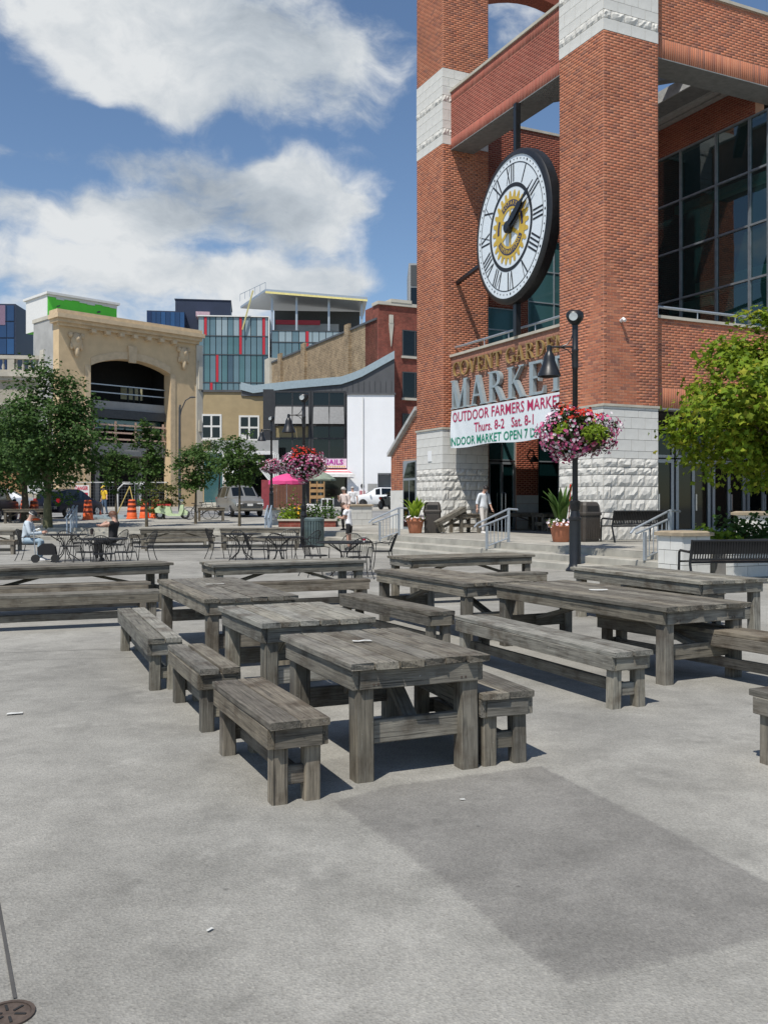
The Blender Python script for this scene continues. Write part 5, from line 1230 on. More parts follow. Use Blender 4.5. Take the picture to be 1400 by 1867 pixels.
m = MB()
for i in range(14):
    x, z = random.uniform(.8, 6.5), random.uniform(17.1, 18.2); m.prism([(x, z), (x+.28, z+.1), (x+.3, z+.2), (x+.02, z+.1)], 3.36, 3.4, fy)
m.build('printed_marks', GREYM, gb)
# ---- stone bank with balustrade, mostly behind the maple
bk = bld('bank_building', 'weathered grey stone building with a balustraded roof behind the big maple', -60, 77, 6)
m = MB(); m.box(-6, 7.25, 0, 6, .9, 12.0); m.build('front_wall', mat('weathered_limestone', (.36, .33, .27), .9, var=.2, scale=.7, bmp=.01), bk)
LIME = mat('limestone_trim', (.42, .39, .33), .9, var=.2, scale=1.0)
m = MB(); m.box(-6.2, 7.4, -.5, 1, 12.0, 12.35); m.box(-6.1, 7.3, -.3, 1, 11.7, 12.0); m.box(-6.1, 7.3, -.2, 1, 9.6, 9.9); m.box(-6, 7.3, -.1, .4, 12.35, 12.6); m.box(-6, 7.3, -.12, .4, 13.5, 13.8); m.build('cornice', LIME, bk)
for k in range(24):
    x = -5.6+k*.53
    if k % 6 == 5: MB().box(x-.15, x+.4, -.1, .4, 12.6, 13.5).build('balustrade_pier', LIME, bk)
    else:
        me = bpy.data.meshes.get('baluster_stone') or MB().lathe([(.09, 0), (.14, .25), (.06, .6), (.1, .9)], 8).mesh('baluster_stone', LIME, 60); link('baluster', me, bk, loc=(x, .15, 12.6))
for k in range(6): MB().box(-5.6+k*2.4, -5.0+k*2.4, -.22, 0, .9, 9.6).build('pilaster', LIME, bk)
for k in range(5): win(bk, -4.7+k*2.4, -3.5+k*2.4, 3.4, 8.6, vx=[-4.1+k*2.4], hz=[6.2], fm=STEELD)
MB().box(2.0, 4.6, -.3, -.1, 1.0, 4.2).build('boarded_window', mat('brown_boarding', (.30, .17, .08), .8), bk)
# ---- low tan building with white windows
tb = bld('tan_building', 'low plain tan building with two white framed windows beside the theatre', 360, 84.5, 3)
m = MB(); m.box(0, 6.1, 0, 8, .9, 11.6); m.build('front_wall', TANBR, tb); MB().box(-.1, 6.15, -.12, 8, 11.6, 11.8).build('coping', GREYM, tb)
for x0, x1, zt in ((.35, 2.2, 9.6), (3.75, 5.6, 9.5)):
    f = win(tb, x0, x1, zt-2.3, zt, y=-.02, vx=[(x0+x1)/2], hz=[zt-1.1], fw=.16); MB().box(x0-.1, x1+.1, -.15, 0, zt-2.45, zt-2.3).build('sill', CREAM, f)
MB().box(3.95, 4.45, -.25, -.02, 7.3, 7.75).build('air_conditioner', FRAMEW, tb)
# ---- glazed lean-to at street level
at = bld('glass_atrium', 'pale green glazed entrance with sloping glass gable behind the small trees', 372, 72, 0)
m = MB(); ap = [(0, 5.6), (3.2, 5.6), (5.4, 2.9)]
for y in (0, 1.4, 2.8):
    for p, q in (((0, 5.5), (5.4, 5.5)), ((1.5, 1.0), (1.5, 5.5)), ((5.4, 1.0), (5.4, 5.5)), ((1.5, 3.0), (3.4, 5.4)), ((3.4, 5.4), (5.3, 3.0))): m.bar((p[0], y, p[1]), (q[0], y, q[1]), .12, .12)
m.build('frame', FRAMEW, at)
for a_, b_ in (((1.5, 3.0), (3.4, 5.4)), ((3.4, 5.4), (5.3, 3.0))):
    MB().add([(a_[0], 0, a_[1]), (b_[0], 0, b_[1]), (b_[0], 2.8, b_[1]), (a_[0], 2.8, a_[1])], [(0, 1, 2, 3)]).build('roof_pane', GLASST, at)
MB().box(.0, 1.4, .1, .2, 1.5, 5.4).build('pane', GLASST, at); MB().box(1.6, 5.3, 2.9, 3.0, 1.0, 5.4).build('pane', GLASSD, at); MB().box(0, 5.4, 3.0, 3.2, 5.5, 6.6).build('fascia', GREYR, at)
MB().box(-.1, 1.5, -.1, .1, .9, 1.6).build('plinth', CREAM, at)
# ---- dark glass office
og = bld('dark_glass_building', 'black glass office front with a row of tilted grey glass awnings', 480, 80, 2.5)
WX = XA(634, 80)-XA(480, 80)
m = MB(); m.box(0, WX, .15, 8, 5.4, 11.1); m.box(0, WX, .4, 8, .9, 5.4); m.build('wall', mat('black_frame', (.03, .031, .034), .5), og)
m = MB(); m.box(0, .9, -.1, .15, 5.4, 11.3); cols = [.95, 2.5, 3.95]; c2 = [4.35, 5.7, 7.0]
for x in (.95, 3.97, 4.2, 7.0): m.box(x-.1, x+.1, -.12, .15, 5.2, 11.2)
for x in (2.5, 5.65): m.box(x-.05, x+.05, -.06, .15, 5.4, 11.0)
for z in (5.4, 7.1, 8.2, 9.9, 11.1): m.box(.9, 7.1, -.07, .15, z-.07, z+.07)
m.build('frame', mat('black_frame', (.03, .031, .034), .5), og)
for i, (a_, b_) in enumerate(((1.05, 2.45), (2.55, 3.87), (4.3, 5.6), (5.7, 6.9))):
    for j, (z0, z1) in enumerate(((5.47, 7.03), (7.17, 8.13), (9.97, 11.03))):
        MB().box(a_, b_, .0, .05, z0, z1).build('pane', GLASSD if not (j == 1 and i < 2) else mat('tan_reflection', (.25, .2, .1), .6), og)  # two panes coloured tan: a painted reflection in the glass
    MB().add([(a_, -.05, 9.85), (b_, -.05, 9.85), (b_+.05, -.75, 8.3), (a_-.02, -.75, 8.3)], [(0, 1, 2, 3)]).build('tilted_pane', mat('grey_awning_glass', (.13, .135, .14), .35), og)
# shop below it
sg = MB().box(4.6, 7.15, -.35, -.1, 4.55, 5.35).build('shop_sign', mat('pink_white_sign', (.72, .55, .66), .5), og)
me = text_mesh('NAILS', .42, .01, width=1.7, bold=.012, m=mat('magenta_letters', (.42, .02, .30), .5)); link('lettering', me, sg, loc=(5.15, -.36, 4.86))
m = MB(); 
for k in range(11): m.box(4.9+k*.2, 5.02+k*.2, -.365, -.352, 4.60, 4.74)
m.build('small_yellow_print', mat('yellow_print', (.6, .5, .1), .6), sg)
AW = mat('red_awning', (.60, .08, .11), .7); AWW = mat('white_awning', (.78, .76, .74), .7)
aw = MB()
for k in range(4): aw.add([(3.6-.5, -.1-.32*k, 4.5-.12*k), (7.3, -.1-.32*k, 4.5-.12*k), (7.3+.12*(k+1), -.1-.32*(k+1), 4.5-.12*(k+1)), (3.1, -.1-.32*(k+1), 4.5-.12*(k+1))], [(0, 1, 2, 3)], k % 2)
awo = aw.build('striped_awning', [AW, AWW], og); MB().box(3.1, 7.85, -1.42, -1.36, 3.75, 4.02).build('valance', AWW, awo)
m = MB(); m.box(4.4, 7.0, -.05, .38, .9, 1.9); m.build('stall_riser', GREYM, og); MB().box(4.4, 7.0, .1, .15, 1.9, 3.9).build('shop_window', GLASSD, og)
# ---- white wall
ww = bld('white_building', 'blank white painted wall with a downpipe and dark doorway', 633, 79.5, 2)
WW = XA(719, 79.5)-XA(633, 79.5)
m = MB(); m.box(0, 2.6, 0, 5, .9, 10.8); m.box(2.6, WW, 0, 5, 4.0, 10.8); m.box(3.75, WW, 0, 5, .9, 4.0); m.box(2.6, 3.75, 2.5, 5, .9, 4.0); m.build('wall', WHITEW, ww)
MB().tube([(1.35, -.1, 1.2), (1.35, -.1, 10.6)], .05, 8).build('downpipe', FRAMEW, ww); MB().box(1.75, 2.55, -.04, 0, 1.6, 3.2).build('grey_shutter', GREYR, ww)
MB().box(1.05, 1.5, -.05, 0, 2.2, 2.6).build('notice', mat('pink_notice', (.5, .2, .22), .7), ww); MB().ball((1.3, -.05, 3.0), (.16, .05, .2), 10, 6).build('wall_lamp', BLACK, ww); MB().box(2.6, 3.75, -.06, 0, 4.0, 4.1).build('lintel', GREYM, ww)
MB().box(-.05, WW+.1, -.1, 5, 10.8, 10.95).build('coping', GREYM, ww)
# ---- grey clad roof volume above them
rf = bld('grey_clad_roof', 'dark grey metal clad roof volume with a stepped blue-grey edge above the white wall', 440, 84.6, 0)
def PXZ(px, py, Y=84.6): return (XA(px, Y)-XA(440, Y), ZA(py, Y))
top = [PXZ(*q) for q in ((440, 700), (462, 706), (530, 698), (622, 690), (640, 684), (660, 676), (719, 643))]
MB().prism(top+[PXZ(719, 722), PXZ(440, 722)], 0, 6, fy).build('cladding', GREYM, rf)
m = MB()
for (u0, v0), (u1, v1) in zip(top[:-1], top[1:]): m.prism([(u0, v0-.55), (u1, v1-.55), (u1, v1+.15), (u0, v0+.15)], -.18, 6.1, fy)
m.build('edge_flashing', FLASH, rf)
for k in range(13):
    x = 7.6+k*.5
    MB().box(x, x+.03, -.05, -.001, 11, 12.2 if x < 10 else 12.6).build('seam', STEELD, rf)
# ---- brown brick side wall and red brick front
rb = thing('red_brick_building', 'tall old building, long brown brick side wall and dark red front', 'building', (XA(690, 88), 88, 0), RZ)
m = MB(); m.box(0, .6, .3, 31, .9, 18.9); m.build('side_wall', FBROWN, rb)
m = MB(); m.box(-.12, .7, .3, 31.1, 18.9, 19.1); m.build('coping', GREYM, rb)
for y in (6.5, 19, 27): MB().box(-.28, .0, y, y+1.1, .9, 19.6).build('pier', FBROWN, rb)
MB().box(-.3, .8, 31, 33, .9, 19.6).build('chimney_stack', CREAM, rb)
m = MB(); m.box(0, 9, 0, 1.0, .9, 20.3); m.box(0, .61, 1.0, 3.0, .9, 20.3); m.build('front_wall', FRED, rb)
m = MB(); m.box(-.15, 9.1, -.2, 1.2, 20.3, 20.6); m.box(1.2, 3.4, -.25, 1.2, 20.6, 20.9); m.build('cornice', CREAM, rb)
for z0 in (15.6, 11.6, 7.6, 3.6): 
    f = win(rb, 2.5, 5.2, z0, z0+2.5, y=-.02, vx=[3.85], gm=GLASSD, fm=STEELD, fw=.1); MB().box(2.4, 5.3, -.2, -.0, z0-.22, z0).build('sill', CREAM, f)
MB().prism([(1.3, 16.4), (1.55, 18.6), (1.05, 18.6)], -.12, 0, fy).build('terracotta_wedge', CREAM, rb); MB().box(1.1, 1.5, -.14, 0, 18.6, 19.4).build('terracotta_cap', CREAM, rb)
MB().prism([(1.3, 4.6), (1.6, 5.0), (1.3, 5.4), (1.0, 5.0)], -.1, 0, fy).build('diamond_ornament', CREAM, rb); MB().box(0, 2.2, -.1, 0, 3.2, 3.9).build('stone_band', CREAM, rb)
# ---- glass curtain-walled building
cg = bld('glass_building', 'modern glass curtain wall building with scattered red panels', 362, 140, 4); cg.scale = (1.32, 1.32, 1)
GP = [mat('pane_pale', (.27, .34, .37), .2, var=.1, scale=.2), mat('pane_mid', (.12, .19, .22), .12, var=.15, scale=.2), mat('pane_teal', (.08, .16, .175), .15, var=.2, scale=.2), mat('pane_dark', (.06, .10, .13), .15, var=.2, scale=.2)]
def sec(x0, x1, zs_, w, reds, seed, y=0):
    r = random.Random(seed); n = round((x1-x0)/w); w = (x1-x0)/n
    m = MB(); m.box(x0, x1, y+.1, y+8, zs_[-1], zs_[0])
    for z in zs_: m.box(x0, x1, y-.08, y+.1, z-.06, z+.06)
    m.build('floor_frame', STEELD, cg)
    for j in range(len(zs_)-1):
        for i in range(n):
            red = (j, i) in reds
            mm = GP[min(3, max(0, [0, 1, 2, 1][j % 4]+r.choice([-1, 0, 0, 0, 1])))]
            key = 'pane_%s_%d_%d' % (mm.name, round(w*100), round((zs_[j]-zs_[j+1])*100))
            hh = (zs_[j]-zs_[j+1])/2-.07; me = bpy.data.meshes.get(key) or MB().box(-w/2+.04, w/2-.04, 0, .08, -hh, hh).mesh(key, mm)
            pn_ = link('pane', me, cg, loc=(x0+w*(i+.5), y-.02, (zs_[j]+zs_[j+1])/2))
            if red: MB().box(-w*.48, -w*.06, -.06, -.005, -hh, hh).build('red_strip', REDP, pn_)
sec(0, 7.9, [ZA(577, 140), ZA(612, 140), ZA(646, 140), ZA(697, 140), ZA(735, 140)], .66, {(0, 1), (0, 7), (1, 7), (0, 11), (1, 11), (2, 3), (3, 2)}, 3)
sec(8.3, 16.0, [ZA(601, 140), ZA(622, 140), ZA(660, 140), ZA(710, 140)], .8, {(0, 5), (1, 5)}, 5)
MB().box(7.92, 8.05, -.2, 3, ZA(735, 140), ZA(577, 140)).build('corner_trim', FRAMEW, cg)
MB().box(-.1, 8, -.2, 8, ZA(577, 140), ZA(575, 140)).build('coping', FRAMEW, cg)
# open steel roof storey
z0, z1 = ZA(606, 141), ZA(540, 141)
m = MB(); 
for x in (8.3, 11.1, 14.8, 18.6): m.box(x-.12, x+.12, .3, .6, z0-1, z1)
m.box(8.0, 18.8, .25, .55, z0-.15, z0+.15); m.build('roof_columns', GALV, cg)
m = MB(); m.add([(7.6, -.6, z1+.5), (19.2, -.6, z1-.55), (19.2, -.6, z1-.15), (7.6, -.6, z1+.85), (4.0, 9, z1+.5), (19.2, 9, z1-.55), (19.2, 9, z1-.15), (4.0, 9, z1+.85)], [(3,2,1,0),(4,5,6,7),(0,1,5,4),(1,2,6,5),(2,3,7,6),(3,0,4,7)]); m.build('roof_slab', GALV, cg)
m = MB(); m.add([(7.6, -.66, z1+.2), (19.2, -.66, z1-.8), (19.2, -.62, z1-.5), (7.6, -.62, z1+.52)], [(0, 1, 2, 3)]); m.build('yellow_roof_edge', YELB, cg)
m = MB(); m.box(8.3, 18.6, 6, 6.2, z0, z1-.6); m.build('rear_wall', STEELD, cg)
m = MB(); m.box(8.6, 16, 3.0, 3.2, z0, z0+2.1, 0); m.box(8.6, 13.8, 2.9, 3.0, z0+1.9, z0+2.6, 1); m.build('inner_partition', [GREYR, REDP], cg)
MB().bar((5.0, -.5, z0+.2), (6.2, -.5, z1+.6), .16, .16).build('yellow_hoist_chute', mat('yellow_plastic', (.5, .45, .2), .7), cg)
m = MB(); m.tube([(4.2, 6, z1+1.9), (7.6, -.4, z1+1.9)], .04, 5); 
for i in range(6): m.tube([(4.2+.68*i, 6-1.28*i, z1+.8), (4.2+.68*i, 6-1.28*i, z1+1.9)], .03, 5)
m.build('roof_guard_rail', GALV, cg)
# ---- far blocks
def panes(o, x0, x1, z0, z1, nx, nz, y, ms, seed, nm='window'):
    r = random.Random(seed); w = (x1-x0)/nx; h = (z1-z0)/nz
    for i in range(nx):
        for j in range(nz):
            mm = r.choice(ms); key = '%s_%s_%d_%d' % (nm, mm.name, round(w*100), round(h*100)); me = bpy.data.meshes.get(key) or MB().box(-w*.46, w*.46, 0, .1, -h*.46, h*.46).mesh(key, mm)
            link(nm, me, o, loc=(x0+w*(i+.5), y, z0+h*(j+.5)))
BLU = [mat('blue_panel_%d' % i, c, .35, var=.1, scale=.3) for i, c in enumerate([(.015, .05, .13), (.02, .075, .19), (.03, .1, .24), (.012, .03, .09)])]
nb_ = bld('navy_building', 'dark navy box building rising behind the glass building', 320, 170, 8); nb_.scale = (1.29, 1.29, 1)
m = MB(); m.box(0, 7.7, 0, 8, 18, ZA(546, 170)); m.box(-.1, 7.8, -.1, 8, ZA(546, 170), ZA(544.5, 170)); m.build('wall', NAVYC, nb_)
m = MB(); m.box(3.0, 4.9, -2.5, -.2, ZA(578, 168), ZA(569, 168)); m.build('pink_roof_unit', mat('pinkish_unit', (.5, .35, .4), .7), nb_)
m = MB(); m.box(-3.6, 1.5, -3, -.05, 14, ZA(571, 168)); m.build('lower_wall', NAVYC, nb_); panes(nb_, -3.6, 1.5, 20, ZA(571.5, 168), 8, 4, -3.1, BLU, 4)
bt = bld('blue_tower', 'blue panelled office block at the far left edge', -70, 150, 3)
m = MB(); m.box(0, XA(27, 150)-XA(-70, 150), 0, 9, 1, ZA(553, 150)); m.build('wall', NAVYC, bt); panes(bt, .1, 8.4, 12, ZA(555, 150), 7, 8, -.1, BLU, 9); MB().box(5.0, 7.0, -.16, -.1, ZA(592, 150), ZA(556, 150)).build('mauve_panel', mat('mauve_panel', (.2, .13, .19), .5), bt)
gt_ = bld('grey_tower', 'narrow grey office tower far off beside the brick pier', 745, 165, 0)
m = MB(); m.box(0, 14, 0, 12, 1, ZA(480, 165)); m.build('wall', mat('grey_tower_wall', (.3, .31, .32), .7), gt_); panes(gt_, .3, 5, 20, ZA(482, 165), 4, 6, -.1, [GLASSD, STEELD], 2)
# pink parasol, kiosk, stands
ps = thing('parasol', 'bright pink parasol shading a stall in front of the nail salon', 'parasol', (XA(523, 63), 63, gz(63)))
PINK = mat('pink_canvas', (.72, .07, .24), .7, var=.05)
m = MB(); n = 8
for k in range(n):
    a0, a1 = 2*PI*k/n, 2*PI*(k+1)/n; P = lambda r, a, z: (r*math.cos(a), r*math.sin(a), z)
    m.add([P(0, 0, 2.55), P(.75, a0, 2.35), P(.75, a1, 2.35), P(1.25, a0, 2.0), P(1.25, (a0+a1)/2, 2.04), P(1.25, a1, 2.0), P(1.25, a0, 1.82), P(1.25, (a0+a1)/2, 1.78), P(1.25, a1, 1.82)], [(0, 1, 2), (1, 3, 4, 2), (2, 4, 5), (3, 6, 7, 4), (4, 7, 8, 5)])
m.build('canopy', PINK, ps); MB().tube([(0, 0, 0), (0, 0, 2.6)], .03, 8).build('pole', FRAMEW, ps)
kq = thing('timber_stall', 'dark brown timber stall screen under the pink parasol', 'stall', (XA(492, 66), 66, gz(66)))
BRN = mat('brown_boarding_dark', (.14, .06, .035), .8)
for k in range(10): MB().box(k*.24, k*.24+.225, 0, .06, 0, 1.75).build('board', BRN, kq)
MB().box(-.6, 0, .1, .2, 0, 2.1).build('red_side_screen', mat('maroon_screen', (.25, .04, .05), .7), kq); m = MB(); m.box(0, 2.4, .1, 1.5, 1.7, 1.76); m.build('counter_top', BRN, kq)
rk = thing('produce_rack', 'small wooden rack of crates standing by the street stall', 'rack', (XA(578, 60), 60, gz(60)))
CR = mat('crate_wood', (.42, .25, .11), .8)
m = MB()
for x in (-.45, 0, .45): m.box(x-.03, x+.03, 0, .4, .6, 2.0)
m.build('uprights', CR, rk)
for z in (.9, 1.3, 1.65):
    for x in (-.22, .22): MB().box(x-.19, x+.19, -.05, .35, z, z+.2).build('crate', CR, rk)
MB().box(-.65, .65, -.15, .4, .0, .55).build('white_box', FRAMEW, rk)
gp = thing('market_parasol', 'faded green-grey parasol beside the wooden crate rack', 'parasol', (XA(585, 62), 62, gz(62)))
m = MB(); m.lathe([(0, 2.7), (.5, 2.5), (1.0, 2.15), (1.0, 2.05)], 8); m.build('canopy', mat('faded_green_canvas', (.22, .26, .2), .8), gp); MB().tube([(0, 0, 0), (0, 0, 2.7)], .025, 6).build('pole', GALV, gp)
for k, px in enumerate((592, 603)):
    nb2 = thing('newspaper_box', ['white newspaper box with red print by the stall', 'second white newspaper box, right of the first'][k], 'newspaper box', (XA(px, 59), 59, gz(59)), 0, 'newspaper boxes by the stall')
    MB().box(-.19, .19, -.18, .18, .25, .95).build('box', FRAMEW, nb2); MB().box(-.15, .15, -.19, -.18, .45, .85).build('window', GLASSD, nb2); MB().box(-.15, .15, -.12, .12, 0, .25).build('stand', STEELD, nb2)
# tall street lamp
sl_ = thing('street_lamp', 'tall thin dark street lamp with curved arm before the theatre front', 'street lamp', (XA(328, 62), 62, gz(62)))
MB().tube([(0, 0, 0), (0, 0, 6.9), (.04, 0, 7.1)], [.1, .07, .06], 8).build('pole', STEELD, sl_); MB().tube([(0, 0, 6.2), (.12, 0, 6.8), (.4, 0, 7.4), (.75, 0, 7.6)], .04, 6).build('arm', STEELD, sl_); MB().ball((.85, 0, 7.6), (.22, .1, .06), 8, 6).build('lamp_head', STEELD, sl_)
# construction barrels, cone, fence, signs
def barrel():
    t = thing('construction_barrel', 'x', 'traffic barrel', (0, 0, 0), 0, 'orange construction barrels along the road'); m = MB(); lv = [(0, .3), (.06, .3), (.08, .27), (.3, .26), (.32, .245), (.55, .235), (.57, .22), (.8, .21), (.82, .2), (1.0, .19), (1.04, .15), (1.04, 0)]
    m.lathe([(r, z) for z, r in lv], 16); m.build('body', ORANGE, t, 50)
    for z, r in ((.36, .245), (.62, .225), (.86, .202)): MB().lathe([(r+.004, z), (r-.002, z+.12)], 16).build('dark_band', mat('dark_reflective_band', (.16, .03, .02), .4), t, 60)
    return t
b0_ = barrel(); BRL = [('orange barrel behind the maple trunk at left', 63, 48), ('orange barrel half hidden by the second trunk at far left', 46, 50), ('orange barrel right of the dark car', 161, 49), ('orange barrel in front of the A-frame', 241, 50), ('orange barrel behind the thin tree trunk', 264, 51), ('orange barrel just left of the green scooter', 284, 51)]
for i, (lab, px, Y) in enumerate(BRL):
    if i == 0: b0_.location = (XA(px, Y), Y, gz(Y)); b0_['label'] = lab
    else: copy_tree(b0_, (XA(px, Y), Y, gz(Y)), i*.7, lab)
cn = thing('traffic_cone', 'orange traffic cone at the feet of the construction worker', 'traffic cone', (XA(181, 54), 54, gz(54))); MB().lathe([(.17, .03), (.03, .68), (0, .69)], 14).build('cone', ORANGE, cn, 40); MB().box(-.2, .2, -.2, .2, 0, .03).build('base', ORANGE, cn)
fn = thing('construction_fence', 'thin steel mesh construction fence across the theatre front', 'fence', (XA(70, 66), 66, gz(66)))
WIRE = mat('fence_wire', (.25, .26, .27), .5, .5)
fl = XA(305, 66)-XA(70, 66)
for k in range(5): MB().tube([(k*fl/4, 0, 0), (k*fl/4, 0, 1.95)], .03, 6).build('post', WIRE, fn)
MB().tube([(0, 0, 1.93), (fl, 0, 1.93)], .025, 6).build('top_rail', WIRE, fn)
m = MB()
for k in range(int(fl/.22)): m.box(k*.22-.004, k*.22+.004, -.003, .003, .05, 1.9)
for k in range(9): m.box(0, fl, -.003, .003, .1+k*.22, .108+k*.22)
m.build('mesh_wires', WIRE, fn)['kind'] = 'stuff'
for px, Y, w, z0, z1, txt, col, lab in ((150, 62, .95, 1.95, 2.75, 'DANGER', 'red', 'white and red danger sign on the construction fence'), (61, 62, .7, 2.2, 2.75, '', 'grey', 'small white notice board behind the maple trunk')):
    sg_ = thing('site_sign', lab, 'sign', (XA(px, Y), Y, 0)); MB().box(-w/2, w/2, 0, .03, z0, z1).build('panel', FRAMEW, sg_); MB().tube([(0, .05, gz(Y)), (0, .05, z1)], .03, 6).build('post', WIRE, sg_)
    if txt: link('lettering', text_mesh(txt, .24, 0, width=w*.88, bold=.012, m=mat('red_letters', (.5, .03, .06), .6)), sg_, loc=(-w*.44, -.012, z1-.32)); MB().box(-w*.42, w*.42, -.012, -.008, z0+.1, z0+.3).build('red_band', mat('red_letters', (.5, .03, .06), .6), sg_)
    else:
        m = MB(); m.box(-w*.3, w*.3, -.01, -.006, z0+.3, z0+.42); m.box(-w*.3, w*.2, -.01, -.006, z0+.14, z0+.2); m.build('print', GREYM, sg_)
af = thing('steel_a_frame', 'white steel A-frame gantry with yellow legs at the construction site', 'frame', (XA(240, 58), 58, gz(58)))
m = MB(); m.tube([(-.85, 0, 0), (-.85, 0, 1.5), (-.5, 0, 1.85), (.7, 0, 1.85), (.95, 0, 1.5), (.95, 0, 0)], .045, 6); m.tube([(.55, 0, 0), (.55, 0, 1.85)], .03, 6); m.build('gantry', FRAMEW, af)
m = MB(); m.tube([(-.75, -.4, 0), (-.1, 0, 1.7)], .03, 6); m.tube([(.4, -.4, 0), (-.1, 0, 1.7)], .03, 6); m.build('ladder_legs', mat('yellow_timber', (.5, .38, .12), .7), af)
sp_ = thing('steel_plates', 'pale blue-grey flat sheets stacked on the road by the worker', 'building material', (XA(190, 50.5), 50.5, gz(50.5))); m = MB(); m.box(-1.6, 1.5, -.5, .5, 0, .10); m.build('lower_sheet', FLASH, sp_); MB().box(-1.1, 1.2, -.4, .4, .103, .2).build('upper_sheet', FLASH, sp_)
# ================================================================== TREES AND PLANTS
BARK = mat('tree_bark', (.09, .075, .05), .9, var=.35, scale=7, bmp=.02)
BARKG = mat('mossy_bark', (.10, .10, .05), .9, var=.35, scale=6, bmp=.02)
def maple_leaf_cards(C, Nn, size, seed):
    """lobed leaf fans: 9 outline points each"""
    r = np.random.RandomState(seed); n = len(C); ref = r.normal(size=(n, 3)); Nn = Nn/np.linalg.norm(Nn, axis=1)[:, None]
    a = np.cross(Nn, ref); a /= np.linalg.norm(a, axis=1)[:, None]; b = np.cross(Nn, a); s = size*r.uniform(.7, 1.3, (n, 1))/2
    prof = [(0, -.55), (.45, -.45), (.35, -.1), (.95, .15), (.42, .3), (0, 1.0), (-.42, .3), (-.95, .15), (-.35, -.1), (-.45, -.45)]
    vs = [C+(a*x+b*y)*s-Nn*s*.25*(abs(x)) for x, y in prof]; k = len(prof)
    V = np.stack(vs, 1).reshape(-1, 3); q = np.array([(0, i, i+1) for i in range(1, k-1)])
    return V, ((np.arange(n)*k)[:, None, None]+q[None]).reshape(-1, 3)
def clumps(r, nc, per, rad, shape, cs, sp=.17):
    """leaf positions gathered in clumps spread through an uneven crown"""
    d = r.normal(size=(nc, 3)); d /= np.linalg.norm(d, axis=1)[:, None]; k = r.uniform(.25, 1.0, (nc, 1))**.55
    lump = 1+.16*np.sin(d[:, 0:1]*4.1+cs)+.14*np.sin(d[:, 2:3]*5.3+d[:, 1:2]*3+cs*2)
    c = d*k*lump*np.array(rad); c[:, :2] *= shape(c[:, 2:3]/rad[2])
    sz = r.uniform(.55, 1.25, (nc, 1)); P = np.repeat(c, per, 0)+r.normal(size=(nc*per, 3))*np.repeat(sz, per, 0)*np.array([1, 1, .62])*sp*min(rad)
    Nn = P/np.array(rad)*.6+np.array([0, 0, .8])+r.normal(size=P.shape)*.55
    return P, Nn
def tree(label, base, trunk_h, trunk_r, cc, rad, nc, per, leaf, lm, bark, seed, group=None, shape=lambda z: 1.0, cat='tree', limbs=7, big=0, sp=.17):
    t = thing('tree', label, cat, base, 0, group); r = np.random.RandomState(seed); rr = random.Random(seed)
    m = MB(); cc = Vector(cc); pts = [(0, 0, -.05), (rr.uniform(-.03, .03), 0, trunk_h*.5), (rr.uniform(-.05, .05), 0, trunk_h), (cc.x*.6, cc.y*.6, trunk_h+(cc.z-trunk_h)*.7), (cc.x, cc.y, cc.z+rad[2]*.5)]
    m.tube(pts, [trunk_r*1.35, trunk_r, trunk_r*.85, trunk_r*.5, trunk_r*.15], 10); m.build('trunk', bark, t, 60)
    for k in range(limbs):
        a = rr.uniform(0, 2*PI); h = trunk_h*rr.uniform(.85, 1.1)+k/limbs*rad[2]*.6; e = Vector((math.cos(a)*rad[0]*.75, math.sin(a)*rad[1]*.75, rad[2]*rr.uniform(-.3, .6)))+cc
        MB().tube([(0, 0, h), tuple(Vector((0, 0, h)).lerp(e, .5)+Vector((0, 0, .15*rad[2]))), tuple(e)], [trunk_r*.45, trunk_r*.25, trunk_r*.08], 6).build('limb', bark, t, 60)
    P, Nn = clumps(r, nc, per, rad, shape, seed*.7, sp); P = P+np.array(cc)
    if big:                                               # the leaves that show largest are parts of their own
        cl = np.array([-base[0], -base[1], EYE-base[2]]); dd = np.linalg.norm(P-cl, axis=1); o = np.argsort(dd); kb = o[:big]; ks = o[big:]
        V, Ft = maple_leaf_cards(np.zeros((1, 3)), np.array([[0, 0, 1.0]]), leaf, 3); me = bpy.data.meshes.new('leaf'); me.from_pydata([tuple(v) for v in V], [], [tuple(f) for f in Ft]); me.materials.append(lm)
        for i in kb:
            M = Vector(Nn[i]).to_track_quat('Z', 'Y').to_matrix().to_4x4() @ Matrix.Rotation(rr.uniform(0, 6.28), 4, 'Z') @ Matrix.Scale(rr.uniform(.75, 1.25), 4); M.translation = Vector(P[i]); link('leaf', me, t, mtx=M)
        P, Nn = P[ks], Nn[ks]
    V, Ft = maple_leaf_cards(P, Nn, leaf, seed+1); npmesh('crown', V, Ft, lm, t)['kind'] = 'stuff'
    return t
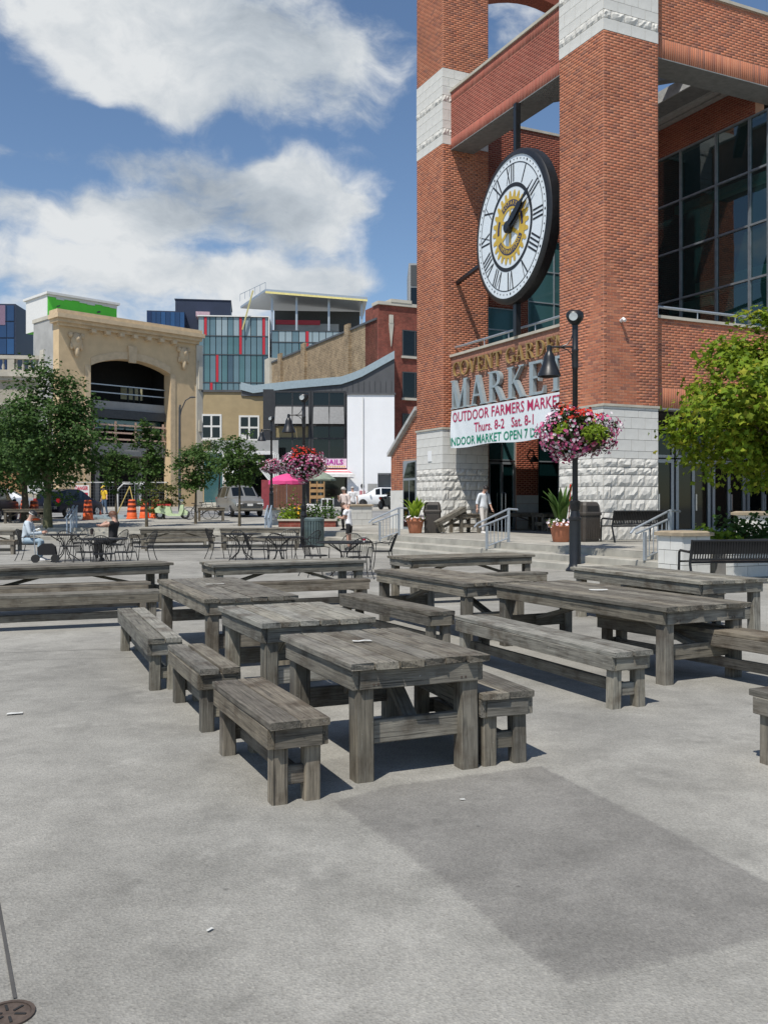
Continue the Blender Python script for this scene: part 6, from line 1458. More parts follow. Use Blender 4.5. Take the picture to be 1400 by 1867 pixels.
# big dark maple at left, a second one behind it
Y = 40.8; tree('large dark green maple on the upper pavement at far left', (XA(88, Y), Y, .5), 2.0, .16, (.15, 0, 4.2), (2.4, 2.2, 2.75), 190, 62, .19, LEAFD, BARKG, 21, 'trees along the plaza edge', lambda z: np.clip(1.08-.42*np.clip(z, 0, 1)**1.2-.12*np.clip(-z, 0, 1), .3, 1.2), limbs=9)
Y = 46.5; tree('dark maple partly hidden behind the large maple at the left edge', (XA(46, Y), Y, gz(Y)), 1.9, .16, (-.6, 0, 3.6), (2.3, 2.0, 2.1), 190, 34, .20, LEAFD, BARK, 22, 'trees along the plaza edge', limbs=7)
SM = [('slender young tree behind the woman in black', 213, 46, 2.1, (.0, 0, 2.9), (.78, .7, 1.35), 60, 30, LEAFM, 31), ('tall narrow young tree right of the first slender tree', 268, 41.5, 1.9, (0, 0, 3.1), (.8, .75, 1.85), 85, 30, LEAFM, 32),
      ('young tree with rounded crown behind the street lamp', 357, 44.5, 1.6, (.0, 0, 2.6), (1.05, .9, 1.15), 90, 30, LEAFM, 33), ('young tree in front of the silver car', 437, 42.2, 1.7, (0, 0, 2.9), (.98, .9, 1.3), 95, 30, LEAFM, 34),
      ('broad tree crown farther back between the two young trees', 400, 56, 2.6, (-.2, 0, 3.6), (2.0, 1.4, 1.05), 90, 28, LEAFD, 36)]
for lab, px, Y, th_, cc, rad, nc, per, lm, sd in SM: tree(lab, (XA(px, Y), Y, gz(Y)), th_, .055, cc, rad, nc, per, .15, lm, BARK, sd, 'trees along the plaza edge', lambda z: np.clip(1-.35*np.abs(z), .4, 1.1), limbs=5)
Y = 50; tree('yellowing bushy shrub behind the green scooter', (XA(300, Y), Y, gz(Y)), .5, .04, (0, 0, 1.25), (.95, .7, .95), 60, 26, .14, LEAFY, BARK, 41, None, cat='shrub', limbs=4)
# bright maple at the right edge
Y = 19.6; tree('bright yellow-green maple at the right edge, growing from the planter', (XA(1440, Y), Y, .6), 1.3, .10, (-.25, 0, 3.08), (2.0, 1.8, 1.9), 170, 90, .155, LEAFB, BARK, 51, None, lambda z: np.clip(1.0-.45*np.clip(z, 0, 1)-.1*np.clip(-z, 0, 1), .3, 1.2), limbs=9, big=300, sp=.135)
def bush(label, loc, rad, n, size, lm, seed, cat='bush', group=None, fl=None):
    t = thing('bush', label, cat, loc, 0, group); r = np.random.RandomState(seed)
    def f(r, n):
        d = r.normal(size=(n, 3)); d /= np.linalg.norm(d, axis=1)[:, None]; d[:, 2] = np.abs(d[:, 2]); return d*np.array(rad)*(r.uniform(.45, 1, (n, 1)))*(1+.2*np.sin(d[:, 0:1]*6+seed)+.15*np.sin(d[:, 1:2]*7))
    V, Fq = scatter_cards(n, f, size, seed); npmesh('foliage', V, Fq, lm, t)['kind'] = 'stuff'
    for k in range(4):
        a = k*1.6; MB().tube([(0, 0, 0), (rad[0]*.5*math.cos(a), rad[1]*.5*math.sin(a), rad[2]*.7)], [.015, .006], 5).build('stem', BARK, t)
    if fl is not None:
        P = f(r, fl[1])*1.05; d = P/np.linalg.norm(P, axis=1)[:, None]; V, Ft = flowers(P, d, fl[2], seed); npmesh('blooms', V, Ft, fl[0], t)['kind'] = 'stuff'
    return t
for k, (s, t_, rx, h, lm, lab) in enumerate(((-1.75, -5.9, .6, .42, LEAFL, 'low lime green shrub beside the stone pillar'), (-.9, -6.0, .8, .75, LEAFD, 'dark green shrub behind the right-hand metal bench'), (.2, -6.0, .8, .62, LEAFD, 'dark shrub second from the pillar under the maple'), (1.4, -6.0, .9, .6, LEAFM, 'mid green shrub under the maple at the right edge'))):
    bush(lab, ML(s, t_, .62), (rx, .6, h), 650, .12, lm, 60+k, group='shrubs in the right-hand planter')
# flower bed at the corner of the steps
fb = thing('flower_bed', 'low brown brick flower bed between the two flights of steps', 'planter', (XA(508, 41.3), 41.3, .5)); fw = XA(612, 41.3)-XA(508, 41.3)
MB().box(0, fw, 0, .25, 0, .28).build('brick_wall', FRED, fb); MB().box(-.05, fw+.05, -.05, .3, .28, .36).build('cap', CAPST, fb); MB().box(0, fw, .25, 2.2, 0, .27).build('soil', mat('dark_soil', (.035, .026, .02), .95), fb)
for px, Y, rad, lm, fl, lab in ((528, 42.0, (.5, .4, .62), LEAFL, (FL_WHITE, 20, .07), 'lime green clump at the left of the flower bed'), (546, 42.2, (.5, .4, .75), LEAFM, (FL_YEL, 150, .10), 'clump of yellow and orange flowers in the flower bed'), (570, 42.6, (.6, .4, .95), LEAFM, (FL_WHITE, 50, .11), 'clump of pale plumed flowers behind the litter bin'), (598, 42.2, (.65, .5, .95), LEAFM, None, 'dark green leafy clump at the right of the flower bed'), (535, 43.2, (.6, .4, 1.25), LEAFY, (FL_PINK, 30, .1), 'tall reddish plumes at the back of the flower bed')):
    bush(lab, (XA(px, Y), Y, .75), rad, 420, .12, lm, int(px), 'flower clump', 'flower clumps in the brick bed', fl)
q = Vector((XA(652, 43.5), 43.5, .5)); qq = ((q-C1).dot(UU), (q-C1).dot(VV)); stone_pier('pale stone planter pier behind the standing couple', qq[0], qq[1], 1.0, 1.02, .5)
q = Vector((XA(508, 44), 44, .55)); qq = ((q-C1).dot(UU), (q-C1).dot(VV)); stone_pier('low pale stone pier at the left end of the flower bed', qq[0], qq[1], .9, .85, .5)
# ================================================================== VEHICLES
def car(label, loc, rz, col, st, wheels=(1.32, -1.3), wr=.33, rough=.3, metal=.5, name='parked_car', lights='both'):
    """st: stations rear->front (x, z_sill, z_belt, z_roof, half width belt, half width roof)"""
    t = thing(name, label, 'car', loc, rz, 'cars parked by the plaza'); paint = mat(label[:18]+'_paint', col, rough, metal, var=.03)
    B = MB(); Gs = {'windscreen': MB(), 'rear_window': MB(), 'side_window': MB(), 'side_window ': MB()}
    rings = []
    for x, zs_, zb_, zr, wb, wr_ in st:
        rings.append([(x, -wb*.9, zs_), (x, -wb, zs_+.22), (x, -wb, zb_-.12), (x, -wb*.97, zb_), (x, -wr_, zr), (x, 0, zr+.035), (x, wr_, zr), (x, wb*.97, zb_), (x, wb, zb_-.12), (x, wb, zs_+.22), (x, wb*.9, zs_)])
    for i in range(len(st)-1):
        tall0, tall1 = st[i][3]-st[i][2] > .3, st[i+1][3]-st[i+1][2] > .3
        for j in range(10):
            q = [rings[i][j], rings[i+1][j], rings[i+1][j+1], rings[i][j+1]]; tgt = B
            if j in (3, 6) and (tall0 and tall1): tgt = Gs['side_window' if j == 3 else 'side_window ']
            if j in (4, 5) and tall0 != tall1: tgt = Gs['windscreen' if st[i][0] > 0 else 'rear_window']
            if tgt is not B:
                c = [sum(p[k] for p in q)/4 for k in range(3)]; inn = [tuple(c[k]+(p[k]-c[k])*.86 for k in range(3)) for p in q]
                for e in range(4): B.add([q[e], q[(e+1) % 4], inn[(e+1) % 4], inn[e]], [(0, 1, 2, 3)])
                tgt.add(inn, [(0, 1, 2, 3)])
            else: B.add(q, [(0, 1, 2, 3)])
        B.add([rings[i][0], rings[i+1][0], rings[i+1][10], rings[i][10]], [(0, 1, 2, 3)])
    B.add(rings[0], [tuple(range(11))]); B.add(rings[-1], [tuple(range(11))])
    o = B.build('body', paint, t); bm = bmesh.new(); bm.from_mesh(o.data); bmesh.ops.remove_doubles(bm, verts=bm.verts, dist=.001); bmesh.ops.recalc_face_normals(bm, faces=bm.faces); bm.to_mesh(o.data); bm.free()
    o.data.polygons.foreach_set('use_smooth', [True]*len(o.data.polygons)); o.data.set_sharp_from_angle(angle=.6)
    for k, g in Gs.items():
        if g.f: g.build(k.strip(), GLASSD, t)
    W_ = max(s[4] for s in st); xf, xr = st[-1][0], st[0][0]
    for x in wheels:
        for s in (-1, 1):
            w = MB().lathe([(.0, -.1), (wr-.05, -.1), (wr, -.06), (wr, .06), (wr-.05, .1), (.2, .1)], 20); wo = w.build('wheel', RUBBER, t, 40, loc=(x, s*(W_-.08), wr), rot=(PI/2, 0, 0))
            rm = MB().lathe([(0, .0), (.2, 0), (.21, .02)], 16); 
            for k in range(5): a = k*2*PI/5; rm.bar((.04*math.cos(a), .04*math.sin(a), .02), (.19*math.cos(a), .19*math.sin(a), .02), .05, .03)
            rm.build('rim', CHROME, wo, loc=(0, 0, -s*.1))
    LT = mat('headlight_lens', (.75, .76, .76), .12); TL = mat('tail_light', (.35, .01, .015), .25)
    sf, sr = st[-2], st[1]
    for s in (-1, 1):
        MB().cbox((sf[0]-.02, s*(sf[4]-.2), sf[2]-.12), (.16, .34, .17)).build('headlight', LT, t); MB().cbox((sr[0]+.03, s*(sr[4]-.10), sr[2]-.05), (.14, .2, .30)).build('tail_light', TL, t)
        MB().ball((.75, s*(W_+.1), st[4][2]+.03), (.08, .1, .07), 8, 6).build('mirror', paint, t)
    MB().cbox((sf[0]+.03, 0, sf[2]-.13), (.1, .7, .14)).build('grille', STEELD, t); MB().cbox((xf-.02, 0, sf[1]+.16), (.06, 1.2, .12)).build('front_bumper', STEELD, t); MB().cbox((xr+.02, 0, sr[1]+.2), (.08, 1.4, .16)).build('rear_bumper', STEELD, t)
    MB().cbox((xf+.01, 0, sf[1]+.3), (.03, .32, .13)).build('plate', FRAMEW, t); MB().cbox((xr-.0, 0, sr[2]-.25), (.03, .32, .13)).build('plate', FRAMEW, t)
    return t
SUVS = [(-2.22, .5, .88, .95, .72, .66), (-2.15, .36, 1.02, 1.12, .85, .74), (-2.02, .3, 1.05, 1.64, .88, .64), (-1.2, .28, 1.04, 1.74, .9, .68), (0, .28, 1.03, 1.74, .9, .69), (.45, .28, 1.02, 1.68, .9, .67), (1.12, .28, 1.03, 1.10, .9, .74), (1.9, .3, .98, 1.02, .87, .72), (2.16, .36, .80, .86, .80, .62), (2.22, .48, .62, .68, .72, .5)]
HATCH = [(-2.0, .45, .80, .86, .72, .62), (-1.95, .34, .95, 1.05, .84, .72), (-1.7, .28, .98, 1.42, .87, .60), (-1.0, .25, .96, 1.55, .88, .64), (-.1, .25, .95, 1.56, .88, .65), (.35, .25, .94, 1.46, .88, .63), (1.15, .25, .94, 1.0, .88, .72), (1.85, .28, .85, .9, .84, .68), (2.08, .34, .68, .74, .76, .58), (2.14, .45, .55, .6, .68, .5)]
car('silver-beige sport utility vehicle facing the plaza behind the young tree', (XA(437, 54), 54, gz(54)), math.radians(-66), (.36, .35, .32), SUVS, metal=.6, rough=.28)
car('dark navy hatchback seen from behind right of the maple trunk', (XA(127, 52.5), 52.5, gz(52.5)), math.radians(72), (.012, .014, .03), HATCH)
car('white hatchback parked side-on before the white wall', (XA(690, 76), 76, gz(76)), math.radians(186), (.78, .80, .82), HATCH, metal=0)
car('silver car mostly hidden behind the white hatchback', (XA(722, 80), 80, gz(80)), math.radians(184), (.5, .52, .54), HATCH)
car('dark grey car cut by the left edge of the photo', (XA(-18, 47.5), 47.5, gz(47.5)), math.radians(95), (.05, .05, .055), SUVS)
car('pale grey car at the far left behind the dark one', (XA(10, 60), 60, gz(60)), math.radians(10), (.5, .51, .52), HATCH)
# scooter
sc = thing('scooter', 'pale green and white motor scooter with red seat parked by the shrub', 'scooter', (XA(314, 50), 49.6, gz(50)), math.radians(4))
LG = mat('pale_green_paint', (.55, .68, .42), .35)
m = MB(); m.prism([(-.75, .35), (-.8, .55), (-.55, .72), (.0, .66), (.1, .3), (.45, .28), (.55, .75), (.7, .78), (.72, .45), (.55, .16), (-.1, .16), (-.3, .28)], -.16, .16, fy); sb = m.build('body', LG, sc)
MB().cbox((-.32, 0, .76), (.7, .26, .09)).build('seat', mat('red_seat', (.45, .03, .03), .5), sc); MB().prism([(.58, .2), (.9, .22), (.95, .4), (.75, .52), (.6, .45)], -.09, .09, fy).build('front_mudguard', LG, sc)
for x in (-.55, .78):
    w = MB(); w.lathe([(.14, -.05), (.24, -.05), (.25, 0), (.24, .05), (.14, .05)], 18); wo = w.build('wheel', RUBBER, sc, 40, loc=(x, 0, .25), rot=(PI/2, 0, 0)); MB().lathe([(0, 0), (.14, .0)], 14).build('rim', CHROME, wo)
MB().tube([(.6, 0, .7), (.5, 0, 1.0), (.48, -.3, 1.05)], .02, 6).tube([(.5, 0, 1.0), (.48, .3, 1.05)], .02, 6).build('handlebar', CHROME, sc, 40); MB().ball((.6, 0, .98), (.09, .09, .09), 8, 6).build('headlamp', CHROME, sc)
# motorbike
mo = thing('motorbike', 'dark motorbike parked beside the white hatchback', 'motorbike', (XA(703, 66), 66, gz(66)), math.radians(60))
for x in (-.65, .68):
    w = MB(); w.lathe([(.22, -.06), (.31, -.05), (.32, 0), (.31, .05), (.22, .06)], 18); wo = w.build('wheel', RUBBER, mo, 40, loc=(x, 0, .32), rot=(PI/2, 0, 0)); MB().lathe([(0, 0), (.22, 0)], 12).build('rim', STEELD, wo)
MB().prism([(-.75, .85), (-.2, .72), (.1, .95), (.4, .92), (.45, .7), (.2, .3), (-.3, .3), (-.45, .6)], -.15, .15, fy).build('body', BLACK, mo); MB().cbox((-.4, 0, .86), (.6, .24, .1)).build('seat', RUBBER, mo)
MB().tube([(.68, 0, .32), (.42, 0, 1.05), (.38, -.32, 1.12)], .025, 6).tube([(.42, 0, 1.05), (.38, .32, 1.12)], .025, 6).build('fork', STEELD, mo); MB().prism([(.42, .95), (.6, 1.0), (.45, 1.35), (.36, 1.25)], -.14, .14, fy).build('windshield', GLASSD, mo); MB().cbox((-.72, 0, .8), (.08, .12, .06)).build('tail_light', mat('tail_light', (.35, .01, .015), .25), mo)
# bicycles
def bicycle():
    t = thing('bicycle', 'x', 'bicycle', (0, 0, 0), 0, 'bicycles at the rack')
    for x in (-.5, .5):
        w = MB().tube([(.33*math.cos(2*PI*k/20), 0, .33*math.sin(2*PI*k/20)) for k in range(21)], .016, 5); wo = w.build('wheel', RUBBER, t, loc=(x, 0, .34)); s = MB()
        for k in range(8): s.tube([(0, 0, 0), (.32*math.cos(k*PI/4), 0, .32*math.sin(k*PI/4))], .004, 4)
        s.build('spokes', CHROME, wo)
    m = MB()
    for p, q in (((-.5, 0, .34), (-.15, 0, .32)), ((-.15, 0, .32), (-.25, 0, .82)), ((-.5, 0, .34), (-.22, 0, .75)), ((-.22, 0, .75), (.33, 0, .78)), ((-.15, 0, .32), (.33, 0, .72)), ((.5, 0, .34), (.32, 0, .95))): m.tube([p, q], .016, 6)
    m.build('frame', STEELD, t); MB().tube([(.32, -.25, 1.0), (.32, 0, .95), (.32, .25, 1.0)], .014, 6).build('handlebar', CHROME, t); MB().cbox((-.26, 0, .86), (.24, .12, .05)).build('saddle', RUBBER, t); return t
bc = bicycle(); bc.location = (XA(363, 49), 49, gz(49)); bc.rotation_euler = (0, 0, .3); bc['label'] = 'bicycle standing by the thin tree right of the scooter'
copy_tree(bc, (XA(376, 50.5), 50.5, gz(50.5)), -.2, 'second bicycle, farther back right of the scooter')
# ================================================================== PEOPLE
def fabric(n, c): return mat(n, c, .85, var=.12, scale=9)
def person(label, loc, rz, J, top, legs, hair, sleeve=.55, leg_len=1.0, shoes=(.04, .04, .04), cap=None, female=False, glasses=False, topname='shirt', scale=1.0, bald=False, hairlong=0.0, extra=None):
    """J: joints in metres, facing +y. One skinned body; clothes are fitted shells over it."""
    t = thing('person', label, 'person', loc, rz, 'people in and around the plaza'); t.scale = (scale,)*3
    V, E, R = [], [], []
    def chain(pts, rs, root=None):
        p = root
        for q, r in zip(pts, rs):
            V.append(Vector(q)); R.append(r); i = len(V)-1
            if p is not None: E.append((p, i))
            p = i
        return p
    pel = J['pelvis']; w = .92 if female else 1.0
    chain([pel], [(.145*(1.04 if female else 1), .105)])
    sp = chain([J['spine'], J['chest']], [(.125*w, .095), (.155*w, .105)], 0); nk = chain([J['neck']], [(.058, .058)], sp)
    hd = Vector(J['head']); n_ = Vector(J['neck']); ax = (hd-n_).normalized()
    hi = chain([n_.lerp(hd, .45), hd-ax*.005, hd+ax*.075], [(.055, .06), (.076, .092), (.062, .078)], nk)
    for s, k in ((-1, 'l'), (1, 'r')):
        chain([J['sh_'+k], J['el_'+k], J['wr_'+k]], [(.058*w, .058*w), (.042, .042), (.028, .028)], sp)
        kn = chain([J['hip_'+k], J['kn_'+k], J['an_'+k]], [(.092, .092), (.062, .062), (.042, .042)], 0)
    me = bpy.data.meshes.new('body'); me.from_pydata([tuple(v) for v in V], E, []); ob = bpy.data.objects.new('body', me); COL.objects.link(ob)
    ob.modifiers.new('skin', 'SKIN'); ss = ob.modifiers.new('sub', 'SUBSURF'); ss.levels = ss.render_levels = 2
    for v, r in zip(me.skin_vertices[0].data, R): v.radius = r
    me.skin_vertices[0].data[0].use_root = True
    dg = bpy.context.evaluated_depsgraph_get(); bmesh_ = bpy.data.meshes.new_from_object(ob.evaluated_get(dg)); bpy.data.objects.remove(ob)
    co = np.zeros(len(bmesh_.vertices)*3); bmesh_.vertices.foreach_get('co', co); co = co.reshape(-1, 3)
    no = np.zeros(len(bmesh_.vertices)*3); bmesh_.vertices.foreach_get('normal', no); no = no.reshape(-1, 3)
    faces = [tuple(p.vertices) for p in bmesh_.polygons]
    # nearest bone -> zone and position along it
    segs = [('torso', J['pelvis'], J['spine']), ('torso', J['spine'], J['chest']), ('torso', J['chest'], Vector(J['chest']).lerp(Vector(J['neck']), .72)), ('head', Vector(J['chest']).lerp(Vector(J['neck']), .9), J['head']), ('head', J['head'], hd+ax*.1)]
    for k in 'lr': segs += [('yoke', J['chest'], J['sh_'+k]), ('uarm', J['sh_'+k], J['el_'+k]), ('farm', J['el_'+k], J['wr_'+k]), ('hipz', J['pelvis'], J['hip_'+k]), ('thigh', J['hip_'+k], J['kn_'+k]), ('shin', J['kn_'+k], J['an_'+k])]
    best = np.full(len(co), 1e9); zi = np.zeros(len(co), int); tt = np.zeros(len(co))
    for i, (z, a, b) in enumerate(segs):
        a = np.array(a); b = np.array(b); d = b-a; u = np.clip(((co-a)@d)/(d@d), 0, 1); dist = np.linalg.norm(co-(a+u[:, None]*d), axis=1)
        if z in ('uarm', 'farm'): dist = dist+.012
        k = dist < best; best[k] = dist[k]; zi[k] = i; tt[k] = u[k]
    zn = np.array([s[0] for s in segs])[zi]
    def shell(nm, keep, off, m):
        fs = [f for f in faces if all(keep[v] for v in f)]
        if not fs: return
        used = sorted({v for f in fs for v in f}); mp = {v: i for i, v in enumerate(used)}
        mm = bpy.data.meshes.new(nm); mm.from_pydata([tuple(co[v]+no[v]*off) for v in used], [], [tuple(mp[v] for v in f) for f in fs]); mm.materials.append(m); mm.polygons.foreach_set('use_smooth', [True]*len(fs)); o = link(nm, mm, t)
        sd = o.modifiers.new('solid', 'SOLIDIFY'); sd.thickness = .012; sd.offset = -1
    # face: nose, ears, eyes, mouth belong to the same body mesh
    B = MB(); B.add([tuple(c) for c in co], faces); f_ = Vector(J.get('face', (0, 1, 0))).normalized(); rt = f_.cross(ax).normalized(); f_ = ax.cross(rt).normalized() if True else f_; fc = hd+ax*.02; D_ = .095
    nb = len(B.v); B.add([tuple(fc+f_*(D_*.93)+ax*.03), tuple(fc+f_*(D_*1.22)-ax*.022), tuple(fc+f_*D_*.93-ax*.03+rt*.018), tuple(fc+f_*D_*.93-ax*.03-rt*.018)], [(0, 2, 1), (0, 1, 3), (1, 2, 3)], 0)
    for s in (-1, 1):
        B.ball(tuple(fc+rt*.075*s-ax*.005), (.014, .02, .03), 6, 5, 0); B.ball(tuple(fc+f_*D_*.86+rt*.032*s+ax*.025), (.012, .012, .009), 6, 4, 1)
    B.add([tuple(fc+f_*D_*.98-ax*.052+rt*.025), tuple(fc+f_*D_*.98-ax*.052-rt*.025), tuple(fc+f_*D_*.96-ax*.063-rt*.02), tuple(fc+f_*D_*.96-ax*.063+rt*.02)], [(0, 1, 2, 3)], 2)
    # hands: palm and five bent fingers
    for k, s in (('l', -1), ('r', 1)):
        wr, el = Vector(J['wr_'+k]), Vector(J['el_'+k]); d = Vector(J['hd_'+k])-wr if 'hd_'+k in J else (wr-el); d.normalize(); side = Vector((0, 0, 1)).cross(d); side = Vector((1, 0, 0)) if side.length < .2 else side.normalized(); nn = d.cross(side).normalized()
        B.tube([tuple(wr-d*.02), tuple(wr+d*.03), tuple(wr+d*.085)], [.026, .034, .03], 8, 0)
        for i in range(4):
            o = side*(.026-.0175*i); l = (.065, .075, .07, .055)[i]; p = wr+d*.08+o; B.tube([tuple(p), tuple(p+d*l*.5+nn*.004), tuple(p+d*l*.85+nn*.022)], [.0095, .0088, .0065], 6, 0)
        p = wr+d*.02+side*.028; B.tube([tuple(p), tuple(p+side*.025+d*.03), tuple(p+side*.03+d*.06+nn*.01)], [.012, .0105, .008], 6, 0)
    bod = B.mesh('body', [SKIN, mat('eye_dark', (.03, .02, .02), .3), mat('lips', (.35, .12, .1), .6)]); bod.polygons.foreach_set('use_smooth', [True]*len(bod.polygons)); link('body', bod, t)
    sl_keep = (zn == 'torso') | (zn == 'yoke') | ((zn == 'uarm') & (tt < (sleeve if sleeve <= 1 else 1.1))) | ((zn == 'farm') & (tt < sleeve-1))
    low = (zn == 'hipz') | ((zn == 'torso') & (zi == 0) & (tt < .3)); shell(topname, sl_keep | low, .014, top)
    shell('trousers' if leg_len > .75 else 'shorts', low | (zn == 'thigh') & (tt <= max(.02, leg_len*2)) | ((zn == 'shin') & (tt < leg_len*2-1)) if leg_len > .5 else low | ((zn == 'thigh') & (tt < leg_len*2)), .010, legs)
    SH = mat('shoe_%d' % int(sum(shoes)*100), shoes, .6)
    for k, s in (('l', -1), ('r', 1)):
        an = Vector(J['an_'+k]); fd = Vector(J.get('foot', (0, 1, 0))).normalized(); m = MB(); up = Vector((0, 0, 1)); sd = fd.cross(up)
        V_ = []
        for a, w_, h in ((-.09, .035, .07), (-.03, .042, .105), (.06, .046, .075), (.13, .044, .05), (.175, .025, .03)):
            c = Vector((an.x, an.y, an.z-.085))+fd*a
            V_ += [tuple(c-sd*w_), tuple(c-sd*w_*.9+up*h*.7), tuple(c+up*h), tuple(c+sd*w_*.9+up*h*.7), tuple(c+sd*w_)]
        m.add(V_, [(i*5+j, i*5+j+1, i*5+j+6, i*5+j+5) for i in range(4) for j in range(4)]+[(i*5+4, i*5, i*5+5, i*5+9) for i in range(4)]+[(0, 1, 2, 3, 4), (24, 23, 22, 21, 20)]); m.build('shoe', SH, t, 60)
    if hair is not None:
        hm = MB(); n1, n2 = 14, 8; V_ = []; c0 = hd+ax*.035-f_*.008
        for i in range(n2+1):
            th_ = PI*.56*i/n2
            for j in range(n1):
                a = 2*PI*j/n1; front = math.cos(a); cut = 1-.33*max(0, front)**2*(i/n2); th2 = th_*cut; rr_ = .104*(1+.05*math.sin(5*a+i)); dn = hairlong*max(0, -front+.35)*(i/n2)**2
                V_.append(tuple(c0+ax*(math.cos(th2)*.098-dn)+(f_*math.cos(a)*1.08+rt*math.sin(a)*.88)*math.sin(th2)*rr_))
        hm.add(V_, [(i*n1+j, i*n1+(j+1) % n1, (i+1)*n1+(j+1) % n1, (i+1)*n1+j) for i in range(n2) for j in range(n1)]); hm.build('hair', hair, t, 180)
    if cap is not None:
        m = MB(); c0 = hd+ax*.05; V_ = []
        for i in range(6):
            for j in range(14):
                a = 2*PI*j/14; th_ = PI*.5*i/5; V_.append(tuple(c0+ax*math.cos(th_)*.088+(f_*math.cos(a)*1.08+rt*math.sin(a)*.9)*math.sin(th_)*.11))
        m.add(V_, [(i*14+j, i*14+(j+1) % 14, (i+1)*14+(j+1) % 14, (i+1)*14+j) for i in range(5) for j in range(14)])
        m.add([tuple(c0+rt*.08+f_*.085), tuple(c0-rt*.08+f_*.085), tuple(c0-rt*.06+f_*.19-ax*.025), tuple(c0+rt*.06+f_*.19-ax*.025)], [(0, 1, 2, 3)]); m.build('cap', cap, t, 60)
    if glasses:
        m = MB()
        for s in (-1, 1): m.ball(tuple(fc+f_*D_*1.02+rt*.034*s+ax*.027), (.028, .016, .02), 8, 5)
        m.tube([tuple(fc+f_*D_*1.02+rt*.08+ax*.03), tuple(fc+f_*D_*1.05+ax*.03), tuple(fc+f_*D_*1.02-rt*.08+ax*.03)], .006, 4); m.build('sunglasses', BLACK, t)
    return t
def V3(*a): return Vector(a)
def standing(lean=0.0, head=(0, .03), step=0.0, arm_l=None, arm_r=None, bow=0.0):
    J = dict(pelvis=V3(0, 0, .95), spine=V3(0, .01+lean*.3, 1.12), chest=V3(0, lean*.7, 1.33), neck=V3(0, lean+.005, 1.49), head=V3(head[0], lean+head[1]+bow*.06, 1.615-bow*.03), face=V3(head[0]*3, 1, -bow))
    for k, s in (('l', -1), ('r', 1)):
        J['sh_'+k] = V3(s*.185, lean*.85, 1.415); J['hip_'+k] = V3(s*.09, 0, .90); st = step*s
        J['kn_'+k] = V3(s*.10, .03+st*.45, .50); J['an_'+k] = V3(s*.105, st-.02, .095)
        J['el_'+k] = V3(s*.245, lean*.5-.03-st*.3, 1.13); J['wr_'+k] = V3(s*.265, lean*.5+.05-st*.6, .89)
    for k, a in (('l', arm_l), ('r', arm_r)):
        if a: J['el_'+k], J['wr_'+k] = V3(*a[0]), V3(*a[1])
    return J
def seated(lean=0.0, head=(0, .05), arm_l=None, arm_r=None, seat=.47):
    J = dict(pelvis=V3(0, 0, seat+.10), spine=V3(0, .0+lean*.3, seat+.28), chest=V3(0, lean*.7, seat+.49), neck=V3(0, lean, seat+.65), head=V3(head[0], lean+head[1], seat+.775), face=V3(head[0]*3, 1, -.1))
    for k, s in (('l', -1), ('r', 1)):
        J['sh_'+k] = V3(s*.185, lean*.85, seat+.575); J['hip_'+k] = V3(s*.09, .03, seat+.08); J['kn_'+k] = V3(s*.12, .44, seat+.07); J['an_'+k] = V3(s*.12, .40, .095)
        J['el_'+k] = V3(s*.24, lean*.5+.06, seat+.31); J['wr_'+k] = V3(s*.15, .32, seat+.27)
    for k, a in (('l', arm_l), ('r', arm_r)):
        if a: J['el_'+k], J['wr_'+k] = V3(*a[0]), V3(*a[1])
    return J
HBR = mat('brown_hair', (.06, .032, .016), .6, var=.3, scale=20); HGR = mat('grey_hair', (.45, .44, .42), .7, var=.2, scale=20); HDK = mat('dark_hair', (.015, .012, .011), .55, var=.3, scale=20); HAU = mat('auburn_hair', (.12, .05, .025), .6, var=.3, scale=20)
DN = fabric('blue_denim', (.08, .13, .2)); BLKF = fabric('black_fabric', (.012, .012, .014)); WHT = fabric('white_cotton', (.78, .78, .80)); PALEB = fabric('pale_blue_grey_shirt', (.50, .57, .62)); PINKF = fabric('pale_pink_blouse', (.66, .56, .52)); STONEF = fabric('pale_stone_trousers', (.60, .56, .52)); YELF = fabric('yellow_vest_shirt', (.72, .46, .03)); GRYT = fabric('white_grey_top', (.68, .71, .74)); LDEN = fabric('faded_denim', (.3, .4, .48))
person('seated man in pale shirt, black cap and sunglasses at the left cafe table', (XA(46, 25.6)+.0, 25.6, 0), -PI/2+.1, seated(.12, (0, .08), arm_l=((-.24, .20, .74), (-.10, .45, .78)), arm_r=((.24, .20, .74), (.02, .48, .76))), PALEB, LDEN, HGR, sleeve=1.9, cap=BLACKM, glasses=True, shoes=(.6, .6, .6))
person('seated woman in sleeveless black top with arms crossed, seen from the side', (XA(206, 25.2), 25.2, 0), PI/2-.2, seated(-.06, (0, .06), arm_l=((-.21, .24, .97), (.07, .27, 1.04)), arm_r=((.21, .26, .95), (-.06, .33, .97))), BLKF, BLKF, HAU, sleeve=.1, female=True, glasses=True, topname='top', hairlong=.03)
person('standing person in white t-shirt and black shorts looking down at a phone', (XA(637, 31.5), 31.5, 0), PI/2-.35, standing(.10, (0, .08), bow=.9, arm_l=((-.22, .14, 1.14), (-.05, .36, 1.16)), arm_r=((.22, .14, 1.14), (.05, .36, 1.18))), WHT, BLKF, HBR, sleeve=.6, leg_len=.42, scale=.93)
person('woman in pale pink blouse and dark trousers standing on the top step', (XA(629, 36.5), 36.5, .5), PI-.7, standing(.04, (0, .05), arm_r=((.26, .06, 1.15), (.12, .24, 1.30))), PINKF, BLKF, HGR, sleeve=1.4, female=True, topname='blouse', hairlong=.05, scale=.98)
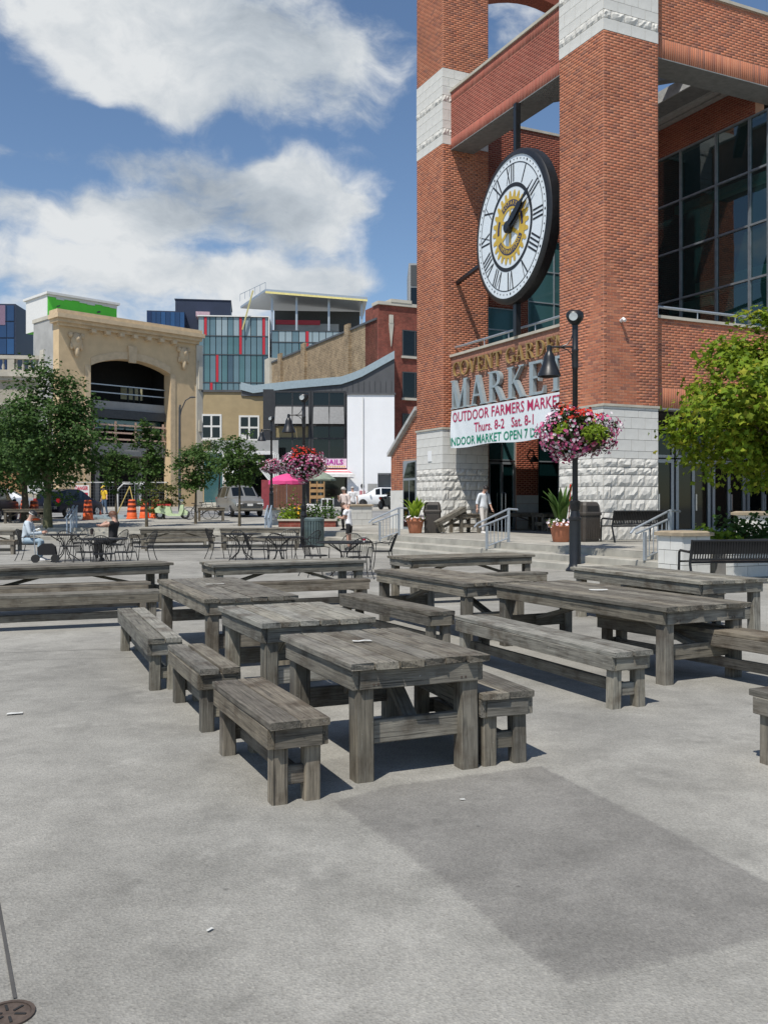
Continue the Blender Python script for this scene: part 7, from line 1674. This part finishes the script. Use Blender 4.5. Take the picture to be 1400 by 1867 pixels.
person('person in white shirt with grey hair walking away beyond the stone planter', (XA(643, 50), 50, gz(50)), .4, standing(.02, step=.12), WHT, fabric('grey_trousers', (.16, .16, .17)), HGR, sleeve=.7)
person('dark-haired woman in grey-white top and pale trousers walking past the brick pier', (XA(881, 33.0), 33.0, .5), -2.6, standing(.03, (.0, .06), step=.14, bow=.5), GRYT, STONEF, HDK, sleeve=1.35, female=True, topname='top', scale=.98, shoes=(.6, .58, .55))
person('construction worker in yellow shirt, hard hat and jeans standing at the fence', (XA(191, 57), 57, gz(57)), 2.6, standing(.05, step=.1, arm_l=((-.30, .08, 1.16), (-.42, .2, .98))), YELF, DN, None, sleeve=.9, cap=mat('yellow_hard_hat', (.72, .5, .05), .4))
# bag and bottle on the cafe table, dark wheeled bag by the seated man
wb_ = thing('wheeled_bag', 'dark wheeled walker bag standing at the feet of the seated man', 'bag', (XA(80, 24.9), 24.9, 0), .2)
MB().prism([(-.12, .2), (.34, .2), (.30, .42), (.2, .50), (-.02, .50), (-.14, .40)], -.14, .14, fy).build('bag', BLKF, wb_)
for x in (-.18, .32):
    MB().lathe([(0, -.04), (.11, -.04), (.11, .04), (0, .04)], 14).build('wheel', RUBBER, wb_, 40, loc=(x, -.16, .11), rot=(PI/2, 0, 0))
MB().tube([(-.2, 0, .1), (-.25, 0, .85), (-.1, 0, .9)], .015, 6).build('handle', GALV, wb_)
cup = thing('drink_cup', 'small dark drink cup on the mesh table beside the woman in black', 'cup', (XA(168, 25.3), 25.3, .725)); MB().lathe([(0, 0), (.035, 0), (.045, .14), (.04, .14), (0, .13)], 14).build('cup', mat('dark_cup', (.03, .02, .02), .4), cup, 40); MB().lathe([(.046, .14), (.046, .155), (0, .16)], 14).build('lid', BLACKM, cup, 40)
cu2 = thing('paper_cup', 'small white and red paper cup on the mesh table by the steps', 'cup', (XA(664, 20.6), 20.5, .725)); MB().lathe([(0, 0), (.032, 0), (.045, .12), (.04, .12), (0, .11)], 14).build('cup', PAPER, cu2, 40); MB().lathe([(.0375, .04), (.0425, .08)], 14).build('red_band', mat('red_letters', (.5, .03, .06), .6), cu2, 40)
